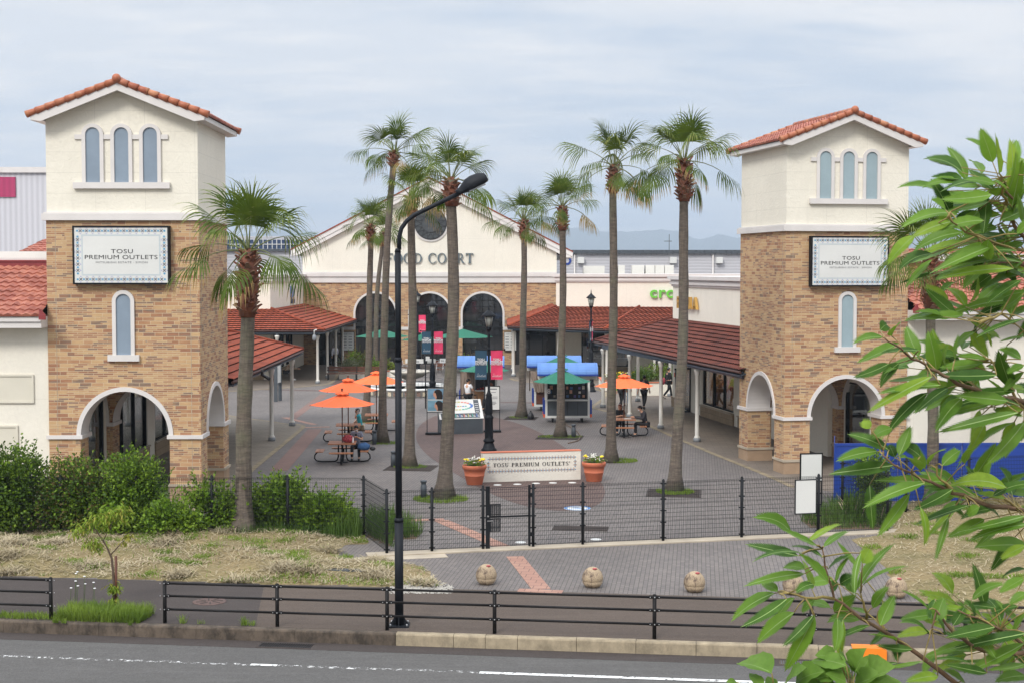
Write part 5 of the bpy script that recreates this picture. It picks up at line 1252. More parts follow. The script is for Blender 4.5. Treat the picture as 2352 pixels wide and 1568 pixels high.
# shop letters
root = thing('sign_lettering', 'large slate serif FOOD COURT letters on the gable', 'sign', (fc, FY, 7.6)); t = MB()
pL, pR = A(887, 593, FY).x, A(1087, 593, FY).x; zb_ = A(1000, 605, FY).z; serif_text(t, "FOOD COURT", A(1000,582,FY).z - zb_, ((pL+pR)/2, FY-.02, zb_), (1,0,0), (0,0,1), (0,-1,0), .1, .08, 0, pR-pL); t.build('letters', M_SLATE, root, False, True)
q = A(1494, 688, 99.4); root = thing('sign_lettering', 'bright green rounded letters on the far right shop, cut off by the nearer shop', 'sign', (q.x, q.y, q.z)); t = MB()
put_text(t, "crocs", 1.08, Vector(fr0) + fU*((q.x-3.0)/fU.x) + fNn*.08 + Zv*(A(1494,684,99.4).z), fU, Zv, .022, 1.12, .12, 0, 'LEFT', 1, 1.08); t.build('letters', M("bright green letter", srgb(104,190,62), .5, .04), root, False, True)
root = thing('sign_lettering', 'thick gold capital letters on the shop behind the right tower', 'sign', tuple(wc + wdv*2 + Zv*5)); t = MB()
put_text(t, "FURLA", .84, wc + wdv*1.25 + wN*.05 + Zv*5.08, wdv, Zv, .008, 1.15, .14, 0, 'LEFT', 1, 1.3); t.build('letters', M("gold letter", srgb(196,156,84), .4, .06, metal=.3), root, False, True)
q = Vector((-15.46, 100.2, 0)); root = thing('sign_lettering', 'blue bar logo with small blue lettering on the left far shop', 'sign', (q.x, q.y, 5)); t = MB()
zt, zb2 = A(664, 657.5, 104).z, A(664, 683, 104).z
t.obox(q + Vector((0,3.0,zb2)), (0,.75,0), (.14,0,0), (0,0,zt-zb2), 0); t.obox(q + Vector((0,3.85,zb2+.1)), (0,.9,0), (.1,0,0), (0,0,zt-zb2-.25), 1)
put_text(t, "Mencia", .62, q + Vector((.02,3.9,zb2-.42)), (0,1,0), Zv, .012, 1.0, .06, 2); t.build('letters', [M("pale blue bar", srgb(98,128,178), .4, .05), M_BOARD, M("dark blue letter", srgb(40,74,108), .4, .05)], root, False, True)

# ================================================================ STREET LAMP, FENCES
b = G(917, 1436); root = thing('street_lamp', 'tall black street lamp with curved arm and long head in front of the fence', 'street lamp', b)
z = lambda y: A(917, y, b.y).z
MB().tube([(0,0,.02),(0,0,z(1195))], .085, 16).tube([(0,0,z(1197)),(0,0,z(1188))], [.095,.082], 16).tube([(0,0,z(1190)),(0,0,z(826))], .066, 16).tube([(0,0,z(830)),(0,0,z(820))], [.075,.066], 16).tube([(0,0,z(822)),(0,0,z(578))], .06, 16).tube([(0,0,z(579)),(0,0,z(571))], [.066,.045], 16).build('pole', M_NAVY, root, False)
P = [A(px, py, b.y) - b for px, py in ((917,574),(917,545),(922,525),(934,508),(952,494),(975,483),(1010,466),(1052,446))]
MB().tube(P, .044, 12).build('arm', M_NAVY, root, False)
hd = A(1050, 447, b.y) - b; h2 = A(1122, 414, b.y) - b; dv_ = (h2-hd).normalized(); un = Vector((-dv_.z, 0, dv_.x)); ln = (h2-hd).length
m2 = MB()
sec = [(0,.07,.09),(.12,.08,.10),(.24,.10,.14),(.36,.15,.19),(.55,.17,.21),(.8,.16,.19),(.97,.11,.13),(1.0,.05,.07)]
vs = []
for f, wy, hz in sec:
    c = hd + dv_*ln*f + un*.03*f
    for k in range(12): a = 2*pi*k/12; vs.append(c + Vector((0,1,0))*wy*cos(a) + un*hz*(sin(a) if sin(a) > 0 else sin(a)*.35))
m2.add(vs, [(i*12+k, i*12+(k+1) % 12, (i+1)*12+(k+1) % 12, (i+1)*12+k) for i in range(7) for k in range(12)] + [tuple(range(12))[::-1], tuple(range(84, 96))], 0, True)
hm = m2.build('lamp_head', M_NAVY, root, False)
c = hd + dv_*ln*.62 - un*.035; MB().obox(c - dv_*.17 - Vector((0,.1,0)), dv_*.34, (0,.2,0), -un*.02).build('lens', M("frosted lamp lens", srgb(150,154,158), .2, .05), hm, False)
m2 = MB().box(-.2,-.2,0,.2,.2,.025); 
for a in range(4): c_, s_ = cos(a*pi/2), sin(a*pi/2); m2.add([(.08*c_-.006*s_,.08*s_+.006*c_,.025),(.19*c_-.006*s_,.19*s_+.006*c_,.025),(.08*c_-.006*s_,.08*s_+.006*c_,.2),(.08*c_+.006*s_,.08*s_-.006*c_,.025),(.19*c_+.006*s_,.19*s_-.006*c_,.025),(.08*c_+.006*s_,.08*s_-.006*c_,.2)], [(0,1,2),(5,4,3),(0,3,4,1),(1,4,5,2)])
m2.build('base_plate', M_NAVY, root, False)
bm = MB()
for x in (-.16,.16):
    for y in (-.16,.16): bm.tube([(x,y,.025),(x,y,.07)], .018, 6)
for o_ in [bm.build('bolts', M_CHROME, root, False)]: pass
# mesh fence
def fence_panel(mb, a, b_, h0=.06, h1=1.56, pitch=.05):
    a, b_ = Vector(a), Vector(b_); t = (b_-a); L_ = t.length; t.normalize(); n_ = Vector((-t.y, t.x, 0)); r_ = .0021
    k = int(L_/pitch)
    for i in range(k+1):
        p = a + t*(L_*i/k); mb.obox(p - t*r_ - n_*r_ + Vector((0,0,h0)), t*2*r_, n_*2*r_, (0,0,h1-h0))
    zs_ = []
    z_ = h0+.02
    while z_ < h1: zs_.append(z_); z_ += .112
    for i, z_ in enumerate(zs_ + [h0, h1-.05, h1]):
        off = n_*(.006 if i < len(zs_) else .03); 
        mb.obox(a + off + Vector((0,0,z_)) - n_*.003, t*L_, n_*.006, (0,0,.007))
    for i, z_ in enumerate(zs_[4:12:4]): mb.obox(a - n_*.012 + Vector((0,0,z_+.03)), t*L_, n_*.006, (0,0,.006))
def post(p, h=1.6, r_=.038, root=None):
    m2 = MB().tube([(p.x,p.y,0),(p.x,p.y,h)], r_, 12).ball((p.x,p.y,h+.005), r_*.75, seg=10, rings=6); o = m2.build('post', M_BLACK, root, False, True)
    cl = MB()
    for z_ in (.1,.5,.8,1.1,1.5): cl.box(p.x-.075,p.y-.03,z_,p.x+.075,p.y+.03,z_+.03)
    q = cl.build('clamps', M_BLACK, o, False)
    for v in q.data.vertices: v.co -= root.location
    return o
root = thing('mesh_fence', 'black welded mesh fence with a gate across the closed plaza entrance', 'fence', F0); root.location.z = 0
px = [888.5, 992.2, 1109.6, 1224.5, 1338.4, 1523, 1703.2, 1879.2, 2038]
def on_line(x):
    k = (x-1176)/FPX  # ray ground direction
    lo, hi = -2, flen+2
    for _ in range(50):
        md = (lo+hi)/2; q = FP(md); d_ = q.y*cos(PITCH) + H*sin(PITCH)
        if q.x/d_ < k: lo = md
        else: hi = md
    return FP(lo)
PP = [on_line(x) for x in px]
C0 = G(835.6, 1231.8); C1 = Vector((C0.x-.0, C0.y, 0))
cl_ = [C0] + [Vector((C0.x - 2.0*i - .0, C0.y + .03*i, 0)) for i in range(1, 8)]
cr_ = PP[-1] + fn*2.6 - fd*.05; cr = [PP[-1], cr_] + [cr_ + fd*2.0*i for i in range(1, 5)]
for p in PP + cl_ + cr[1:]: post(p, 1.6, .038, root)
segs = [(PP[i], PP[i+1]) for i in range(8) if i != 2] + [(C0, PP[0])] + list(zip(cl_, cl_[1:])) + list(zip(cr, cr[1:]))
for a, b_ in segs:
    m2 = MB(); t_ = (b_-a).normalized()*.05; fence_panel(m2, a+t_, b_-t_); m2.build('mesh_panel', M_BLACK, root, False, True)
g0, g1 = PP[2]+fd*.07, PP[3]-fd*.07
m2 = MB(); m2.obox(g0 - fn*.03 + Vector((0,0,.03)), fd*.1, fn*.06, (0,0,1.57)); m2.obox(g1 - fd*.05 - fn*.02 + Vector((0,0,.05)), fd*.05, fn*.05, (0,0,1.55)); m2.obox(g0+fd*.1-fn*.012+Vector((0,0,.8)), g1-g0-fd*.15, fn*.03, (0,0,.04))
gt = m2.build('gate', M_BLACK, root, False, True)
def child(mb, name, mat, par, rt):
    o = mb.build(name, mat, par, False)
    for v in o.data.vertices: v.co -= rt.location
    return o
m2 = MB(); fence_panel(m2, g0+fd*.12, g1-fd*.06, .07, 1.55); child(m2, 'gate_mesh', M_BLACK, gt, root)
m2 = MB()
for z_ in (.45, .81):
    m2.obox(g0+fd*.1-fn*.025+Vector((0,0,z_)), fd*.03, fn*.008, (0,0,.34)); m2.obox(g0+fd*.36-fn*.025+Vector((0,0,z_)), fd*.02, fn*.008, (0,0,.34)); m2.obox(g0+fd*.13-fn*.025+Vector((0,0,z_)), fd*.23, fn*.008, (0,0,.02)); m2.obox(g0+fd*.13-fn*.025+Vector((0,0,z_+.32)), fd*.23, fn*.008, (0,0,.02))
    for j in range(12):
        m2.obox(g0+fd*.13-fn*.025+Vector((0,0,z_+.03+j*.025)), fd*.23, fn*.008, (0,0,.013))
    for j in range(4): m2.obox(g0+fd*(.15+j*.06)-fn*.0255+Vector((0,0,z_+.02)), fd*.014, fn*.009, (0,0,.3))
child(m2, 'guard_plate', M_BLACK, gt, root)
child(MB().obox(g0+fd*.03-fn*.05+Vector((0,0,.72)), fd*.14, fn*.02, (0,0,.02)).tube([g0+fd*.05-fn*.03+Vector((0,0,.85)), g0+fd*.05-fn*.05+Vector((0,0,.85))], .022, 10), 'handle', M_CHROME, gt, root)
child(MB().obox(g1-fd*.02-fn*.035+Vector((0,0,.3)), fd*.1, fn*.02, (0,0,.1)).obox(g1-fd*.02-fn*.035+Vector((0,0,1.3)), fd*.1, fn*.02, (0,0,.1)), 'hinge', M_BLACK, gt, root)
# white board on the fence and easel sign behind
bd = on_line(1848); root = thing('notice_board', 'blank white board hung on the mesh fence near its right end', 'notice board', bd + Vector((0,0,.6)))
w_, hh = .62, .92; o_ = bd - fd*w_/2 + fn*-.06 + Vector((0,0,.58))
MB().obox(o_, fd*w_, fn*.03, (0,0,.025)).obox(o_+Vector((0,0,hh-.025)), fd*w_, fn*.03, (0,0,.025)).obox(o_+Vector((0,0,.025)), fd*.025, fn*.03, (0,0,hh-.05)).obox(o_+fd*(w_-.025)+Vector((0,0,.025)), fd*.025, fn*.03, (0,0,hh-.05)).build('frame', M_NAVY, root, False, True)
MB().obox(o_+fd*.025+fn*.008+Vector((0,0,.025)), fd*(w_-.05), fn*.015, (0,0,hh-.05)).build('panel', M_BOARD, root, False, True)
def stand(lab, loc, rz, w_=.62, z0=.75, z1=1.75, post_=None, base=True, group='framed poster stands'):
    root = thing('poster_stand', lab, 'poster stand', loc, rz, group)
    fr = MB().box(-w_/2-.03,-.03,z0-.03,w_/2+.03,.02,z0).box(-w_/2-.03,-.03,z1,w_/2+.03,.02,z1+.03).box(-w_/2-.03,-.03,.05,-w_/2,.02,z1).box(w_/2,-.03,.05,w_/2+.03,.02,z1); fr.build('frame', M_BLACK, root, False)
    if base: MB().box(-w_/2-.08,-.22,.03,w_/2+.08,.2,.09).build('base', M_BLACK, root, False)
    return root, MB().box(-w_/2,-.02,z0,w_/2,.0,z1).build('panel', M_BOARD, root, False)
p = G(1862, 1178); stand('empty white framed stand behind the fence beside the right tower pier', p, R(10), .62, .95, 1.72, base=False)
# guard rails
def rail(lab, pts, ends, group='guard rails along the kerb'):
    root = thing('guard_rail', lab, 'guard rail', pts[0], 0, group)
    for i, p in enumerate(pts):
        if i in ends.get('skip', ()): continue
        m2 = MB().tube([(p.x,p.y,-.02),(p.x,p.y,.84)], .038, 14).ball((p.x,p.y,.84), .038, .038, .02, 12, 6); po = m2.build('post', M_BROWNB, root, False, True)
        cl = MB(); t_ = (pts[min(i+1,len(pts)-1)] - pts[max(i-1,0)]).normalized()
        for z_ in (.28,.55,.80): cl.tube([p - t_*(.10 if i else 0) + Vector((0,0,z_)), p + t_*(.10 if i < len(pts)-1 else 0) + Vector((0,0,z_))], .033, 8); cl.ball(p + Vector((0,-.04,z_)), .014, seg=6, rings=4, m=1)
        for z_ in (.28,.55,.80):
            for s_ in (-.085,.085): cl.ball(p + t_*s_ + Vector((0,-.032,z_)), .011, seg=6, rings=4, m=1)
        child(cl, 'bracket', [M_BROWNB, M_CHROME], po, root)
    for a, b_ in zip(pts, pts[1:]):
        for z_ in (.28,.55,.80):
            MB().tube([a+Vector((0,0,z_)), b_+Vector((0,0,z_))], .024, 10).build('rail', M_BROWNB, root, False, True)
rn = (G(1136,1454) - K0).dot(kn)
def rp(px_): 
    lo, hi = -40, 60
    for _ in range(60):
        md = (lo+hi)/2; q = KP(md, rn); d_ = q.y*cos(PITCH)+H*sin(PITCH)
        if q.x/d_ < (px_-1176)/FPX: lo = md
        else: hi = md
    return KP(lo, rn)
rail('long black three bar guard rail along the kerb passing the street lamp', [rp(x) for x in (379,637,889.3,1136,1503,1863,2216.7,2570)], {})
rail('short end of black guard rail at the left edge of the footpath', [rp(x) for x in (-520,-200,117.5)], {})
# ball bollards
def ballb(mb_, st, rp_):
    prof = [(.12,0),(.165,.02),(.205,.07),(.226,.125),(.218,.135),(.222,.148),(.235,.17)]
    for k in range(1, 11):
        a = k*pi/2/10; prof.append((.237*cos(a), .185+.285*sin(a)*1.0*.94))
    prof[-1] = (.0005, prof[-1][1]); return prof
def speckle():
    t = NT("stained tan aggregate concrete"); v = t.coord('Object'); n = t.noise(v, 60, 3, .8); s_ = t.noise(t.coord('Object', (1,1,.45), loc=(3.1,0,0)), 4.5, 6, .7)
    c = t.mix(t.rng(n, .35, .65), srgb(134,116,94), srgb(182,162,134)); c = t.mix(t.rng(s_, .50, .62, 0, .85), c, srgb(70,54,48)); t.bump(n, .4, .004); return t.fin(c, .85)
M_BALL = speckle()
labs = ('first ball bollard from the left, beside the pink tactile strip', 'second ball bollard from the left, between strip and palm line', 'third ball bollard from the left in the open paving', 'ball bollard half hidden by the near leaves', 'rightmost ball bollard beside the right lawn')
proto = None
for (x, y), lb in zip(((1117,1340),(1361,1347),(1595,1357.5),(1822,1363),(2058,1371)), labs):
    q = G(x, y) 
    if proto is None:
        proto = thing('ball_bollard', lb, 'bollard', q, .3, 'stone ball bollards on the apron'); MB().lathe(ballb(0,0,0), (0,0,0), 28).build('ball', M_BALL, proto, False)
        c = Vector((.02,-.1,.425)); MB().ball(c, .055, .05, .022, 12, 6).build('red_plug', M("faded red reflector", srgb(164,70,70), .5, .1), proto, False)
    else: copy_tree(proto, None, q, random.uniform(-.35,.35), lb)
# stains under the bollards are on the paving; grates and manhole
root = thing('manhole_cover', 'round rusty manhole cover in the dark footpath', 'manhole cover', G(481,1381)); MB().lathe([(.0005,.012),(.34,.012),(.36,.006)], (0,0,0), 28).build('cover', M("rusty iron cover", srgb(86,66,60), .7, .3, 8, .3), root, False)
m2 = MB(); 
for i in range(8): a = i*pi/4+.2; m2.obox((.08*cos(a),.08*sin(a),.012), (.2*cos(a),.2*sin(a),0), (-.03*sin(a),.03*cos(a),0), (0,0,.006))
m2.build('ribs', M_FOOTD, root, False)
root = thing('gutter_grate', 'slotted iron gutter grate below the dark kerb', 'grate', KP(sx(628,1478), -.3, Zr)); rz_ = math.atan2(kd.y, kd.x); root.rotation_euler.z = rz_; m2 = MB()
for i in range(22): m2.box(-.5+i*.047,-.14,.006,-.475+i*.047,.14,.016)
m2.build('slots', M_INK, root, False); MB().box(-.54,-.18,.003,.54,-.145,.014).box(-.54,.145,.003,.54,.18,.014).build('frame', M_FOOTD, root, False)
root = thing('gutter_grate', 'slotted gutter grate under the near leaves at the right kerb', 'grate', KP(sx(1850,1505), -.3, Zr), rz_); MB().box(-.45,-.14,.004,.45,.14,.009).build('plate', M_KERBD, root, False)
m2 = MB(); 
for i in range(20): m2.box(-.42+i*.043,-.12,.0095,-.4+i*.043,.12,.015)
m2.build('slots', M_GREYM, root, False)
root = thing('kerb_marker', 'bright orange kerb marker block seen between the near leaves', 'kerb marker', KP(sx(2000,1488), .0, 0), rz_); MB().prism([(-.28,-.2),(.28,-.2),(.28,.005),(.2,.03),(-.34,.03)], (0,-.09,0), (1,0,0), (0,0,1), (0,.085,0)).box(-.34,-.004,.006,.2,.2,.032).build('block', M("orange plastic", srgb(236,128,30), .45, .06), root, False)
root = thing('floor_grate', 'rectangular drain grate in the paving behind the mesh fence', 'grate', G(1333,1213), R(-7)); m2 = MB()
for i in range(16): m2.box(-.75,-.36+i*.046,.005,.75,-.335+i*.046,.014)
m2.build('bars', M_FOOTD, root, False)
root = thing('drain_channel', 'long slotted drain channel crossing the dry lawn by the lamp', 'drain', G(845,1321), R(-7)); m2 = MB()
for i in range(60): m2.box(-2.3+i*.05,-.07,.10,-2.27+i*.05,.07,.13)
m2.box(-2.32,-.1,.0,.72,-.075,.135); m2.box(-2.32,.075,.0,.72,.1,.135); m2.build('grate', M_GREYM, root, False)
# white gravel patch with weeds
m2 = MB(); rr = random.Random(77)
a0_, a1_ = G(880,1343), G(1005,1322)
for _ in range(1500):
    x = rr.uniform(-2.7,-1.3); y = rr.uniform(31.75, 33.0); s_ = rr.uniform(.012,.035)
    if abs(x+2)+abs(y-32.2)*1.2 > 1.2*rr.uniform(.5,1.1): continue
    a = rr.uniform(0,6); z_ = LA[1](x, y)+.01; z_ = max(z_, .012) + .0; m2.add([(x+s_*cos(a),y+s_*sin(a),z_),(x+s_*cos(a+2.1),y+s_*sin(a+2.1),z_),(x+s_*cos(a+4.2),y+s_*sin(a+4.2),z_),(x,y,z_+s_*.8)], [(0,1,3),(1,2,3),(2,0,3)])
tag(m2.build('gravel', M('pale grey gravel', srgb(168,164,156), .9, .25, 12), None, False), kind='stuff')
for i, (x, y) in enumerate(((905,1335),(948,1322),(962,1308),(985,1335),(800,1278),(790,1290))): tuft(x, y, .16, .12, 70, .1, 200+i, hole=0)
# in-ground light discs and round plaza emblem
for i, (x, y) in enumerate(((1368,402),(1538,396),(1697,388),(1842,384),(2007,382))):
    q = G((x/2.138+1350)/1.7415, (y/2.138+1750)/1.7415); tag(MB().lathe([(.0005,.012),(.12,.012),(.14,.004)], tuple(q), 20).build('ground_light', M_BOARD), 'pale round light set in the paving before the low sign wall, number %s from the left'.replace('number %s', ('first','second','third','fourth','fifth')[i]), 'ground light', 'round lights before the sign wall')
for i, (x, y) in enumerate((((1565,893)),((2210,868)))):
    q = G((x/2.138+1350)/1.7415, (y/2.138+1750)/1.7415); tag(MB().lathe([(.0005,.012),(.13,.012),(.15,.004)], tuple(q), 20).build('ground_light', M_BOARD), ('round ground light just inside the fence gate', 'round ground light just inside the fence, right of the gate')[i], 'ground light')
q = G(1326, 1166.5); root = thing('floor_emblem', 'round blue and white floor sticker on the brown paving', 'floor sticker', q, R(-7)); MB().lathe([(.0005,.011),(.40,.011),(.405,.0055)], (0,0,0), 28, 0).build('disc', M_BOARD, root, False)
m2 = MB(); ring(m2, (0,0,.0112), (1,0,0), (0,-1,0), 0, 0, .33, .395, .001, 0, 360, 28) if False else None
n = 28; R1, R0 = .395, .31; vs = [(R1*cos(2*pi*k/n), R1*sin(2*pi*k/n), .013) for k in range(n)] + [(R0*cos(2*pi*k/n), R0*sin(2*pi*k/n), .013) for k in range(n)]; m2.add(vs, [(k,(k+1) % n,n+(k+1) % n,n+k) for k in range(n)]); m2.prism([(-.2,-.05),(-.05,.12),(.1,.02),(.2,.1),(.15,-.1)], (0,0,.0125), (1,0,0), (0,1,0), (0,0,.001)); m2.build('print', M("blue sticker print", srgb(60,120,180), .5, .2, 8), root, False)

# blue hoarding
h0 = G(1915, 1153.5); hdv = Vector((1, .03, 0)).normalized(); root = thing('hoarding', 'bright blue steel hoarding panels right of the right tower', 'hoarding', h0)
for i in range(9):
    a = h0 + hdv*(i*1.95); MB().obox(a + Vector((0,0,.05)), hdv*1.93, (0,.05,0), (0,0,1.75)).obox(a + Vector((0,-.015,.05)), hdv*.05, (0,.015,0), (0,0,1.75)).obox(a+Vector((0,-.02,1.72)), hdv*1.93, (0,.02,0), (0,0,.08)).build('panel', M_BLUE, root, False, True)
MB().obox(h0+Vector((.0,.06,.0)), (.02,0,0), (.45,2.0,0), (0,0,1.8)).build('side_panel', M_BLUE, root, False, True)
# blue box behind hoarding omitted; surveillance camera on right building
q = A(2101, 745, 52.2); root = thing('security_camera', 'small grey camera on the cream wall just right of the right tower', 'camera', q); MB().obox(Vector((-.05,-.3,-.05)), (.12,0,0), (.1,.32,0), (0,0,.1)).build('body', M_GREYM, root, False)
# ================================================================ SIGN WALL AND POTS
c0, c1 = G(1109.5, 1106.9), G(1335, 1100.2); sv = (c1-c0); sw_ = sv.length; sv.normalize(); sn = Vector((-sv.y, sv.x, 0)); c0 = c0 - sv*.02
root = thing('sign_wall', 'low white plaster wall lettered with the outlet name between two terracotta pots', 'sign wall', c0)
MB().obox(c0, sv*sw_, sn*.28, (0,0,.97)).build('wall', stucco("white rough plaster", srgb(222,216,204), 30, 30, .6), root, True, True)
MB().obox(c0-sv*.02-sn*.015+Vector((0,0,.97)), sv*(sw_+.04), sn*.31, (0,0,.022)).build('cap', M_TERRA, root, False, True)
tb = MB(); tile_border(tb, c0 + sv*.14 - sn*.001 + Vector((0,0,.29)), sv, Zv, -sn, sw_-.27, .54, .125, .105, (1,4,2)); tb.build('tile_border', M_TB, root, False, True)
t = MB(); serif_text(t, "TOSU PREMIUM OUTLETS®", .125, c0 + sv*(sw_/2) - sn*.001 + Vector((0,0,.50)), sv, Zv, -sn, .01, .16, 0, sw_-.72); t.build('lettering', M_INK, root, False, True)
M_FLW = [M_HEDGE2, M("yellow pansy petals", srgb(240,214,40), .6, .05), M("white petals", srgb(224,222,214), .6, .05), M("pale pink petals", srgb(214,150,158), .6, .1), M_HEDGE4]
def pot(lab, loc, r_=.40, h_=.64, flowers=True, group='terracotta flower pots'):
    root = thing('flower_pot', lab, 'flower pot', loc, 0, group)
    MB().lathe([(r_*.62,0),(r_*.64,.01),(r_*.80,h_*.45),(r_*.82,h_*.46),(r_*.82,h_*.48),(r_*.80,h_*.49),(r_*.9,h_*.78),(r_*.97,h_*.79),(r_*.98,h_*.86),(r_*1.0,h_*.88),(r_*1.0,h_*.98),(r_*.96,h_),(r_*.88,h_),(r_*.86,h_*.9)], (0,0,0), 28).build('pot', M_TERRA, root, False)
    MB().lathe([(.0005,h_*.93),(r_*.87,h_*.93)], (0,0,0), 20).build('soil', M_SOIL, root, False)
    if flowers:
        m2 = MB(); rr = random.Random(int(loc[0]*100)); leaves(m2, [(0,0,h_+.04,r_*.9,r_*.9,.13)], 900, .055, (0,4), 5, .5)
        for x, y in ((-.27,-.05),(.27,.03),(-.3,.05),(.24,-.08)):
            for k in range(3): m2.ball((x+rr.gauss(0,.03), y+rr.gauss(0,.03), h_+.19+rr.gauss(0,.015)), .045, .045, .022, 8, 4, 1)
        for k in range(26): a = rr.uniform(0, 6.28); q = rr.uniform(0,.2); m2.ball((q*cos(a)*1.1, q*sin(a), h_+.15+rr.uniform(0,.14)*(1-q*2)), .02, .02, .025, 6, 4, 2)
        for k in range(22): a = rr.uniform(0, 6.28); q = rr.uniform(.15,.36); m2.ball((q*cos(a), q*sin(a), h_+.08+rr.uniform(0,.06)), .022, .022, .016, 6, 4, 2 + rr.randrange(2))
        m2.build('flowers', M_FLW, root, False)
    return root
pot('terracotta pot with yellow and white flowers at the left end of the sign wall', G(1090, 1111)); pot('terracotta pot with yellow and white flowers at the right end of the sign wall', G(1364, 1103.5))
pot('empty terracotta pot half hidden behind the left end of the sign wall', c0 + sv*.35 + sn*1.3, .36, .6, False); pot('terracotta pot with low leaves hidden behind the middle of the sign wall', c0 + sv*2.05 + sn*1.25, .36, .62, False)

# ================================================================ CLASSIC LAMPS WITH BANNERS
def lamp(lab, loc, top, ban=0, rz=0, halves=(1,1)):
    root = thing('lamp_post', lab, 'lamp post', loc, rz, 'classic lamp posts with banners'); k = top/5.7
    MB().lathe([(.30,0),(.31,.05),(.24,.12),(.20,.28),(.17,.32),(.22,.36),(.22,.42),(.16,.5),(.165,.55),(.16,1.25),(.19,1.3),(.17,1.36),(.12,1.42),(.155,1.5),(.135,2.0),(.11,2.15),(.13,2.2),(.07,2.3),(.05,2.4),(.046,4.45),(.06,4.5),(.06,4.58),(.04,4.62),(.04,4.7)], (0,0,0), 16).build('post', M_NAVY, root, False)
    m2 = MB(); m2.lathe([(.04,4.66),(.09,4.76),(.12,4.82),(.12,4.86)], (0,0,0), 6); 
    for i in range(6):
        a = i*pi/3; m2.tube([(.115*cos(a),.115*sin(a),4.85),(.2*cos(a),.2*sin(a),5.28)], .012, 4)
    m2.lathe([(.29,5.27),(.30,5.30),(.17,5.42),(.08,5.5),(.05,5.52),(.05,5.56),(.02,5.6),(.03,5.64),(.003,5.78)], (0,0,0), 6); ln = m2.build('lantern', M_NAVY, root, False)
    MB().lathe([(.095,4.87),(.175,5.26)], (0,0,0), 6).build('glass', M("milky lamp glass", srgb(170,172,164), .3, .1), ln, False)
    if ban:
        zb = ban
        MB().tube([(-.6,0,zb+.0),(.6,0,zb)], .018, 8).ball((-.62,0,zb), .04, seg=8, rings=5).ball((.62,0,zb), .04, seg=8, rings=5).tube([(0,0,zb-.07),(0,0,zb+.09)], .062, 10).build('banner_arm', M_NAVY, root, False)
        for sgn, mt, nm in ((-1, M_TEAL, 'dark teal banner'), (1, M_PINK, 'pink banner')):
            n = 8; vs = []; W_ = .46
            for j in range(n+1):
                for i in range(5):
                    x = sgn*(.08 + W_*i/4); y = .02*sin(i*1.6+j*.8) + .01; vs += [(x, y-.004, zb-.03-1.14*j/n)]
            fs = [(j*5+i, j*5+i+1, (j+1)*5+i+1, (j+1)*5+i) for j in range(n) for i in range(4)]
            if sgn > 0: fs = [f[::-1] for f in fs]
            o = MB().add(vs, fs, 0, True).build('banner', mt, root, False); o['label'] = nm + ' with white lettering'
            t = MB(); put_text(t, "TOSU\nPREMIUM\nOUTLETS", .112, (sgn*(.08+W_/2), -.03, zb-.42), (1,0,0), (0,0,1), .0035, 1.0, .004, 0, 'CENTER', .78)
            for q in range(9):  # small skyline line drawing
                x = sgn*(.08+W_/2)-.16+q*.04; hh = .03 + (.1 if q == 1 else .02*(q % 3)); t.box(x, -.03, zb-1.05, x+.006, -.027, zb-1.05+hh); t.box(x+.0065, -.03, zb-1.05+hh*.8, x+.035, -.027, zb-1.044+hh*.8)
            t.box(sgn*(.08+W_/2)-.17, -.03, zb-1.058, sgn*(.08+W_/2)+.2, -.027, zb-1.0505)
            o2 = t.build('banner_print', M_STAMPW, o, False)
    root.scale = (k,)*3; return root
lamp('nearest classic lamp post with teal and pink banners, behind the low sign wall', G(1123,1034), 5.62, 3.98)
lamp('middle classic lamp post with teal and pink banners, left of the map board', G(993.6,936.5), 5.6, 3.98)
lamp('farthest classic lamp post with banners before the middle arched window', G(959.4,863.5), 5.7, 4.05)
lamp('classic lamp post right of the kiosks with its banners seen edge on', G(1357.2,898.7), 5.8, 4.0, R(78))

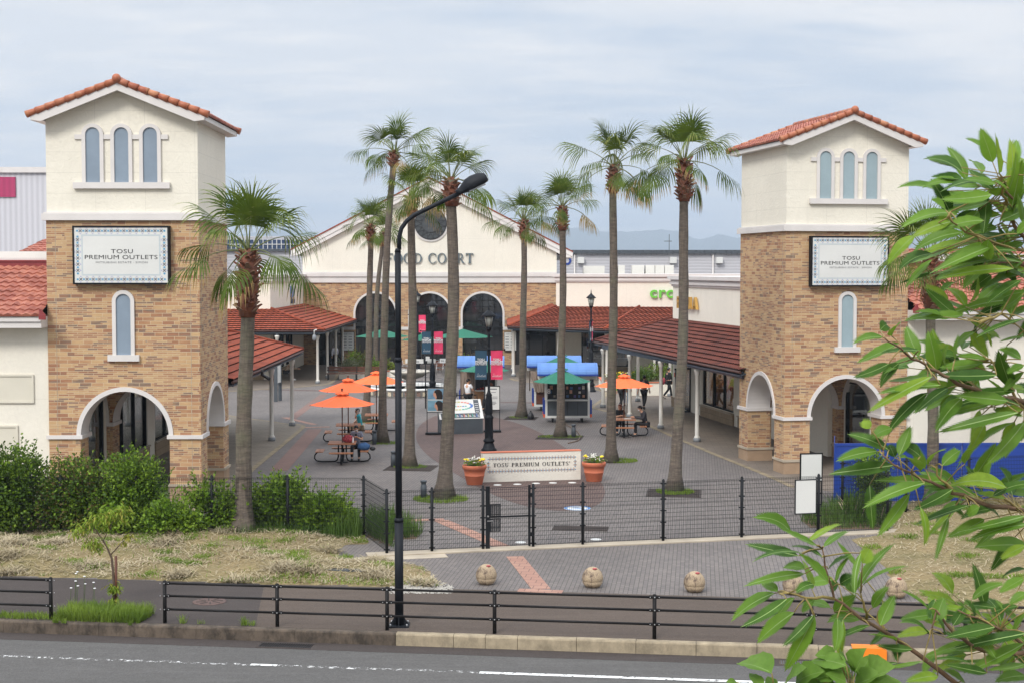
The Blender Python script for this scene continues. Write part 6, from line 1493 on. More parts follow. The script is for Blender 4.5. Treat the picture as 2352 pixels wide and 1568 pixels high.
# ================================================================ PARASOL SETS
def parasol(lab, loc, mat, r_=1.22, zr=2.1, rise=.42, rot=.2, ribs=8, vent=True, polem=None, group='orange parasols over the picnic tables', cat='parasol'):
    root = thing('parasol', lab, cat, loc, rot, group); m2 = MB(); n = ribs; vs = [(0,0,zr+rise)]
    K = 5
    for k in range(1, K+1):
        f = k/K
        for i in range(n*2):
            a = pi*i/n; rr_ = r_*f*(1 if i % 2 == 0 else cos(pi/n)*(.985-.03*f)); sag = .0 if i % 2 == 0 else .02*f
            vs.append((rr_*cos(a), rr_*sin(a), zr + rise*(1-f)**1.12*1.0 + (0) - sag))
    fs = [(0, 1+i, 1+(i+1) % (2*n)) for i in range(2*n)] + [(1+(k-1)*2*n+i, 1+k*2*n+i, 1+k*2*n+(i+1) % (2*n), 1+(k-1)*2*n+(i+1) % (2*n)) for k in range(1, K) for i in range(2*n)]
    m2.add(vs, fs); m2.build('canopy', mat, root, False)
    if vent:
        m2 = MB(); vs = [(0,0,zr+rise+.09)]; q = .25*r_/1.22
        for i in range(4*n): a = 2*pi*i/(4*n); vs.append((q*cos(a), q*sin(a), zr+rise-.02+.03*abs(sin(a*n/2)) ))
        m2.add(vs, [(0, 1+i, 1+(i+1) % (4*n)) for i in range(4*n)]); vs2 = [(p[0]*1.03, p[1]*1.03, p[2]-.035) for p in vs[1:]]; m2.add(list(vs[1:]) + vs2, [(i, 4*n+i, 4*n+(i+1) % (4*n), (i+1) % (4*n)) for i in range(4*n)]); m2.build('vent_flap', mat, root, False)
    pm = polem or M_WOODD
    MB().tube([(0,0,.05),(0,0,zr+rise+.02)], .022, 10).tube([(0,0,1.28),(0,0,1.31)], .026, 8).build('pole', pm, root, False); MB().ball((0,0,zr+rise+.15), .042, seg=10, rings=6).tube([(0,0,zr+rise+.04),(0,0,zr+rise+.12)], .03, 8).build('finial', pm, root, False)
    m2 = MB()
    for i in range(n): a = 2*pi*i/n; m2.tube([(0,0,zr+rise-.04),(r_*.99*cos(a),r_*.99*sin(a),zr-.025)], .009, 4); m2.tube([(0,0,zr-.12),(r_*.5*cos(a),r_*.5*sin(a),zr+rise*.42-.03)], .007, 4)
    m2.build('ribs', pm, root, False); return root
def table(lab, loc, rz, slat=True):
    root = thing('picnic_table', lab, 'picnic table', loc, rz, 'slatted picnic tables with fixed benches'); t = MB(); n = 8 if slat else 1; W_ = .5
    for i in range(n): y0 = -W_+2*W_*i/n; (t.box(y0+.006,-W_,.70,y0+2*W_/n-.006,W_,.735) if slat else t.box(-W_,-W_,.70,W_,W_,.735))
    t.build('tabletop', M_SLAT, root, False)
    f = MB().box(-.4,-.03,.67,.4,.03,.699).box(-.03,-.4,.66,.03,.4,.695).tube([(0,0,.02),(0,0,.68)], .04, 10).lathe([(.22,0),(.22,.015),(.06,.03)], (0,0,0), 20)
    for a in range(4): c_, s_ = cos(a*pi/2+pi/4), sin(a*pi/2+pi/4); f.tube([(.2*c_,.2*s_,.68),(.2*c_,.2*s_,.2)], .02, 6)
    f.build('frame', M_BLACK, root, False)
    for a in range(4):
        c_, s_ = cos(a*pi/2), sin(a*pi/2); T_ = lambda x, y, z: (x*c_-y*s_, x*s_+y*c_, z)
        st = MB()
        for i in range(3 if slat else 2):
            w3 = .3/(3 if slat else 2); x = .66+i*w3; P = [T_(x+.005,-.43,.42), T_(x+w3-.005,-.43,.42), T_(x+w3-.005,.43,.42), T_(x+.005,.43,.42)]; st.slab([Vector(p)+Vector((0,0,.03)) for p in P], .03)
        so = st.build('bench', M_SLAT, root, False)
        lg = MB(); 
        pth = [(.14,0,.62),(.15,0,.2),(.19,0,.09),(.27,0,.04),(.75,0,.035),(.93,0,.06),(1.01,0,.15),(1.0,0,.27),(.93,0,.36),(.84,0,.405),(.7,0,.41)]
        for y in (-.0,): lg.tube([T_(p[0], y, p[2]) for p in pth], .026, 8)
        lg.box(*(min(T_(.7,-.35,0)[0],T_(.9,.35,0)[0]), min(T_(.7,-.35,0)[1],T_(.9,.35,0)[1]), .405, max(T_(.7,-.35,0)[0],T_(.9,.35,0)[0]), max(T_(.7,-.35,0)[1],T_(.9,.35,0)[1]), .418)); lg.build('bench_leg', M_BLACK, so, False)
    return root
def YX(px, Y): return (px-1176)*Y*1.0012/FPX
TA = Vector((YX(785,53.8)-.0, 53.8, 0)); TB = Vector((YX(799,60.1), 60.1, 0)); TC = Vector((YX(864,64.3), 64.3, 0)); TD = Vector((YX(1434,62.4), 62.4, 0))
parasol('nearest orange parasol over the table with the red backpack', TA, M_ORANGE, 1.2, 2.12, .40, .25); parasol('second orange parasol, just behind the nearest one', TB, M_ORANGE, 1.2, 2.12, .42, .1)
parasol('third orange parasol, beside the fountain behind the palm', TC, M_ORANGE, 1.22, 2.12, .42, .3); parasol('orange parasol on the right, in front of the white columns', TD, M_ORANGE, 1.27, 2.12, .42, .15)
table('picnic table under the nearest orange parasol with backpack on top', TA, .06, False); table('picnic table under the second orange parasol', TB, .08); table('picnic table under the third orange parasol', TC, .05); table('picnic table under the right orange parasol', TD, -.08)
# things on the tables
root = thing('backpack', 'red patterned backpack lying on the nearest picnic table', 'backpack', TA + Vector((.22,-.05,.735))); m2 = MB(); m2.ball((0,0,.13), .22, .15, .15, 16, 10); 
for v in range(len(m2.v)): p = m2.v[v]; m2.v[v] = (p[0]+.01*sin(p[1]*60), p[1], max(.0, p[2]+.012*sin(p[0]*40+p[1]*30)))
t = NT("red black patterned cloth"); n_ = t.noise(t.coord('Object'), 22, 2, .5, 1.5); M_RP = t.fin(t.ramp(n_, [(0,srgb(46,30,34)),(.42,srgb(60,34,40)),(.47,srgb(176,56,68)),(.6,srgb(196,86,96)),(.64,srgb(60,34,40)),(1,srgb(180,60,70))]), .8)
m2.build('bag', M_RP, root, False); MB().tube([(-.1,0,.27),(-.05,0,.32),(.05,0,.32),(.1,0,.27)], .012, 6).build('handle', M_INK, root, False)
tag(MB().lathe([(.033,0),(.035,.01),(.035,.14),(.02,.17),(.018,.18),(.02,.185),(.02,.21),(.002,.212)], tuple(TA+Vector((.40,-.12,.736))), 12).build('bottle', M_STAMPW), 'small white bottle on the nearest picnic table beside the backpack', 'bottle')
root = thing('denim_bag', 'blue denim bag on the right bench of the nearest picnic table', 'bag', TA + Vector((.78,.0,.45))); m2 = MB(); m2.ball((0,0,.13), .24, .16, .15, 14, 8); m2.v = [(p[0]+.012*sin(p[2]*50), p[1]+.01*sin(p[0]*40), max(0, p[2]+.01*sin(p[0]*35))) for p in m2.v]; m2.build('body', M("blue denim", srgb(52,88,132), .85, .25, 9, .4), root, False); MB().ball((.33,-.04,.06), .11, .09, .08, 10, 6).build('black_cap', M_INK, root, False)
tag(MB().prism([(-.16,-.1),(.16,-.12),(.15,.12),(-.15,.1)], TD+Vector((.14,-.05,.737)), (1,0,0), (0,1,0), (0,0,.012)).build('papers', M_BOARD), 'open papers on the right picnic table in front of the man', 'papers')
# green parasols
gp = 'dark green parasols'
parasol('wide green parasol before the left arched window of the hall', Vector((YX(878,103),103,0)), M_GREENC, 1.9, 2.38, .5, .2, 8, False, M_CHROME, gp); parasol('wide green parasol before the right arched window of the hall', Vector((YX(1063,103),103,0)), M_GREENC, 2.1, 2.35, .55, .1, 8, False, M_CHROME, gp)
parasol('small green parasol behind the lamp banners on the terrace', Vector((YX(968,106),106,0)), M_GREENC, 1.5, 2.0, .4, .1, 8, False, M_CHROME, gp)
parasol('green parasol on the front right kiosk', Vector((YX(1291,66.7),66.7,0)), M_GREENC, 1.32, 1.98, .56, .0, 8, True, M_GREYM, gp); parasol('green parasol on the rear right kiosk', Vector((YX(1291,73),73,0)), M_GREENC, 1.25, 2.3, .5, .3, 8, True, M_GREYM, gp); parasol('green parasol behind the near lamp banners on the left kiosk', Vector((YX(1112,72.3),72.3,0)), M_GREENC, 1.24, 2.1, .42, .1, 8, True, M_GREYM, gp)

# ================================================================ KIOSKS
def barrel(mb, x0, x1, y0, y1, z0, h_, n=12, m=0):
    pts = [(y0+(y1-y0)*(.5-.5*cos(pi*i/n)), z0+h_*sin(pi*i/n)) for i in range(n+1)]
    vs = [(x, p[0], p[1]) for x in (x0, x1) for p in pts]; mb.add(vs, [(i, n+1+i, n+2+i, i+1) for i in range(n)] + [tuple(range(n, -1, -1)), tuple(range(n+1, 2*n+2))], m)
def kiosk(lab, loc, W_, D_, rz=0, full=True):
    root = thing('kiosk_cart', lab, 'kiosk', loc, rz, 'market kiosk carts with blue barrel roofs'); hw = W_/2; ex = .36
    r_ = MB(); barrel(r_, -hw-ex, hw+ex, -D_/2-.25, D_/2+.25, 2.22, .5); ro = r_.build('roof', M_BLUER, root, False)
    s_ = MB()
    for i in range(7): x = -hw-ex+.1+(W_+2*ex-.2)*i/6; pts = [((-D_/2-.25)+(D_+.5)*(.5-.5*cos(pi*k/10)), 2.225+.5*sin(pi*k/10)+.005) for k in range(11)]; s_.tube([(x,p[0],p[1]) for p in pts], .012, 4)
    s_.build('roof_seam', M_BLUER, ro, False); MB().box(-hw-ex-.01,-D_/2-.27,2.17,hw+ex+.01,-D_/2-.24,2.25).build('roof_edge', M_BLUE, ro, False)
    MB().box(-hw,-D_/2,1.95,hw,D_/2,2.2).box(-hw-ex+.03,-D_/2+.1,2.0,-hw,D_/2,2.21).box(hw,-D_/2+.1,2.0,hw+ex-.03,D_/2,2.21).build('fascia', M_BOARD, root, False)
    for sx_ in (-1, 1):
        for y in (-D_/2+.05, D_/2-.05):
            x = sx_*(hw-.05); po = MB().box(x-.05,y-.05,.28,x+.05,y+.05,1.95).build('corner_post', M_BOARD, root, False)
            x = sx_*(hw+.05); MB().box(x-.045,y-.05,.40,x+.045,y+.05,1.05).build('blue_cover', M_BLUE, po, False); MB().box(x-.045,y-.05,.25,x+.045,y+.05,.398).build('orange_foot', M("orange red foot", srgb(206,84,44), .5, .1), po, False)
    MB().box(-hw+.1,-D_/2+.02,.32,hw-.1,D_/2-.02,1.0).build('counter', M_GREYM, root, False)
    b = MB()
    for i in range(1, 4): x = -hw+.1+(W_-.2)*i/4; b.box(x-.008,-D_/2+.01,.34,x+.008,-D_/2+.019,.98)
    b.build('door_gap', M_INK, root, False)
    MB().box(-hw,-D_/2-.03,1.0,hw,-D_/2+.3,1.05).box(-hw,-D_/2-.02,.22,hw,-D_/2+.02,.32).box(-hw,-D_/2+.021,.24,-hw+.05,D_/2,.30).box(hw-.05,-D_/2+.021,.24,hw,D_/2,.30).build('rail_trim', M_BOARD, root, False)
    for sx_ in (-1, 1):
        for y in (-D_/2+.15, D_/2-.15): MB().tube([(sx_*(hw-.35)-.03,y,.1),(sx_*(hw-.35)+.03,y,.1)], .1, 12).box(sx_*(hw-.35)-.05,y-.04,.12,sx_*(hw-.35)+.05,y+.04,.25).build('wheel', M_BLACK, root, False)
    return root
kf = Vector((YX(1303,68.3),68.5,0)); K1_ = kiosk('front right kiosk with a display of small framed pictures under its green parasol', kf, 2.05, 1.3, .0)
MB().box(-.92,-.1,1.05,.92,-.05,1.95).box(-.95,-.6,1.06,-.9,-.1,1.95).box(.9,-.6,1.06,.95,-.1,1.95).build('display_wall', M_INK, K1_, False)
rr = random.Random(4); cm = [M("pale card", srgb(214,206,196), .5, .1, 8), M("blue card", srgb(74,110,160), .5, .2, 8), M("peach card", srgb(214,160,132), .5, .1, 8), M("violet card", srgb(104,92,150), .5, .2, 8), M("dark card", srgb(60,60,70), .5, .2, 8)]
for j, zz in enumerate((1.72, 1.5, 1.3, 1.12)):
    for i in range(9):
        if rr.random() < .25: continue
        x = -.82+i*.19+rr.uniform(-.02,.02); w_ = rr.uniform(.09,.14); h_ = rr.uniform(.1,.17); MB().box(x,-.13,zz,x+w_,-.101,zz+h_).build('picture_card', cm[rr.randrange(5)], K1_, False)
ba = MB(); put_text(ba, "8", .3, (-.86,-.62,1.35), (1,0,0), (0,0,1), .008, 1.0, .02); ba.build('number', M_STAMPW, K1_, False)
k2 = Vector((YX(1273,73.6),74.2,0)); K2_ = kiosk('rear right kiosk with a grey brown tarp over its left side', k2, 2.0, 1.3, .0)
def tarp(root, x0, x1, y, z0, z1, seed, dx=0):
    n, mz = 16, 6; vs = []; rr = random.Random(seed)
    for j in range(mz+1):
        for i in range(n+1):
            x = x0+(x1-x0)*i/n; f = j/mz; vs.append((x + dx*f*(1-i/n), y + .05*sin(i*1.7+seed)*(.3+f) + .03*sin(i*.6+j), z1+(z0-z1)*f + .02*sin(i)))
    o = MB().add(vs, [(j*(n+1)+i, (j+1)*(n+1)+i, (j+1)*(n+1)+i+1, j*(n+1)+i+1) for j in range(mz) for i in range(n)], 0, True).build('tarp', M_TARP, root, False)
tarp(K2_, -1.2, -.45, -.82, .95, 2.0, 2, .25); tarp(K2_, -1.25, -1.2, -.7, 1.0, 2.0, 3)
MB().box(-.9,-.64,.35,.9,-.6,.95).build('wood_panel', M_WOODD, K2_, False)
k3 = Vector((YX(1100,73.4),74.0,0)); K3_ = kiosk('left kiosk with hanging tarp curtain, behind the near lamp banners', k3, 1.8, 1.3, .0)
tarp(K3_, -.92, -.2, -.72, .5, 1.98, 5); MB().box(-.25,-.70,.3,.75,-.655,1.0).build('wood_panel', M("tan wood counter", srgb(134,98,66), .6, .2, 5, stretch=(1,1,5)), K3_, False)
MB().box(-.2,-.3,1.05,.85,.5,1.9).build('dark_interior', M_INK, K3_, False)
st = MB(); 
for i in range(6): st.box(-.1+i*.14,-.5,1.05,-.02+i*.14,-.42,1.12+.04*(i % 3))
st.build('goods', M_GOODS[3], K3_, False)
tag(MB().lathe([(.1,0),(.16,.03),(.17,.12),(.14,.24),(.07,.33),(.03,.36),(.06,.40),(.02,.42)], (YX(1219,69.4),69.4,0), 9).build('rubbish_bag', M_INK), 'small black bag on the ground left of the front right kiosk', 'bag')
root = thing('cable', 'thin cable running over the paving from the front right kiosk', 'cable', G(1300,970)); m2 = MB(); pts = [G(1295,969),G(1305,978),G(1318,984),G(1327,992),G(1334,1002),G(1328,1012),G(1305,1018)]; m2.tube([p - root.location + Vector((0,0,.02)) for p in pts], .03, 5); m2.build('cover', M("brown cable cover", srgb(104,88,76), .8, .2, 5), root, False)

# ================================================================ MAP BOARD, STANDS, DIRECTION SIGN
mb0 = G(1012, 997.5); mb1 = G(1109, 994.5); mv = (mb1-mb0); mw = mv.length; mv.normalize(); mn = Vector((-mv.y, mv.x, 0)); root = thing('map_board', 'sloping plaza map on a dark box behind the near palm trunk', 'map board', mb0)
MB().prism([(0,0),(.55,0),(.55,.95),(0,.64)], mb0 + mv*0, mn, Zv, mv*mw).build('box', M_GREYM, root, True, True)
pu = (mn*.55 + Zv*.72).normalized(); pn = pu.cross(mv) * -1; pn = pn if pn.y < 0 else -pn; po = mb0 + Zv*.66 - mn*.02; ph_ = .98
MB().obox(po - mv*.04 - pn*.0, mv*(mw+.08), pu*ph_, -pn*.04).build('panel', M_BOARD, root, False, True)
pr = MB(); Q = lambda u, v: po + mv*(u*mw) + pu*(v*ph_) + pn*.003
rr = random.Random(12)
pr.obox(Q(.84,.30), mv*(mw*.12), pu*(ph_*.66), pn*.003, 0); pr.obox(Q(.02,.04), mv*(mw*.92), pu*(ph_*.24), pn*.003, 0)
for i in range(9): pr.obox(Q(.06+i*.1,.07)+pn*.004, mv*(mw*.015), pu*(ph_*.18), pn*.002, (1,2,3,4)[i % 4]); pr.obox(Q(.085+i*.1,.1)+pn*.004, mv*(mw*.05), pu*(ph_*.02), pn*.002, 5); pr.obox(Q(.085+i*.1,.16)+pn*.004, mv*(mw*.04), pu*(ph_*.02), pn*.002, 5)
for k in range(26):
    a = 2*pi*k/26; u, v = .42+.34*cos(a), .64+.2*sin(a); pr.obox(Q(u,v), mv*(mw*.06), pu*(ph_*.05), pn*.003, (1,2,3,4)[(k//3) % 4])
for k in range(8): pr.obox(Q(.2+.06*k,.62), mv*(mw*.045), pu*(ph_*.045), pn*.003, (2,3,1,4)[k % 4])
for k in range(5): pr.obox(Q(.86,.36+k*.1)+pn*.004, mv*(mw*.08), pu*(ph_*.02), pn*.002, 5)
pr.build('map_print', [M_GREYM, M("map blue", srgb(72,112,176), .5, .05), M("map salmon", srgb(206,112,96), .5, .05), M("map olive", srgb(176,170,90), .5, .05), M("map teal", srgb(70,160,140), .5, .05), M_STAMPW], root, False, True)
tp = po + pu*ph_; m2 = MB(); m2.tube([tp+mv*.1, tp+mv*.1+Zv*.18, tp+mv*(mw-.1)+Zv*.18, tp+mv*(mw-.1)], .02, 6)
for k in range(9): a = tp+mv*(.2+k*(mw-.4)/8)+Zv*.09; m2.tube([a+mv*.07*cos(q)+Zv*.07*sin(q) for q in [j*pi/5 for j in range(11)]], .008, 4)
m2.build('scrollwork', M_BLACK, root, False, True); dsc = tp+mv*(mw*.42)+Zv*.2; MB().prism([(.11*cos(k*pi/12), .11*sin(k*pi/12)) for k in range(24)], dsc, mv, Zv, mn*.02).build('round_plate', M_GREYM, root, False, True)
p1 = G(1005, 997); r1, pn1 = stand('dark framed stand with two portrait photos left of the map board', p1, 0, .86, .98, 1.98)
for j in range(2):
    z0 = 1.02+j*.49; MB().box(-.41,-.024,z0,.41,-.0205,z0+.45).build('photo', M(("teal grey photo backdrop","blue sky photo backdrop")[j], srgb(*((118,158,178) if j == 0 else (112,150,176))), .4, .35, 2.5), pn1, False)
    f = MB(); hair = [(.0,0),(.3,0),(.33,.15),(.28,.33),(.16,.42),(.02,.43),(-.08,.36),(-.1,.28),(-.03,.26),(.02,.1)]; face = [(-.02,.0),(-.08,.08),(-.07,.11),(-.15,.13),(-.13,.18),(-.17,.22),(-.13,.27),(-.11,.36),(.02,.38),(.08,.2),(.06,.0)]
    f.prism([(q[0]*.85-.05*j, q[1]) for q in face], (0,-.0242,z0+.002), (1,0,0), (0,0,1), (0,-.002,0), 0); f.prism([(q[0]*.85-.05*j, q[1]) for q in hair], (0,-.0265,z0+.002), (1,0,0), (0,0,1), (0,-.002,0), 1); f.build('portrait', [M("photo skin tone", srgb(196,142,114), .4, .1), M("photo black hair", srgb(30,24,24), .4, .1)], pn1, False)
p2 = G(1131, 991.5); r2, pn2 = stand('dark framed stand with a white text poster right of the map board', p2, 0, .60, .98, 1.98)
t = MB()
for j, (w_, zz) in enumerate(((.3,1.85),(.2,1.72),(.34,1.52),(.34,1.45),(.2,1.3),(.25,1.25),(.15,1.2))): t.box(-w_/2+.05,-.023,zz,w_/2+.05,-.0205,zz+(.025 if j > 0 else .05))
t.build('print', M("grey poster print", srgb(110,112,116), .5, .05), pn2, False)
ds = G(977.5, 937); root = thing('direction_sign', 'thin black direction post with white finger blades left of the middle lamp', 'direction sign', ds); MB().tube([(0,0,0),(0,0,2.75)], .03, 8).build('post', M_BLACK, root, False)
for (x0, x1, zz, yy, s_) in ((-1.02,-.1,2.28,0,"A Outlet"), (.08,.5,2.28,.2,""), (.72,1.15,2.3,.1,"P4 →"), (.02,.22,2.42,-.1,"")):
    o = MB().box(x0,yy-.015,zz,x1,yy+.015,zz+.22).build('blade', M_BOARD, root, False)
    if s_: q = MB(); put_text(q, s_, .13, ((x0+x1)/2,yy-.016,zz+.06), (1,0,0), (0,0,1), .002, 1, .004); q.build('blade_print', M_GREYM, o, False)
# pylon sign on the left seen edge-on, food court boards
pl = Vector((YX(637.5,79),79,0)); root = thing('pylon_sign', 'slim dark framed sign board seen almost edge on between the left columns', 'sign', pl, R(78)); MB().box(-.35,-.09,0,-.27,.09,2.6).box(.27,-.09,0,.35,.09,2.6).box(-.27,-.09,2.52,.27,.09,2.6).build('frame', M_GREYM, root, False); MB().box(-.27,-.07,1.0,.27,.07,2.52).build('panel', M_BOARD, root, False)
for px, lb in ((799.5,'white food court menu board left of the left arched window'),(1172,'white food court menu board right of the right arched window, cut by a column')):
    x = YX(px, FY-.15); root = thing('menu_board', lb, 'menu board', (x, FY-.1, 2.0), 0, 'food court menu boards'); MB().box(-.47,-.08,-.98,.47,.0,.42).build('frame', M_BLACK, root, False); MB().box(-.43,-.09,-.94,.43,-.081,.38).build('panel', M_BOARD, root, False)
    t = MB(); serif_text(t, "FOOD COURT", .1, (0,-.091,.2), (1,0,0), (0,0,1), (0,-1,0), .002, .08, 0, .66)
    for j in range(5):
        for i in (0, 1): t.box(-.36+i*.4,-.0925,.02-j*.19,-.1+i*.4,-.091,.06-j*.19+.02*(j % 2))
    t.build('print', M_GREYM, root, False)
q = A(722, 776, 90.2); root = thing('dome_camera', 'white dome camera hanging from the canopy beam on a curved bracket', 'security camera', q)
q2 = A(1258/1.7415, 1000/1.7415, 90.4)
MB().tube([(.15,0,.5),(0,0,.45),(0,0,.2)], .04, 8).build('bracket', M_BOARD, root, False); MB().ball((0,0,.02), .13, .13, .2, 12, 8).build('dome', M_COLG, root, False)
q = A(592, 866, 50.5); root = thing('bullet_camera', 'dark tube camera under the edge of the near left canopy', 'security camera', q); MB().tube([(.1,.3,.25),(.1,.3,.08)], .04, 8).build('mount', M_INK, root, False); MB().tube([(.08,.35,.08),(.38,.1,-.06)], .055, 10).build('body', M_INK, root, False)
# short grey path lights
for (x, y), lb in zip(((903.5,1071),(860,1019.5),(1317.5,1004),(973,1144)), ('short grey path light left of the street lamp post, by the second palm','short grey path light beside the picnic table bench','short grey path light right of the kiosk palm','short grey path light behind the fence beside the thick palm')):
    root = thing('path_light', lb, 'path light', G(x, y), 0, 'short grey path lights'); MB().lathe([(.095,0),(.095,.40),(.075,.42),(.075,.50),(.1,.51),(.1,.56),(.0005,.57)], (0,0,0), 14).build('body', M_GREYM, root, False)

# ================================================================ FOUNTAIN, PLANTERS, BENCH, TERRACE
fo = Vector((YX(941,83.5),83.5,0)); root = thing('fountain', 'round stone fountain with tiled rim and raised bowl behind the orange parasols', 'fountain', fo)
MB().lathe([(2.5,0),(2.5,.36),(2.6,.38),(2.62,.44),(2.55,.48),(2.3,.48),(2.25,.44),(2.25,.1)], (0,0,0), 48).build('basin', M_BOARD, root, False)
tb = MB()
for k in range(48): a = 2*pi*k/48; c = Vector((2.505*cos(a), 2.505*sin(a), .08)); u = Vector((-sin(a), cos(a), 0)); tb.obox(c-u*.1, u*.2, (0,0,.24), Vector((cos(a), sin(a), 0))*.015, k % 2)
tb.build('rim_tiles', [M("brown patterned tile", srgb(128,104,92), .5, .3, 12), M("cream patterned tile", srgb(196,184,160), .5, .3, 12)], root, False)
MB().lathe([(.0005,.3),(2.26,.3)], (0,0,0), 40).build('water', M("dim pool water", srgb(60,72,70), .35, .1, spec=.2), root, False)
MB().lathe([(.5,.1),(.42,.3),(.3,.35),(.22,.5),(.22,.8),(.3,.85),(.75,1.0),(1.08,1.22),(1.14,1.3),(1.1,1.34),(1.02,1.3),(.0005,1.22)], (0,0,0), 32).build('bowl', M("pale weathered stone", srgb(176,170,158), .85, .2, 3), root, False)
m2 = MB()
for k in range(20): a = 2*pi*k/20; m2.tube([(1.9*cos(a),1.9*sin(a),.3),(1.9*cos(a),1.9*sin(a),.85)], .012, 4)
for z_ in (.6,.85): m2.tube([(1.9*cos(2*pi*k/32),1.9*sin(2*pi*k/32),z_) for k in range(33)], .014, 4)
m2.build('railing', M_GREYM, root, False)
m2 = MB(); rr = random.Random(2)
for k in range(16): a = rr.uniform(0,6.28); r_ = rr.uniform(.2,.9); c = Vector((r_*cos(a), r_*sin(a), 1.3)); m2.tube([c + Vector((.12*cos(q), .03*cos(q), .14*sin(q))) for q in [j*pi/6 for j in range(7)]], .012, 4)
m2.build('jets', M_CHROME, root, False)
def planter(lab, loc, x0, x1, y0, y1, h_, cap=True):
    root = thing('planter', lab, 'planter', loc); MB().box(x0,y0,0,x1,y1,h_).build('wall', M_STUCCO2, root)
    if cap: MB().box(x0-.03,y0-.04,h_,x1+.03,y1+.04,h_+.035).build('cap', M_TERRA, root, False)
    MB().box(x0+.15,y0+.15,h_+.036,x1-.15,y1-.15,h_+.05).build('soil', M_SOIL, root, False); return root
pA = Vector((YX(778,95),95,0)); planter('long white planter with terracotta edge before the food court, bench in front', pA, 0, 4.4, 0, 3.2, .5)
for i, (px, Y, r_, h_, mi, lb) in enumerate(((800,96.2,.85,.75,(4,),'grey green rosemary like shrub in the planter at its left end'),(832,97,1.0,1.1,(2,2,0),'reddish olive shrub in the white planter behind the palm trunk'),(866,96.4,.7,.6,(1,0),'light green shrub in the planter right of the palm trunk'),(893,96.3,.6,.5,(1,2),'small yellow green shrub at the right end of the white planter'),(812,97.6,.6,1.1,(1,),'feathery green plant at the back of the white planter'))):
    bush(lb, (YX(px,Y),Y,.53), [(0,0,h_*.45,r_*.8,r_*.7,h_*.55),(r_*.3,0,h_*.35,r_*.6,r_*.6,h_*.42)], 1500, .09, HM+[M_TWIG, M_HEDGE4], mi, 80+i, 12, 'shrub', 'shrub', group='shrubs in the white planter', stems=4)
bn = Vector((YX(818,94.3),94.3,0)); root = thing('bench', 'dark wooden bench along the white planter', 'bench', bn); W_ = 1.9
MB().box(-W_,-.25,.40,W_,-.08,.44).box(-W_,-.06,.40,W_,.12,.44).box(-W_,.14,.40,W_,.28,.44).build('seat', M_WOODD, root, False); MB().box(-W_,.3,.55,W_,.34,.68).box(-W_,.34,.72,W_,.38,.84).build('backrest', M_WOODD, root, False)
for x in (-W_+.1, 0, W_-.1): MB().box(x-.03,-.22,0,x+.03,-.17,.4).box(x-.03,.25,0,x+.03,.30,.85).box(x-.025,-.22,.36,x+.025,.25,.399).build('leg', M_INK, root, False)
pB = G(1440, 910); pB0 = Vector((YX(1380,87),86,0)); planter('white planter wall with yellow flowers under the right canopy', pB0, 0, 3.0, 0, 3, .55)
pC0 = Vector((YX(1440,82.5),82.5,0)); planter('long white planter with clipped hedges behind the right columns', pC0, 0, 4.2, 0, 3.2, .72)
bush('yellow flowers and leaves in the planter behind the right parasol', (pB0.x+1.6,pB0.y+1,.6), [(0,0,.12,1.4,.8,.2)], 1200, .08, HM, (1,0), 91, 0, 'flowers', 'flower_bed')
m2 = MB(); rr = random.Random(6)
for k in range(40): m2.ball((pB0.x+rr.uniform(.2,2.9), pB0.y+rr.uniform(.2,1.6), .88+rr.uniform(0,.12)), .06, .06, .03, 6, 4, rr.choice((1,1,2)))
tag(m2.build('flowers', M_FLW), 'yellow and white blossoms above the right planter', 'flowers')
bush('clipped hedge with brownish top in the right planter', (pC0.x+2.1,pC0.y+1.7,.75), [(-.2,0,.45,1.2,.8,.55),(.9,.1,.42,.9,.8,.5)], 5000, .07, HM, (0,1,2), 92, 0, 'hedge', 'hedge'); bush('rounded green hedge at the front of the right planter', (pC0.x+2.9,pC0.y+.7,.75), [(0,0,.25,.9,.5,.32),(.7,0,.22,.6,.5,.3)], 3000, .07, HM, (0,1), 93, 0, 'hedge', 'hedge'); bush('dark bush at the left end of the right hedge planter', (pC0.x+.9,pC0.y+.9,.75), [(0,0,.3,.75,.55,.42)], 2500, .08, HM, (0,), 94, 0, 'hedge', 'hedge')
def chair(lab, loc, rz):
    root = thing('terrace_chair', lab, 'chair', loc, rz, 'silver chairs on the food court terrace'); MB().box(-.22,-.22,.43,.22,.22,.46).build('seat', M_WOODD, root, False)
    f = MB()
    for x in (-.21,.21): f.tube([(x,-.21,0),(x,-.2,.64)], .014, 5); f.tube([(x,.24,0),(x,.2,.45),(x,.27,.88)], .014, 5); f.tube([(x,-.2,.64),(x,.22,.66)], .014, 5)
    f.tube([(-.21,.27,.88),(.21,.27,.88)], .014, 5); f.build('frame', M_CHROME, root, False); MB().box(-.19,.235,.6,.19,.255,.84).build('backrest', M_WOODD, root, False)
for i, (px, Y, a) in enumerate(((1010,98,0),(1030,99.5,2),(1048,98.6,4),(905,99,1),(925,100,2.5),(1000,101,3.3),(1022,102,5))): chair(('first','second','third','fourth','fifth','sixth','seventh')[i] + ' silver terrace chair, ' + ('left of the near palm trunk','behind the near palm trunk','beside the blue kiosk roof','right of the left planter','behind the fountain bowl','behind the middle lamp','at the back near the wall')[i], (YX(px,Y),Y,0), a)
# terrace planting by the windows
bush('brown twiggy shrub in front of the right arched window', (YX(1090,101),101,0), [(0,0,.75,.75,.5,.65)], 1600, .08, [M_HEDGE3, M_TWIG], (0,1), 95, 10, 'shrub', 'shrub'); bush('feathery pale green plant under the right green parasol', (YX(1060,100.5),100.5,0), [(0,0,.55,.9,.4,.45)], 900, .1, HM, (1,), 96, 30, 'shrub', 'shrub')

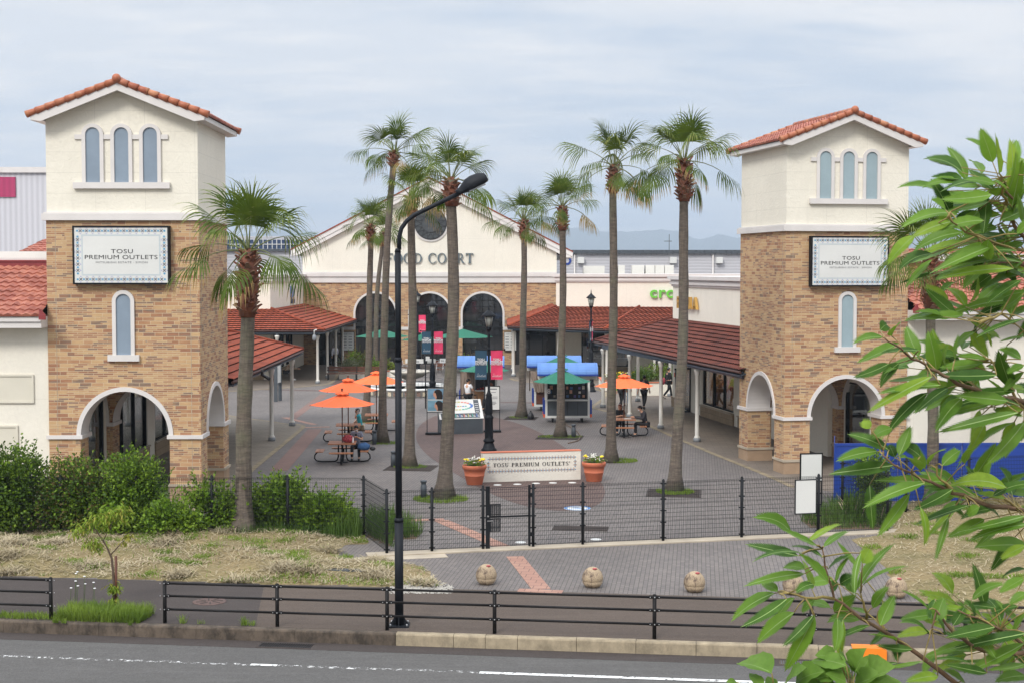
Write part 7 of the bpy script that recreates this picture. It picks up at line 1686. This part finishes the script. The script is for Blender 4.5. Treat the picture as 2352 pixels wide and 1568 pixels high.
# ================================================================ PEOPLE
M_SKIN = M("skin", srgb(204,156,128), .55, .05, 4); M_HAIRB = M("black hair", srgb(26,22,22), .45, .2, 20); M_HAIRR = M("reddish brown hair", srgb(120,66,44), .45, .2, 20)
M_MASK = M("white cloth mask", srgb(226,228,230), .7, .03)
def skin(vd, ed, scale=1.0, add=0.0, sub=1):
    names = list(vd); me = bpy.data.meshes.new('s'); me.from_pydata([vd[n][:3] for n in names], [(names.index(a), names.index(b)) for a, b in ed], []); o = bpy.data.objects.new('s', me); COL.objects.link(o)
    sk_ = o.modifiers.new('Skin', 'SKIN'); sk_.use_smooth_shade = True
    if not me.skin_vertices: pass
    for i, n in enumerate(names): r_ = vd[n][3]*scale+add; r2 = (vd[n][4] if len(vd[n]) > 4 else vd[n][3])*scale+add; me.skin_vertices[0].data[i].radius = (r_, r2); me.skin_vertices[0].data[i].use_root = (i == 0)
    sb = o.modifiers.new('Sub', 'SUBSURF'); sb.levels = sub; sb.render_levels = sub
    dg = bpy.context.evaluated_depsgraph_get(); ev = o.evaluated_get(dg); m = ev.to_mesh(); vs = [tuple(v.co) for v in m.vertices]; fs = [tuple(p.vertices) for p in m.polygons]; ev.to_mesh_clear(); bpy.data.objects.remove(o); bpy.data.meshes.remove(me); return vs, fs
def person(lab, loc, rz, J, top, bot, shoe, hair=M_HAIRB, hs='short', mask=False, sleeve='short', sc=1.0, wide=1.0, look=(0,0)):
    """J: pel, chest, neck, head, sl,sr,el,er,hl,hr, pl,pr(knee),al,ar(ankle),fl,fr(toe) in metres, facing +Y"""
    root = thing('person', lab, 'person', loc, rz, None, sc); V = {}
    def P(n, r_, r2=None): V[n] = tuple(J[n]) + (r_,) + ((r2,) if r2 else ())
    P('pel', .14*wide, .105); V['waist'] = tuple((Vector(J['pel'])+Vector(J['chest']))/2) + (.118*wide, .09); P('chest', .15*wide, .105); P('neck', .052); V['nt'] = tuple(Vector(J['neck'])*.45+Vector(J['head'])*.55) + (.05,)
    P('sl', .06); P('sr', .06); P('el', .043); P('er', .043); P('hl', .028); P('hr', .028)
    V['tl'] = tuple(Vector(J['pel'])+Vector((-.085,0,-.03))) + (.085,); V['tr'] = tuple(Vector(J['pel'])+Vector((.085,0,-.03))) + (.085,)
    P('pl', .058); P('pr', .058); P('al', .036); P('ar', .036); P('fl', .03); P('fr', .03)
    E = [('pel','waist'),('waist','chest'),('chest','neck'),('neck','nt'),('chest','sl'),('chest','sr'),('sl','el'),('sr','er'),('el','hl'),('er','hr'),('pel','tl'),('pel','tr'),('tl','pl'),('tr','pr'),('pl','al'),('pr','ar'),('al','fl'),('ar','fr')]
    body = MB(); vs, fs = skin(V, E); body.add(vs, fs, 0, True)
    hd = Vector(J['head']); F = Matrix.Rotation(look[0], 3, 'Z') @ Matrix.Rotation(look[1], 3, 'X'); T_ = lambda x, y, z: tuple(hd + F @ Vector((x, y, z)))
    def hb(mb, x, y, z, rx, ry, rz_, m=0, seg=14, rg=10):
        t = MB(); t.ball((0,0,0), rx, ry, rz_, seg, rg); mb.add([T_(p[0]+x, p[1]+y, p[2]+z) for p in t.v], t.f, m, True)
    hb(body, 0,0,.0,.074,.09,.108); hb(body, 0,.035,-.05,.05,.055,.055); hb(body, 0,.092,-.012,.013,.02,.022); hb(body, -.075,0,-.01,.012,.022,.03); hb(body, .075,0,-.01,.012,.022,.03)
    hb(body, -.03,.083,.012,.012,.006,.006,1); hb(body, .03,.083,.012,.012,.006,.006,1); hb(body, 0,.086,-.052,.022,.006,.006,2)
    for h_, e_ in (('hl','el'),('hr','er')):
        a, b_ = Vector(J[h_]), Vector(J[e_]); d = (a-b_).normalized(); s_ = d.cross(Vector((0,0,1))); s_ = (s_ if s_.length > .1 else Vector((1,0,0))).normalized(); u = s_.cross(d)
        body.tube([a-d*.01, a+d*.04, a+d*.085], [.026,.036,.03], 8)
        for i, l_ in enumerate((.065,.075,.07,.055)):
            o_ = a+d*.08+s_*(-.027+.018*i); body.tube([o_, o_+d*l_*.5-u*.008, o_+d*l_-u*.03], [.0095,.009,.007], 5)
        body.tube([a+d*.03+s_*-.03, a+d*.06+s_*-.055, a+d*.09+s_*-.055-u*.01], [.012,.011,.009], 5)
    body.build('body', [M_SKIN, M_INK, M("lip tone", srgb(170,100,90), .5, .05)], root, False)
    if not mask: pass
    sh = dict(V); k = ['pel','waist','chest','neck','sl','sr','el','er']; ed = E[:3]+E[4:8]
    if sleeve == 'long': k += ['hl','hr']; ed += [('el','hl'),('er','hr')]
    else:
        for a, b_ in (('sl','el'),('sr','er')): sh[b_] = tuple(Vector(J[a])*.3+Vector(J[b_])*.7) + (.058,)
    sh['neck'] = tuple(Vector(J['neck'])*.75 + Vector(J['chest'])*.25) + (.07,); sh['pel'] = sh['pel'][:3] + (.148*wide, .112)
    vs, fs = skin({n: sh[n] for n in k}, ed, 1.0, .017); MB().add(vs, fs, 0, True).build('top', top, root, False)
    tr_ = {n: V[n] for n in ('pel','tl','tr','pl','pr')}; tr_['al'] = tuple(Vector(J['al'])+Vector((0,0,.03))) + (.045,); tr_['ar'] = tuple(Vector(J['ar'])+Vector((0,0,.03))) + (.045,)
    vs, fs = skin(tr_, [('pel','tl'),('pel','tr'),('tl','pl'),('tr','pr'),('pl','al'),('pr','ar')], 1.0, .013); MB().add(vs, fs, 0, True).build('trousers', bot, root, False)
    for a, f in (('al','fl'),('ar','fr')):
        a, f = Vector(J[a]), Vector(J[f]); m2 = MB(); m2.tube([a+Vector((0,0,-.01))-(f-a)*.35, a+Vector((0,0,-.035)), f, f+(f-a).normalized()*.05], [.03,.046,.042,.02], 8); m2.build('shoe', shoe, root, False)
    h2 = MB(); hb(h2, 0,-.018,.028,.086,.094,.1)
    if hs == 'long': hb(h2, 0,-.055,-.1,.085,.055,.17)
    if hs == 'bun': hb(h2, 0,-.1,.03,.04,.04,.04)
    hb(h2, 0,.045,.075,.06,.04,.03); h2.build('hair', hair, root, False)
    if mask: h3 = MB(); hb(h3, 0,.055,-.04,.058,.05,.046); h3.build('mask', M_MASK, root, False)
    return root
STAND = dict(pel=(0,0,.93), chest=(0,0,1.26), neck=(0,0,1.43), head=(0,.02,1.57), sl=(-.17,0,1.38), sr=(.17,0,1.38), el=(-.22,.0,1.1), er=(.22,0,1.1), hl=(-.23,.08,.87), hr=(.23,.08,.87), pl=(-.1,.02,.5), pr=(.1,.02,.5), al=(-.1,0,.08), ar=(.1,0,.08), fl=(-.11,.13,.04), fr=(.11,.13,.04))
WALK = dict(STAND, pl=(-.09,.17,.52), al=(-.09,.22,.1), fl=(-.09,.35,.06), pr=(.09,-.05,.5), ar=(.09,-.34,.15), fr=(.09,-.22,.05), el=(-.22,-.08,1.12), hl=(-.22,-.05,.88), er=(.22,.06,1.12), hr=(.21,.2,.92))
SIT = dict(pel=(0,0,.52), chest=(0,.05,.86), neck=(0,.08,1.03), head=(0,.13,1.16), sl=(-.17,.06,.98), sr=(.17,.06,.98), el=(-.22,.12,.73), er=(.22,.12,.73), hl=(-.1,.34,.78), hr=(.1,.34,.78), pl=(-.13,.42,.52), pr=(.13,.42,.52), al=(-.13,.42,.08), ar=(.13,.42,.08), fl=(-.13,.55,.04), fr=(.13,.55,.04))
mc_ = lambda n, c: M(n, srgb(*c), .85, .12, 6, .2)
BLK = mc_("black cloth", (30,30,34)); NVY = mc_("dark grey cloth", (58,58,66))
person('woman in grey top with white mask looking at a phone at the nearest picnic table', TA+Vector((.42,.98,0)), pi, dict(SIT, head=(0,.16,1.15), hl=(-.07,.33,.84), hr=(.04,.34,.84)), mc_("grey lilac top", (138,142,158)), BLK, M_INK, hs='bun', mask=True, look=(0,-.35))
tag(MB().box(TA.x+.40,TA.y+.60,.86,TA.x+.47,TA.y+.61,.99).build('phone', M_INK), 'dark phone held by the masked woman at the nearest table', 'phone')
person('boy in turquoise shirt and beige trousers holding a phone to his ear', Vector((YX(827,61.3),61.3,0)), R(88), dict(SIT, el=(-.24,.2,.88), hl=(-.12,.12,1.12), er=(.2,.16,.76), hr=(.16,.36,.6)), mc_("turquoise shirt", (62,176,190)), mc_("beige trousers", (176,160,134)), M_INK)
tag(MB().box(YX(827,61.3)-.10,61.05,1.08,YX(827,61.3)-.03,61.07,1.22).build('phone', M_STAMPW), 'white phone at the ear of the boy in turquoise', 'phone')
person('man in loose white shirt standing with his back turned at the left kiosk', Vector((YX(1075,71.8),71.8,0)), R(-42), dict(STAND, el=(-.24,.08,1.14), hl=(-.12,.3,1.12), er=(.24,.08,1.14), hr=(.1,.32,1.1)), mc_("white shirt", (222,222,224)), BLK, M_INK, sc=1.03, wide=1.15, look=(-.4,0))
person('woman with reddish hair in dark jacket sitting at the left kiosk behind the lamp', Vector((YX(1132,72.2),72.2,.12)), R(60), dict(SIT), BLK, BLK, M_INK, hair=M_HAIRR, hs='bun', sleeve='long', sc=1.08)
person('person in white shirt and black trousers at the dark doors left of the hall', Vector((YX(769.3,105.5),105.5,0)), R(20), dict(WALK), mc_("pale striped shirt", (206,206,216)), BLK, M_STAMPW, sleeve='long')
person('person in beige jacket leaning forward on a bench under the far left canopy', Vector((YX(655,94.2),94.2,0)), R(-80), dict(SIT, chest=(0,.22,.8), neck=(0,.34,.93), head=(0,.44,1.02), sl=(-.17,.3,.9), sr=(.17,.3,.9), el=(-.2,.45,.68), er=(.2,.45,.68), hl=(-.1,.72,.66), hr=(.1,.72,.66)), mc_("beige jacket", (150,132,112)), BLK, M_STAMPW, sleeve='long', sc=1.1, look=(0,-.5))
person('person in lime green top and black trousers walking behind the right parasol', Vector((YX(1427,75),75,0)), R(-30), dict(WALK), mc_("lime green top", (168,206,108)), BLK, M_INK, sleeve='long')
person('person in blue jeans and dark top beside the one in lime green', Vector((YX(1439,76.3),76.3,0)), R(-20), dict(STAND), mc_("dark red brown top", (60,36,38)), mc_("pale blue jeans", (108,124,144)), M_INK, sleeve='long')
person('person in dark grey tee and black leggings walking between the white columns', Vector((YX(1480,74.4),74.4,0)), R(-25), dict(WALK, hl=(-.3,-.1,.86)), NVY, BLK, M_INK, wide=1.1, sc=1.02)
pz = Vector((YX(1536,80.5),80.5,0)); person('person in black stepping behind the shop corner with a colourful bag', pz, R(-70), dict(WALK), BLK, BLK, M("grey shoes", srgb(150,146,140), .6, .1), sleeve='long', sc=1.02)
tag(MB().ball(tuple(pz+Vector((-.28,-.1,.98))), .1, .14, .2, 12, 8).build('shoulder_bag', M_RP), 'colourful patterned bag on the arm of the person in black', 'bag')
person('woman with reddish hair in black tee at the right picnic table behind the palm', TD+Vector((-.12,.98,0)), pi, dict(SIT, hl=(-.1,.38,.8), hr=(.02,.4,.8)), BLK, BLK, M_INK, hair=M_HAIRR, hs='long', look=(-.5,-.1))
person('man in charcoal hoodie and white mask sitting at the right picnic table', TD+Vector((.92,.0,0)), pi/2, dict(SIT, chest=(0,.12,.84), neck=(0,.17,1.0), head=(0,.24,1.13), hl=(-.06,.48,.78), hr=(.1,.5,.78)), mc_("charcoal hoodie", (52,52,58)), BLK, M_INK, mask=True, sleeve='long', wide=1.1, sc=1.03, look=(0,-.35))
# ================================================================ NEAR BRANCHES AT THE RIGHT
def nleafm():
    t = NT("bright toothed leaf"); v = t.coord('Object'); n = t.noise(v, 4.5, 3); n2 = t.noise(v, 60, 3)
    col = t.mix(t.rng(n, .35, .65), (.07,.16,.016,1), (.15,.28,.03,1)); col = t.mix(t.rng(n2, .3, .8, 0, .3), col, (.05,.12,.015,1)); t.fin(col, .48, 0, .25)
    ts = t.n('ShaderNodeBsdfTranslucent'); t.l(t.mix(.5, col, (.30,.46,.04,1)), ts.inputs[0]); mx = t.n('ShaderNodeMixShader'); mx.inputs[0].default_value = .34
    t.l(t.p.outputs[0], mx.inputs[1]); t.l(ts.outputs[0], mx.inputs[2]); t.l(mx.outputs[0], t.out.inputs[0]); return t.mat
M_NL = nleafm(); M_NLD = leafm('dark green near leaf', (.035,.09,.012,1), (.075,.16,.02,1), .25, .38, 5); M_NLY = leafm('yellow green near leaf', (.20,.34,.03,1), (.30,.42,.05,1), .45, .4, 5); M_VEIN = M("pale leaf vein", (.20,.30,.08,1), .5, .05); M_YTW = M("yellow brown young twig", srgb(138,122,70), .7, .2, 15); M_OTW = M("brown branch bark", srgb(112,88,66), .85, .3, 18, .3)
def leaf_blade(mb, p, q, width, nrm, rr, teeth=True, mi=0, curl=None):
    """toothed leaf from p to q, nrm ~ facing direction"""
    ax = q-p; L_ = ax.length; t = ax.normalized(); s_ = t.cross(nrm).normalized(); n_ = s_.cross(t).normalized(); N = 12; cup = rr.uniform(.12,.5); bow = (curl if curl is not None else rr.uniform(-.02,.12))*L_; sidebow = rr.uniform(-.06,.06)*L_
    mid, lf, rt = [], [], []
    for i in range(N+1):
        f = i/N; c = p + t*(L_*f) + n_*(bow*4*f*(1-f)) + s_*(sidebow*4*f*(1-f)); w_ = width*(sin(pi*min(1, f**.78))**.9)*1.08*(1-.3*f) if 0 < f < 1 else 0
        tw = rr.uniform(.97,1.03); mid.append(c); 
        for side, arr in ((-1, lf), (1, rt)):
            ww = w_*tw; arr.append(c + s_*side*ww + n_*cup*ww + n_*.05*width*sin(i*2.2+side))
    vs = mid+lf+rt; fs = []; n1 = N+1
    for i in range(N): fs += [(i, n1+i, n1+i+1, i+1), (i, i+1, 2*n1+i+1, 2*n1+i)]
    mb.add(vs, fs, mi, True)
    if teeth:
        for arr, side in ((lf,-1),(rt,1)):
            for i in range(1, N-1):
                for h_ in (0, .5):
                    a = arr[i].lerp(arr[i+1], h_); b = arr[i].lerp(arr[i+1], h_+.42); c = b + s_*side*.0055 + t*.009; mb.add([a, b, c], [(0,1,2)], mi)
    for i in range(N):   # midrib
        w_ = .0011*(1-.6*i/N)*(L_/.14); a, b = mid[i]+n_*.0006, mid[i+1]+n_*.0006; mb.add([a-s_*w_, a+s_*w_, b+s_*w_, b-s_*w_], [(0,1,2,3)], 1)
        a2, b2 = mid[i]-n_*.0006, mid[i+1]-n_*.0006; mb.add([a2-s_*w_, b2-s_*w_, b2+s_*w_, a2+s_*w_], [(0,1,2,3)], 1)
z3 = lambda x, y: (1636.5+x*.30415, 172.3+y*.30415); z4 = lambda x, y: (1636.5+x*.32956, 574.2+y*.32956); z5 = lambda x, y: (1636.5+x*.34087, 1033.6+y*.34087)
LV = []
for a in ((2165,745,2135,440,1.5),(2170,830,1720,885,1),(2110,905,1720,940,.9),(2090,960,1760,1030,.9),(1760,1020,1650,940,1.3),(1800,1040,1420,1160,.9),(1800,1110,1500,1230,1),(2180,1060,1860,1130,1.2),(1890,1190,1510,1340,1),(2260,1240,1900,1200,1),(2070,1270,1760,1390,.8),(2300,1330,1740,1470,.9),(2352,1270,2180,1330,1),(2240,860,2290,570,.8),(2260,1000,2340,640,1.1),(2240,1100,2380,850,1.2),(2150,920,2180,850,1.6),(2200,1060,2080,930,1.2),(2140,830,1900,790,1),(2170,1100,2390,1000,1),(2300,1200,2440,1050,1),(2230,880,2110,800,.8),(2050,1100,1700,1180,.9),(2150,1150,1890,1230,1.1),(2085,1240,2100,1400,1.4),(2352,1400,2120,1480,1),(2390,760,2352,600,1.1),(2300,950,2250,700,1),(2352,1120,2300,900,.9),(2120,1290,1640,1500,.8)): LV.append(z3(*a[:2]) + z3(*a[2:4]) + (a[4],))
for a in ((1190,610,975,655,.9),(1250,600,1310,510,1.4),(1300,650,1005,785,1.1),(1440,700,1165,720,.9),(1450,745,1195,860,1.1),(1440,740,1350,530,1.3),(1560,840,1500,560,1.4),(1230,790,980,885,1),(1630,820,1650,650,1),(1690,760,1720,590,.9),(1545,870,1215,910,.9),(1530,880,1080,1130,.9),(1500,990,1210,1290,.9),(1640,960,1410,1140,.9),(1590,940,1150,1000,.8),(1980,870,1560,870,1),(1920,760,1680,740,1),(2080,950,1990,690,1.4),(2110,980,1740,1000,.9),(2060,1050,1680,1010,1),(2140,1080,1660,1100,.8),(2130,1130,1560,1270,.8),(2100,1200,1700,1520,.9),(1740,1030,1550,1270,.9),(1230,1390,940,1280,1),(1270,1440,1230,1350,1),(1300,1430,1380,1220,1.2),(1150,1400,860,1470,1),(1260,1500,810,1565,.9),(1480,1520,1410,1340,1.1),(1500,1500,1630,1390,1),(1600,1500,1730,1390,1.1),(2150,760,1990,690,1),(2171,800,2050,860,1),(2171,850,2010,1000,1),(2171,600,2000,640,.7),(2171,480,1840,610,.7),(2160,90,1600,160,.8),(2100,130,1580,200,.8),(2171,170,1860,300,1.1),(2150,210,1910,380,1.2),(2171,350,1600,470,.8),(2100,380,1810,500,.9),(2171,300,2000,420,1),(1960,1110,2171,1160,1),(2171,1110,1950,1160,1.6),(2171,1200,1900,1500,1.1),(1250,1240,1110,1310,1.2),(1100,1240,1040,1190,1),(2000,60,1500,190,.7),(1900,0,1590,130,.8)): LV.append(z4(*a[:2]) + z4(*a[2:4]) + (a[4],))
for a in ((530,560,270,450,1.1),(700,640,450,520,.9),(580,710,220,630,.8),(740,720,520,650,.7),(600,690,270,750,.6),(780,890,580,690,1.6),(620,800,475,790,1.3),(620,830,210,915,.8),(440,950,330,900,1.2),(420,960,125,1155,1),(500,1000,190,1190,.8),(550,1090,300,1300,1.1),(690,1110,485,1490,1.1),(680,1110,470,1320,.8),(840,1130,820,1360,1.1),(880,1140,855,1450,.6),(750,650,920,545,1),(640,620,870,495,.7),(780,800,925,710,1.2),(830,890,940,700,.6),(980,930,1230,625,.8),(1010,910,1320,780,.7),(1010,760,1060,660,1.4),(960,960,880,830,1.3),(1080,1060,1190,915,1.1),(1130,1180,1230,970,1.3),(820,1090,970,970,1.5),(1060,1180,810,1280,.8),(1240,1280,1050,1240,1.1),(1460,1070,1270,940,.8),(1510,1150,1560,990,1.5),(1460,1240,1260,1160,.8),(1820,1140,1510,1170,.7),(1900,1190,1570,1260,1),(1220,100,790,155,.9),(1400,40,1250,-40,1.2),(1430,220,1010,390,.9),(1600,210,1090,200,.9),(1330,290,1110,580,.8),(1620,260,1350,400,1),(1730,370,1365,500,.8),(1640,400,1430,600,.7),(1400,380,1425,645,.6),(1590,450,1500,745,.5),(1980,250,1590,240,1.2),(1970,320,1780,290,1.2),(2120,500,1720,610,.9),(2110,440,1650,550,.8),(2120,640,1770,650,1.3),(1400,140,1260,50,1.6),(1550,100,1640,-20,1),(1700,90,1780,-20,1),(1850,180,1880,80,1),(2000,230,1930,110,1.2),(1800,380,1720,440,1.2),(1660,320,1700,440,.9),(1000,690,960,980,.5),(860,900,960,845,1.2),(850,900,790,930,1.2),(680,900,560,960,.9),(690,1000,600,1090,.9),(1040,1100,920,1060,.7),(1180,1210,1060,1310,.9),(1260,1300,1240,1420,1.2),(1350,1340,1100,1310,.8),(1250,1430,850,1480,.7),(1500,1000,1470,1140,1.2),(1560,1240,1510,1130,1),(1720,1300,1490,1370,1),(1750,1100,1500,1060,.8),(1900,1060,1720,1040,.9),(2060,1050,1870,1100,.9),(2120,1080,2020,1260,1),(2100,860,1930,960,1.2),(2120,960,2000,1040,1),(2100,1300,1690,1500,1),(2120,1230,1600,1340,.8),(1950,1180,1580,1200,.6),(2110,1440,1850,1480,1),(2000,1440,1640,1420,.7),(1850,1500,1560,1440,.8),(2110,1520,1900,1560,1.2),(1750,1440,1450,1420,.6),(1420,1420,1100,1470,.6),(1520,1520,1300,1560,.9),(1700,1560,1560,1480,1),(1960,1380,1760,1300,.9),(2080,1170,1900,1000,.8),(1620,1180,1700,1050,1),(1840,1250,1700,1200,.8),(2110,800,1950,860,.9),(2110,640,1940,730,1)): LV.append(z5(*a[:2]) + z5(*a[2:4]) + (a[4],))
BR = [[(1888.7,1258.6,4.7),(1895,1300,4.7),(1916,1374,4.72),(1977,1418.8,4.75),(2059,1466.5,4.8),(2195,1568,4.95),(2400,1690,5.15)],
 [(1790,1362,4.6),(1850,1372,4.65),(1916,1374,4.72)], [(1977,1360,4.7),(1985,1395,4.72),(1990,1420,4.76)],[(2028,1380,4.8),(2015,1420,4.8),(2030,1448,4.8)],
 [(2028.5,1033.6,4.6),(2049,1064,4.6),(2113.7,1098,4.7),(2188.7,1132.5,4.8),(2250,1153,4.85),(2352,1172,5.0),(2460,1190,5.2)],
 [(2150,1066,4.7),(2160,1100,4.72),(2188,1132,4.8)],[(2290,1110,4.9),(2300,1140,4.92),(2352,1172,5.0)],
 [(2031,775,4.5),(2070,800,4.55),(2111,828,4.6),(2151,851,4.7),(2197,880,4.75),(2262,904,4.85),(2352,923,5.0),(2460,950,5.2)],
 [(2262,818,4.8),(2280,832,4.8),(2305,871,4.9),(2352,937,5.0)], [(2350,417-20,5.0),(2304,434,4.75),(2330,470,4.8),(2330,520,4.85),(2388,583,5.0),(2470,660,5.3)],
 [(2295,399,4.7),(2304,434,4.72),(2314,470,4.78)],[(2178,500,4.6),(2217,534,4.7),(2290,560,4.85),(2388,583,5.0)],[(2184,486,4.6),(2178,500,4.6)],
 [(2140,1443,4.7),(2150,1400,4.7),(2180,1440,4.75),(2230,1480,4.8),(2330,1500,4.95),(2450,1480,5.2)],[(2200,1400,4.8),(2270,1430,4.85),(2352,1480,4.95),(2450,1500,5.2)],
 [(2270,610,4.9),(2330,600,4.95),(2400,640,5.1)],[(2352,760,4.9),(2300,720,4.8),(2250,740,4.7)]]
tb_ = Vector((3.3, 5.8, -.32)); root = thing('broadleaf_tree', 'near tree with bright green toothed leaves hanging in from the right', 'tree', tb_)
br = MB(); samp = []
trunk = [Vector((3.3,5.8,-.32)), Vector((3.25,5.8,2.5)), Vector((3.1,5.7,4.8)), Vector((3.0,5.6,6.5)), Vector((2.9,5.5,8.4))]
tk = MB().tube(trunk, [.16,.13,.1,.07,.03], 12); tk.build('trunk', M_OTW, root, False, True)
for i, b_ in enumerate(BR):
    P = [A(*q) for q in b_]; n = len(P); main = b_[-1][0] > 2395; r1 = .018 if main else .0075
    if main: 
        e = P[-1]; tt = min(trunk, key=lambda q: (q-e).length); P = P + [e.lerp(tt,.5)+Vector((0,0,-.05)), tt]; rs = [.003+(r1-.003)*((j/(len(P)-1))**1.2) for j in range(len(P))]
    else: rs = [.003+(r1-.003)*j/(n-1) for j in range(n)]
    rs = [r_*.75 for r_ in rs]
    Q = []
    for a, c in zip(P, P[1:]): Q += [a, a.lerp(c,.33)+Vector((random.gauss(0,.004), 0, random.gauss(0,.004))), a.lerp(c,.66)+Vector((random.gauss(0,.004), 0, random.gauss(0,.004)))]
    Q.append(P[-1]); rq = [rs[min(len(rs)-1, j//3)] + (rs[min(len(rs)-1, j//3+1)]-rs[min(len(rs)-1, j//3)])*(j % 3)/3 for j in range(len(Q))]
    br.tube(Q, rq, 7, 0 if main else 1); samp += Q
br.build('branches', [M_OTW, M_YTW], root, False, True)
lf = MB(); pt = MB(); rr = random.Random(99)
for (x0, y0, x1, y1, w_) in LV:
    Y0 = rr.uniform(4.45, 4.95) + max(0, (x0-2150))*.0006; p = A(x0, y0, Y0)
    near = min(samp, key=lambda s_: (s_-p).length); 
    if (near-p).length < .45: Y0 = near.y + rr.uniform(-.05,.05); p = A(x0, y0, Y0)
    q = A(x1, y1, Y0 + rr.uniform(-.09, .07)); L_ = (q-p).length
    wd_ = .021*w_*min(1.15, max(.8, L_/.15)); view = (Vector((0,0,H))-p).normalized()
    nr = (view*rr.uniform(.25,1) + Vector((0,0,1))*rr.uniform(.3,1.0) + Vector((rr.gauss(0,.35), 0, 0))).normalized()
    if w_ < .75: nr = (Vector((0,0,1)) + view*.25).normalized()
    leaf_blade(lf, p, q, wd_*.98, nr, rr, True, rr.choice((0,0,0,2,2,3)))
    near = min(samp, key=lambda s_: (s_-p).length)
    if (near-p).length < .5: pt.tube([near, near.lerp(p,.6)+Vector((0,0,.005)), p], [.0026,.0022,.0018], 5)
# fill: extra leaves from each twig, deeper in the crown and outside the frame
for k in range(560):
    s_ = rr.choice(samp)
    if s_.x/s_.y < .31 and rr.random() < .93: continue
    a = rr.uniform(0, 2*pi); d = Vector((cos(a)*.8-.35, rr.uniform(-.2,.9), sin(a)*.5-.15)).normalized(); p = s_ + d*rr.uniform(.02,.12) + Vector((0, rr.uniform(0,.35), 0)); L_ = rr.uniform(.09,.15)
    leaf_blade(lf, p, p + d*L_, .021*rr.uniform(.8,1.2), (Vector((rr.gauss(0,.5), -.6, .8))).normalized(), rr, True, rr.choice((0,0,2,2,3))); pt.tube([s_, p], [.0022,.0018], 4)
lf.build('leaves', [M_NL, M_VEIN, M_NLD, M_NLY], root, False, True); pt.build('leaf_stalks', M_YTW, root, False, True)
# second, broad leaved shrub poking in at the bottom
LV2 = [(400,1500,170,1440,1.3),(330,1600,250,1500,1.2),(420,1600,370,1520,1.4),(160,1560,90,1560,1),(480,1600,640,1465,1.2),(560,1570,760,1490,1.4),(700,1540,900,1520,1.3),(640,1600,850,1590,1.3),(860,1430,690,1380,1.5),(900,1450,660,1420,1.1),(930,1500,680,1450,1.3),(960,1500,1040,1330,1.5),(980,1520,1080,1370,1.2),(1000,1540,1240,1460,1.2),(900,1560,760,1500,1.3),(960,1590,1180,1530,1.4),(820,1600,700,1560,1.3),(1040,1600,1300,1580,1.3),(940,1480,860,1390,1.2)]
root = thing('broadleaf_shrub', 'near shrub with wide pale green veined leaves at the bottom edge of the picture', 'shrub', (1.5, 5.0, -.32)); lf = MB(); pt = MB(); rr = random.Random(55); hub = A(1790, 1700, 4.75)
MB().tube([(1.5,5.0,-.32),(1.2,4.9,2.0),(.9,4.8,4.2),tuple(hub)], [.05,.04,.025,.012], 8).build('stem', M_OTW, root, False, True)
M_NL2 = leafm("pale green broad leaf", (.14,.26,.04,1), (.22,.36,.07,1), .4, .4, 5)
hubs = [A(*z5(420,1640), 4.6), A(*z5(940,1620), 4.6)]
for h_ in hubs: pt.tube([hub, hub.lerp(h_,.5), h_], [.01,.007,.005], 6)
for a in LV2:
    p = A(*z5(*a[:2]), 4.6+rr.uniform(-.08,.1)); q = A(*z5(*a[2:4]), 4.6+rr.uniform(-.12,.08)); view = (Vector((0,0,H))-p).normalized()
    leaf_blade(lf, p, q, .034*a[4]*((q-p).length/.12), (view*.7+Vector((rr.gauss(0,.3),0,.7))).normalized(), rr, False)
    h_ = min(hubs, key=lambda s_: (s_-p).length); pt.tube([h_, p], [.003,.002], 5)
for k in range(14):
    h_ = rr.choice(hubs); d = Vector((rr.uniform(-1,1), rr.uniform(-.5,.8), rr.uniform(-.8,.1))).normalized(); p = h_ + d*.06; leaf_blade(lf, p, p+d*.13, .038, Vector((rr.gauss(0,.3),-.6,.8)).normalized(), rr, False)
lf.build('leaves', [M_NL2, M_VEIN], root, False, True); pt.build('leaf_stalks', M_YTW, root, False, True)
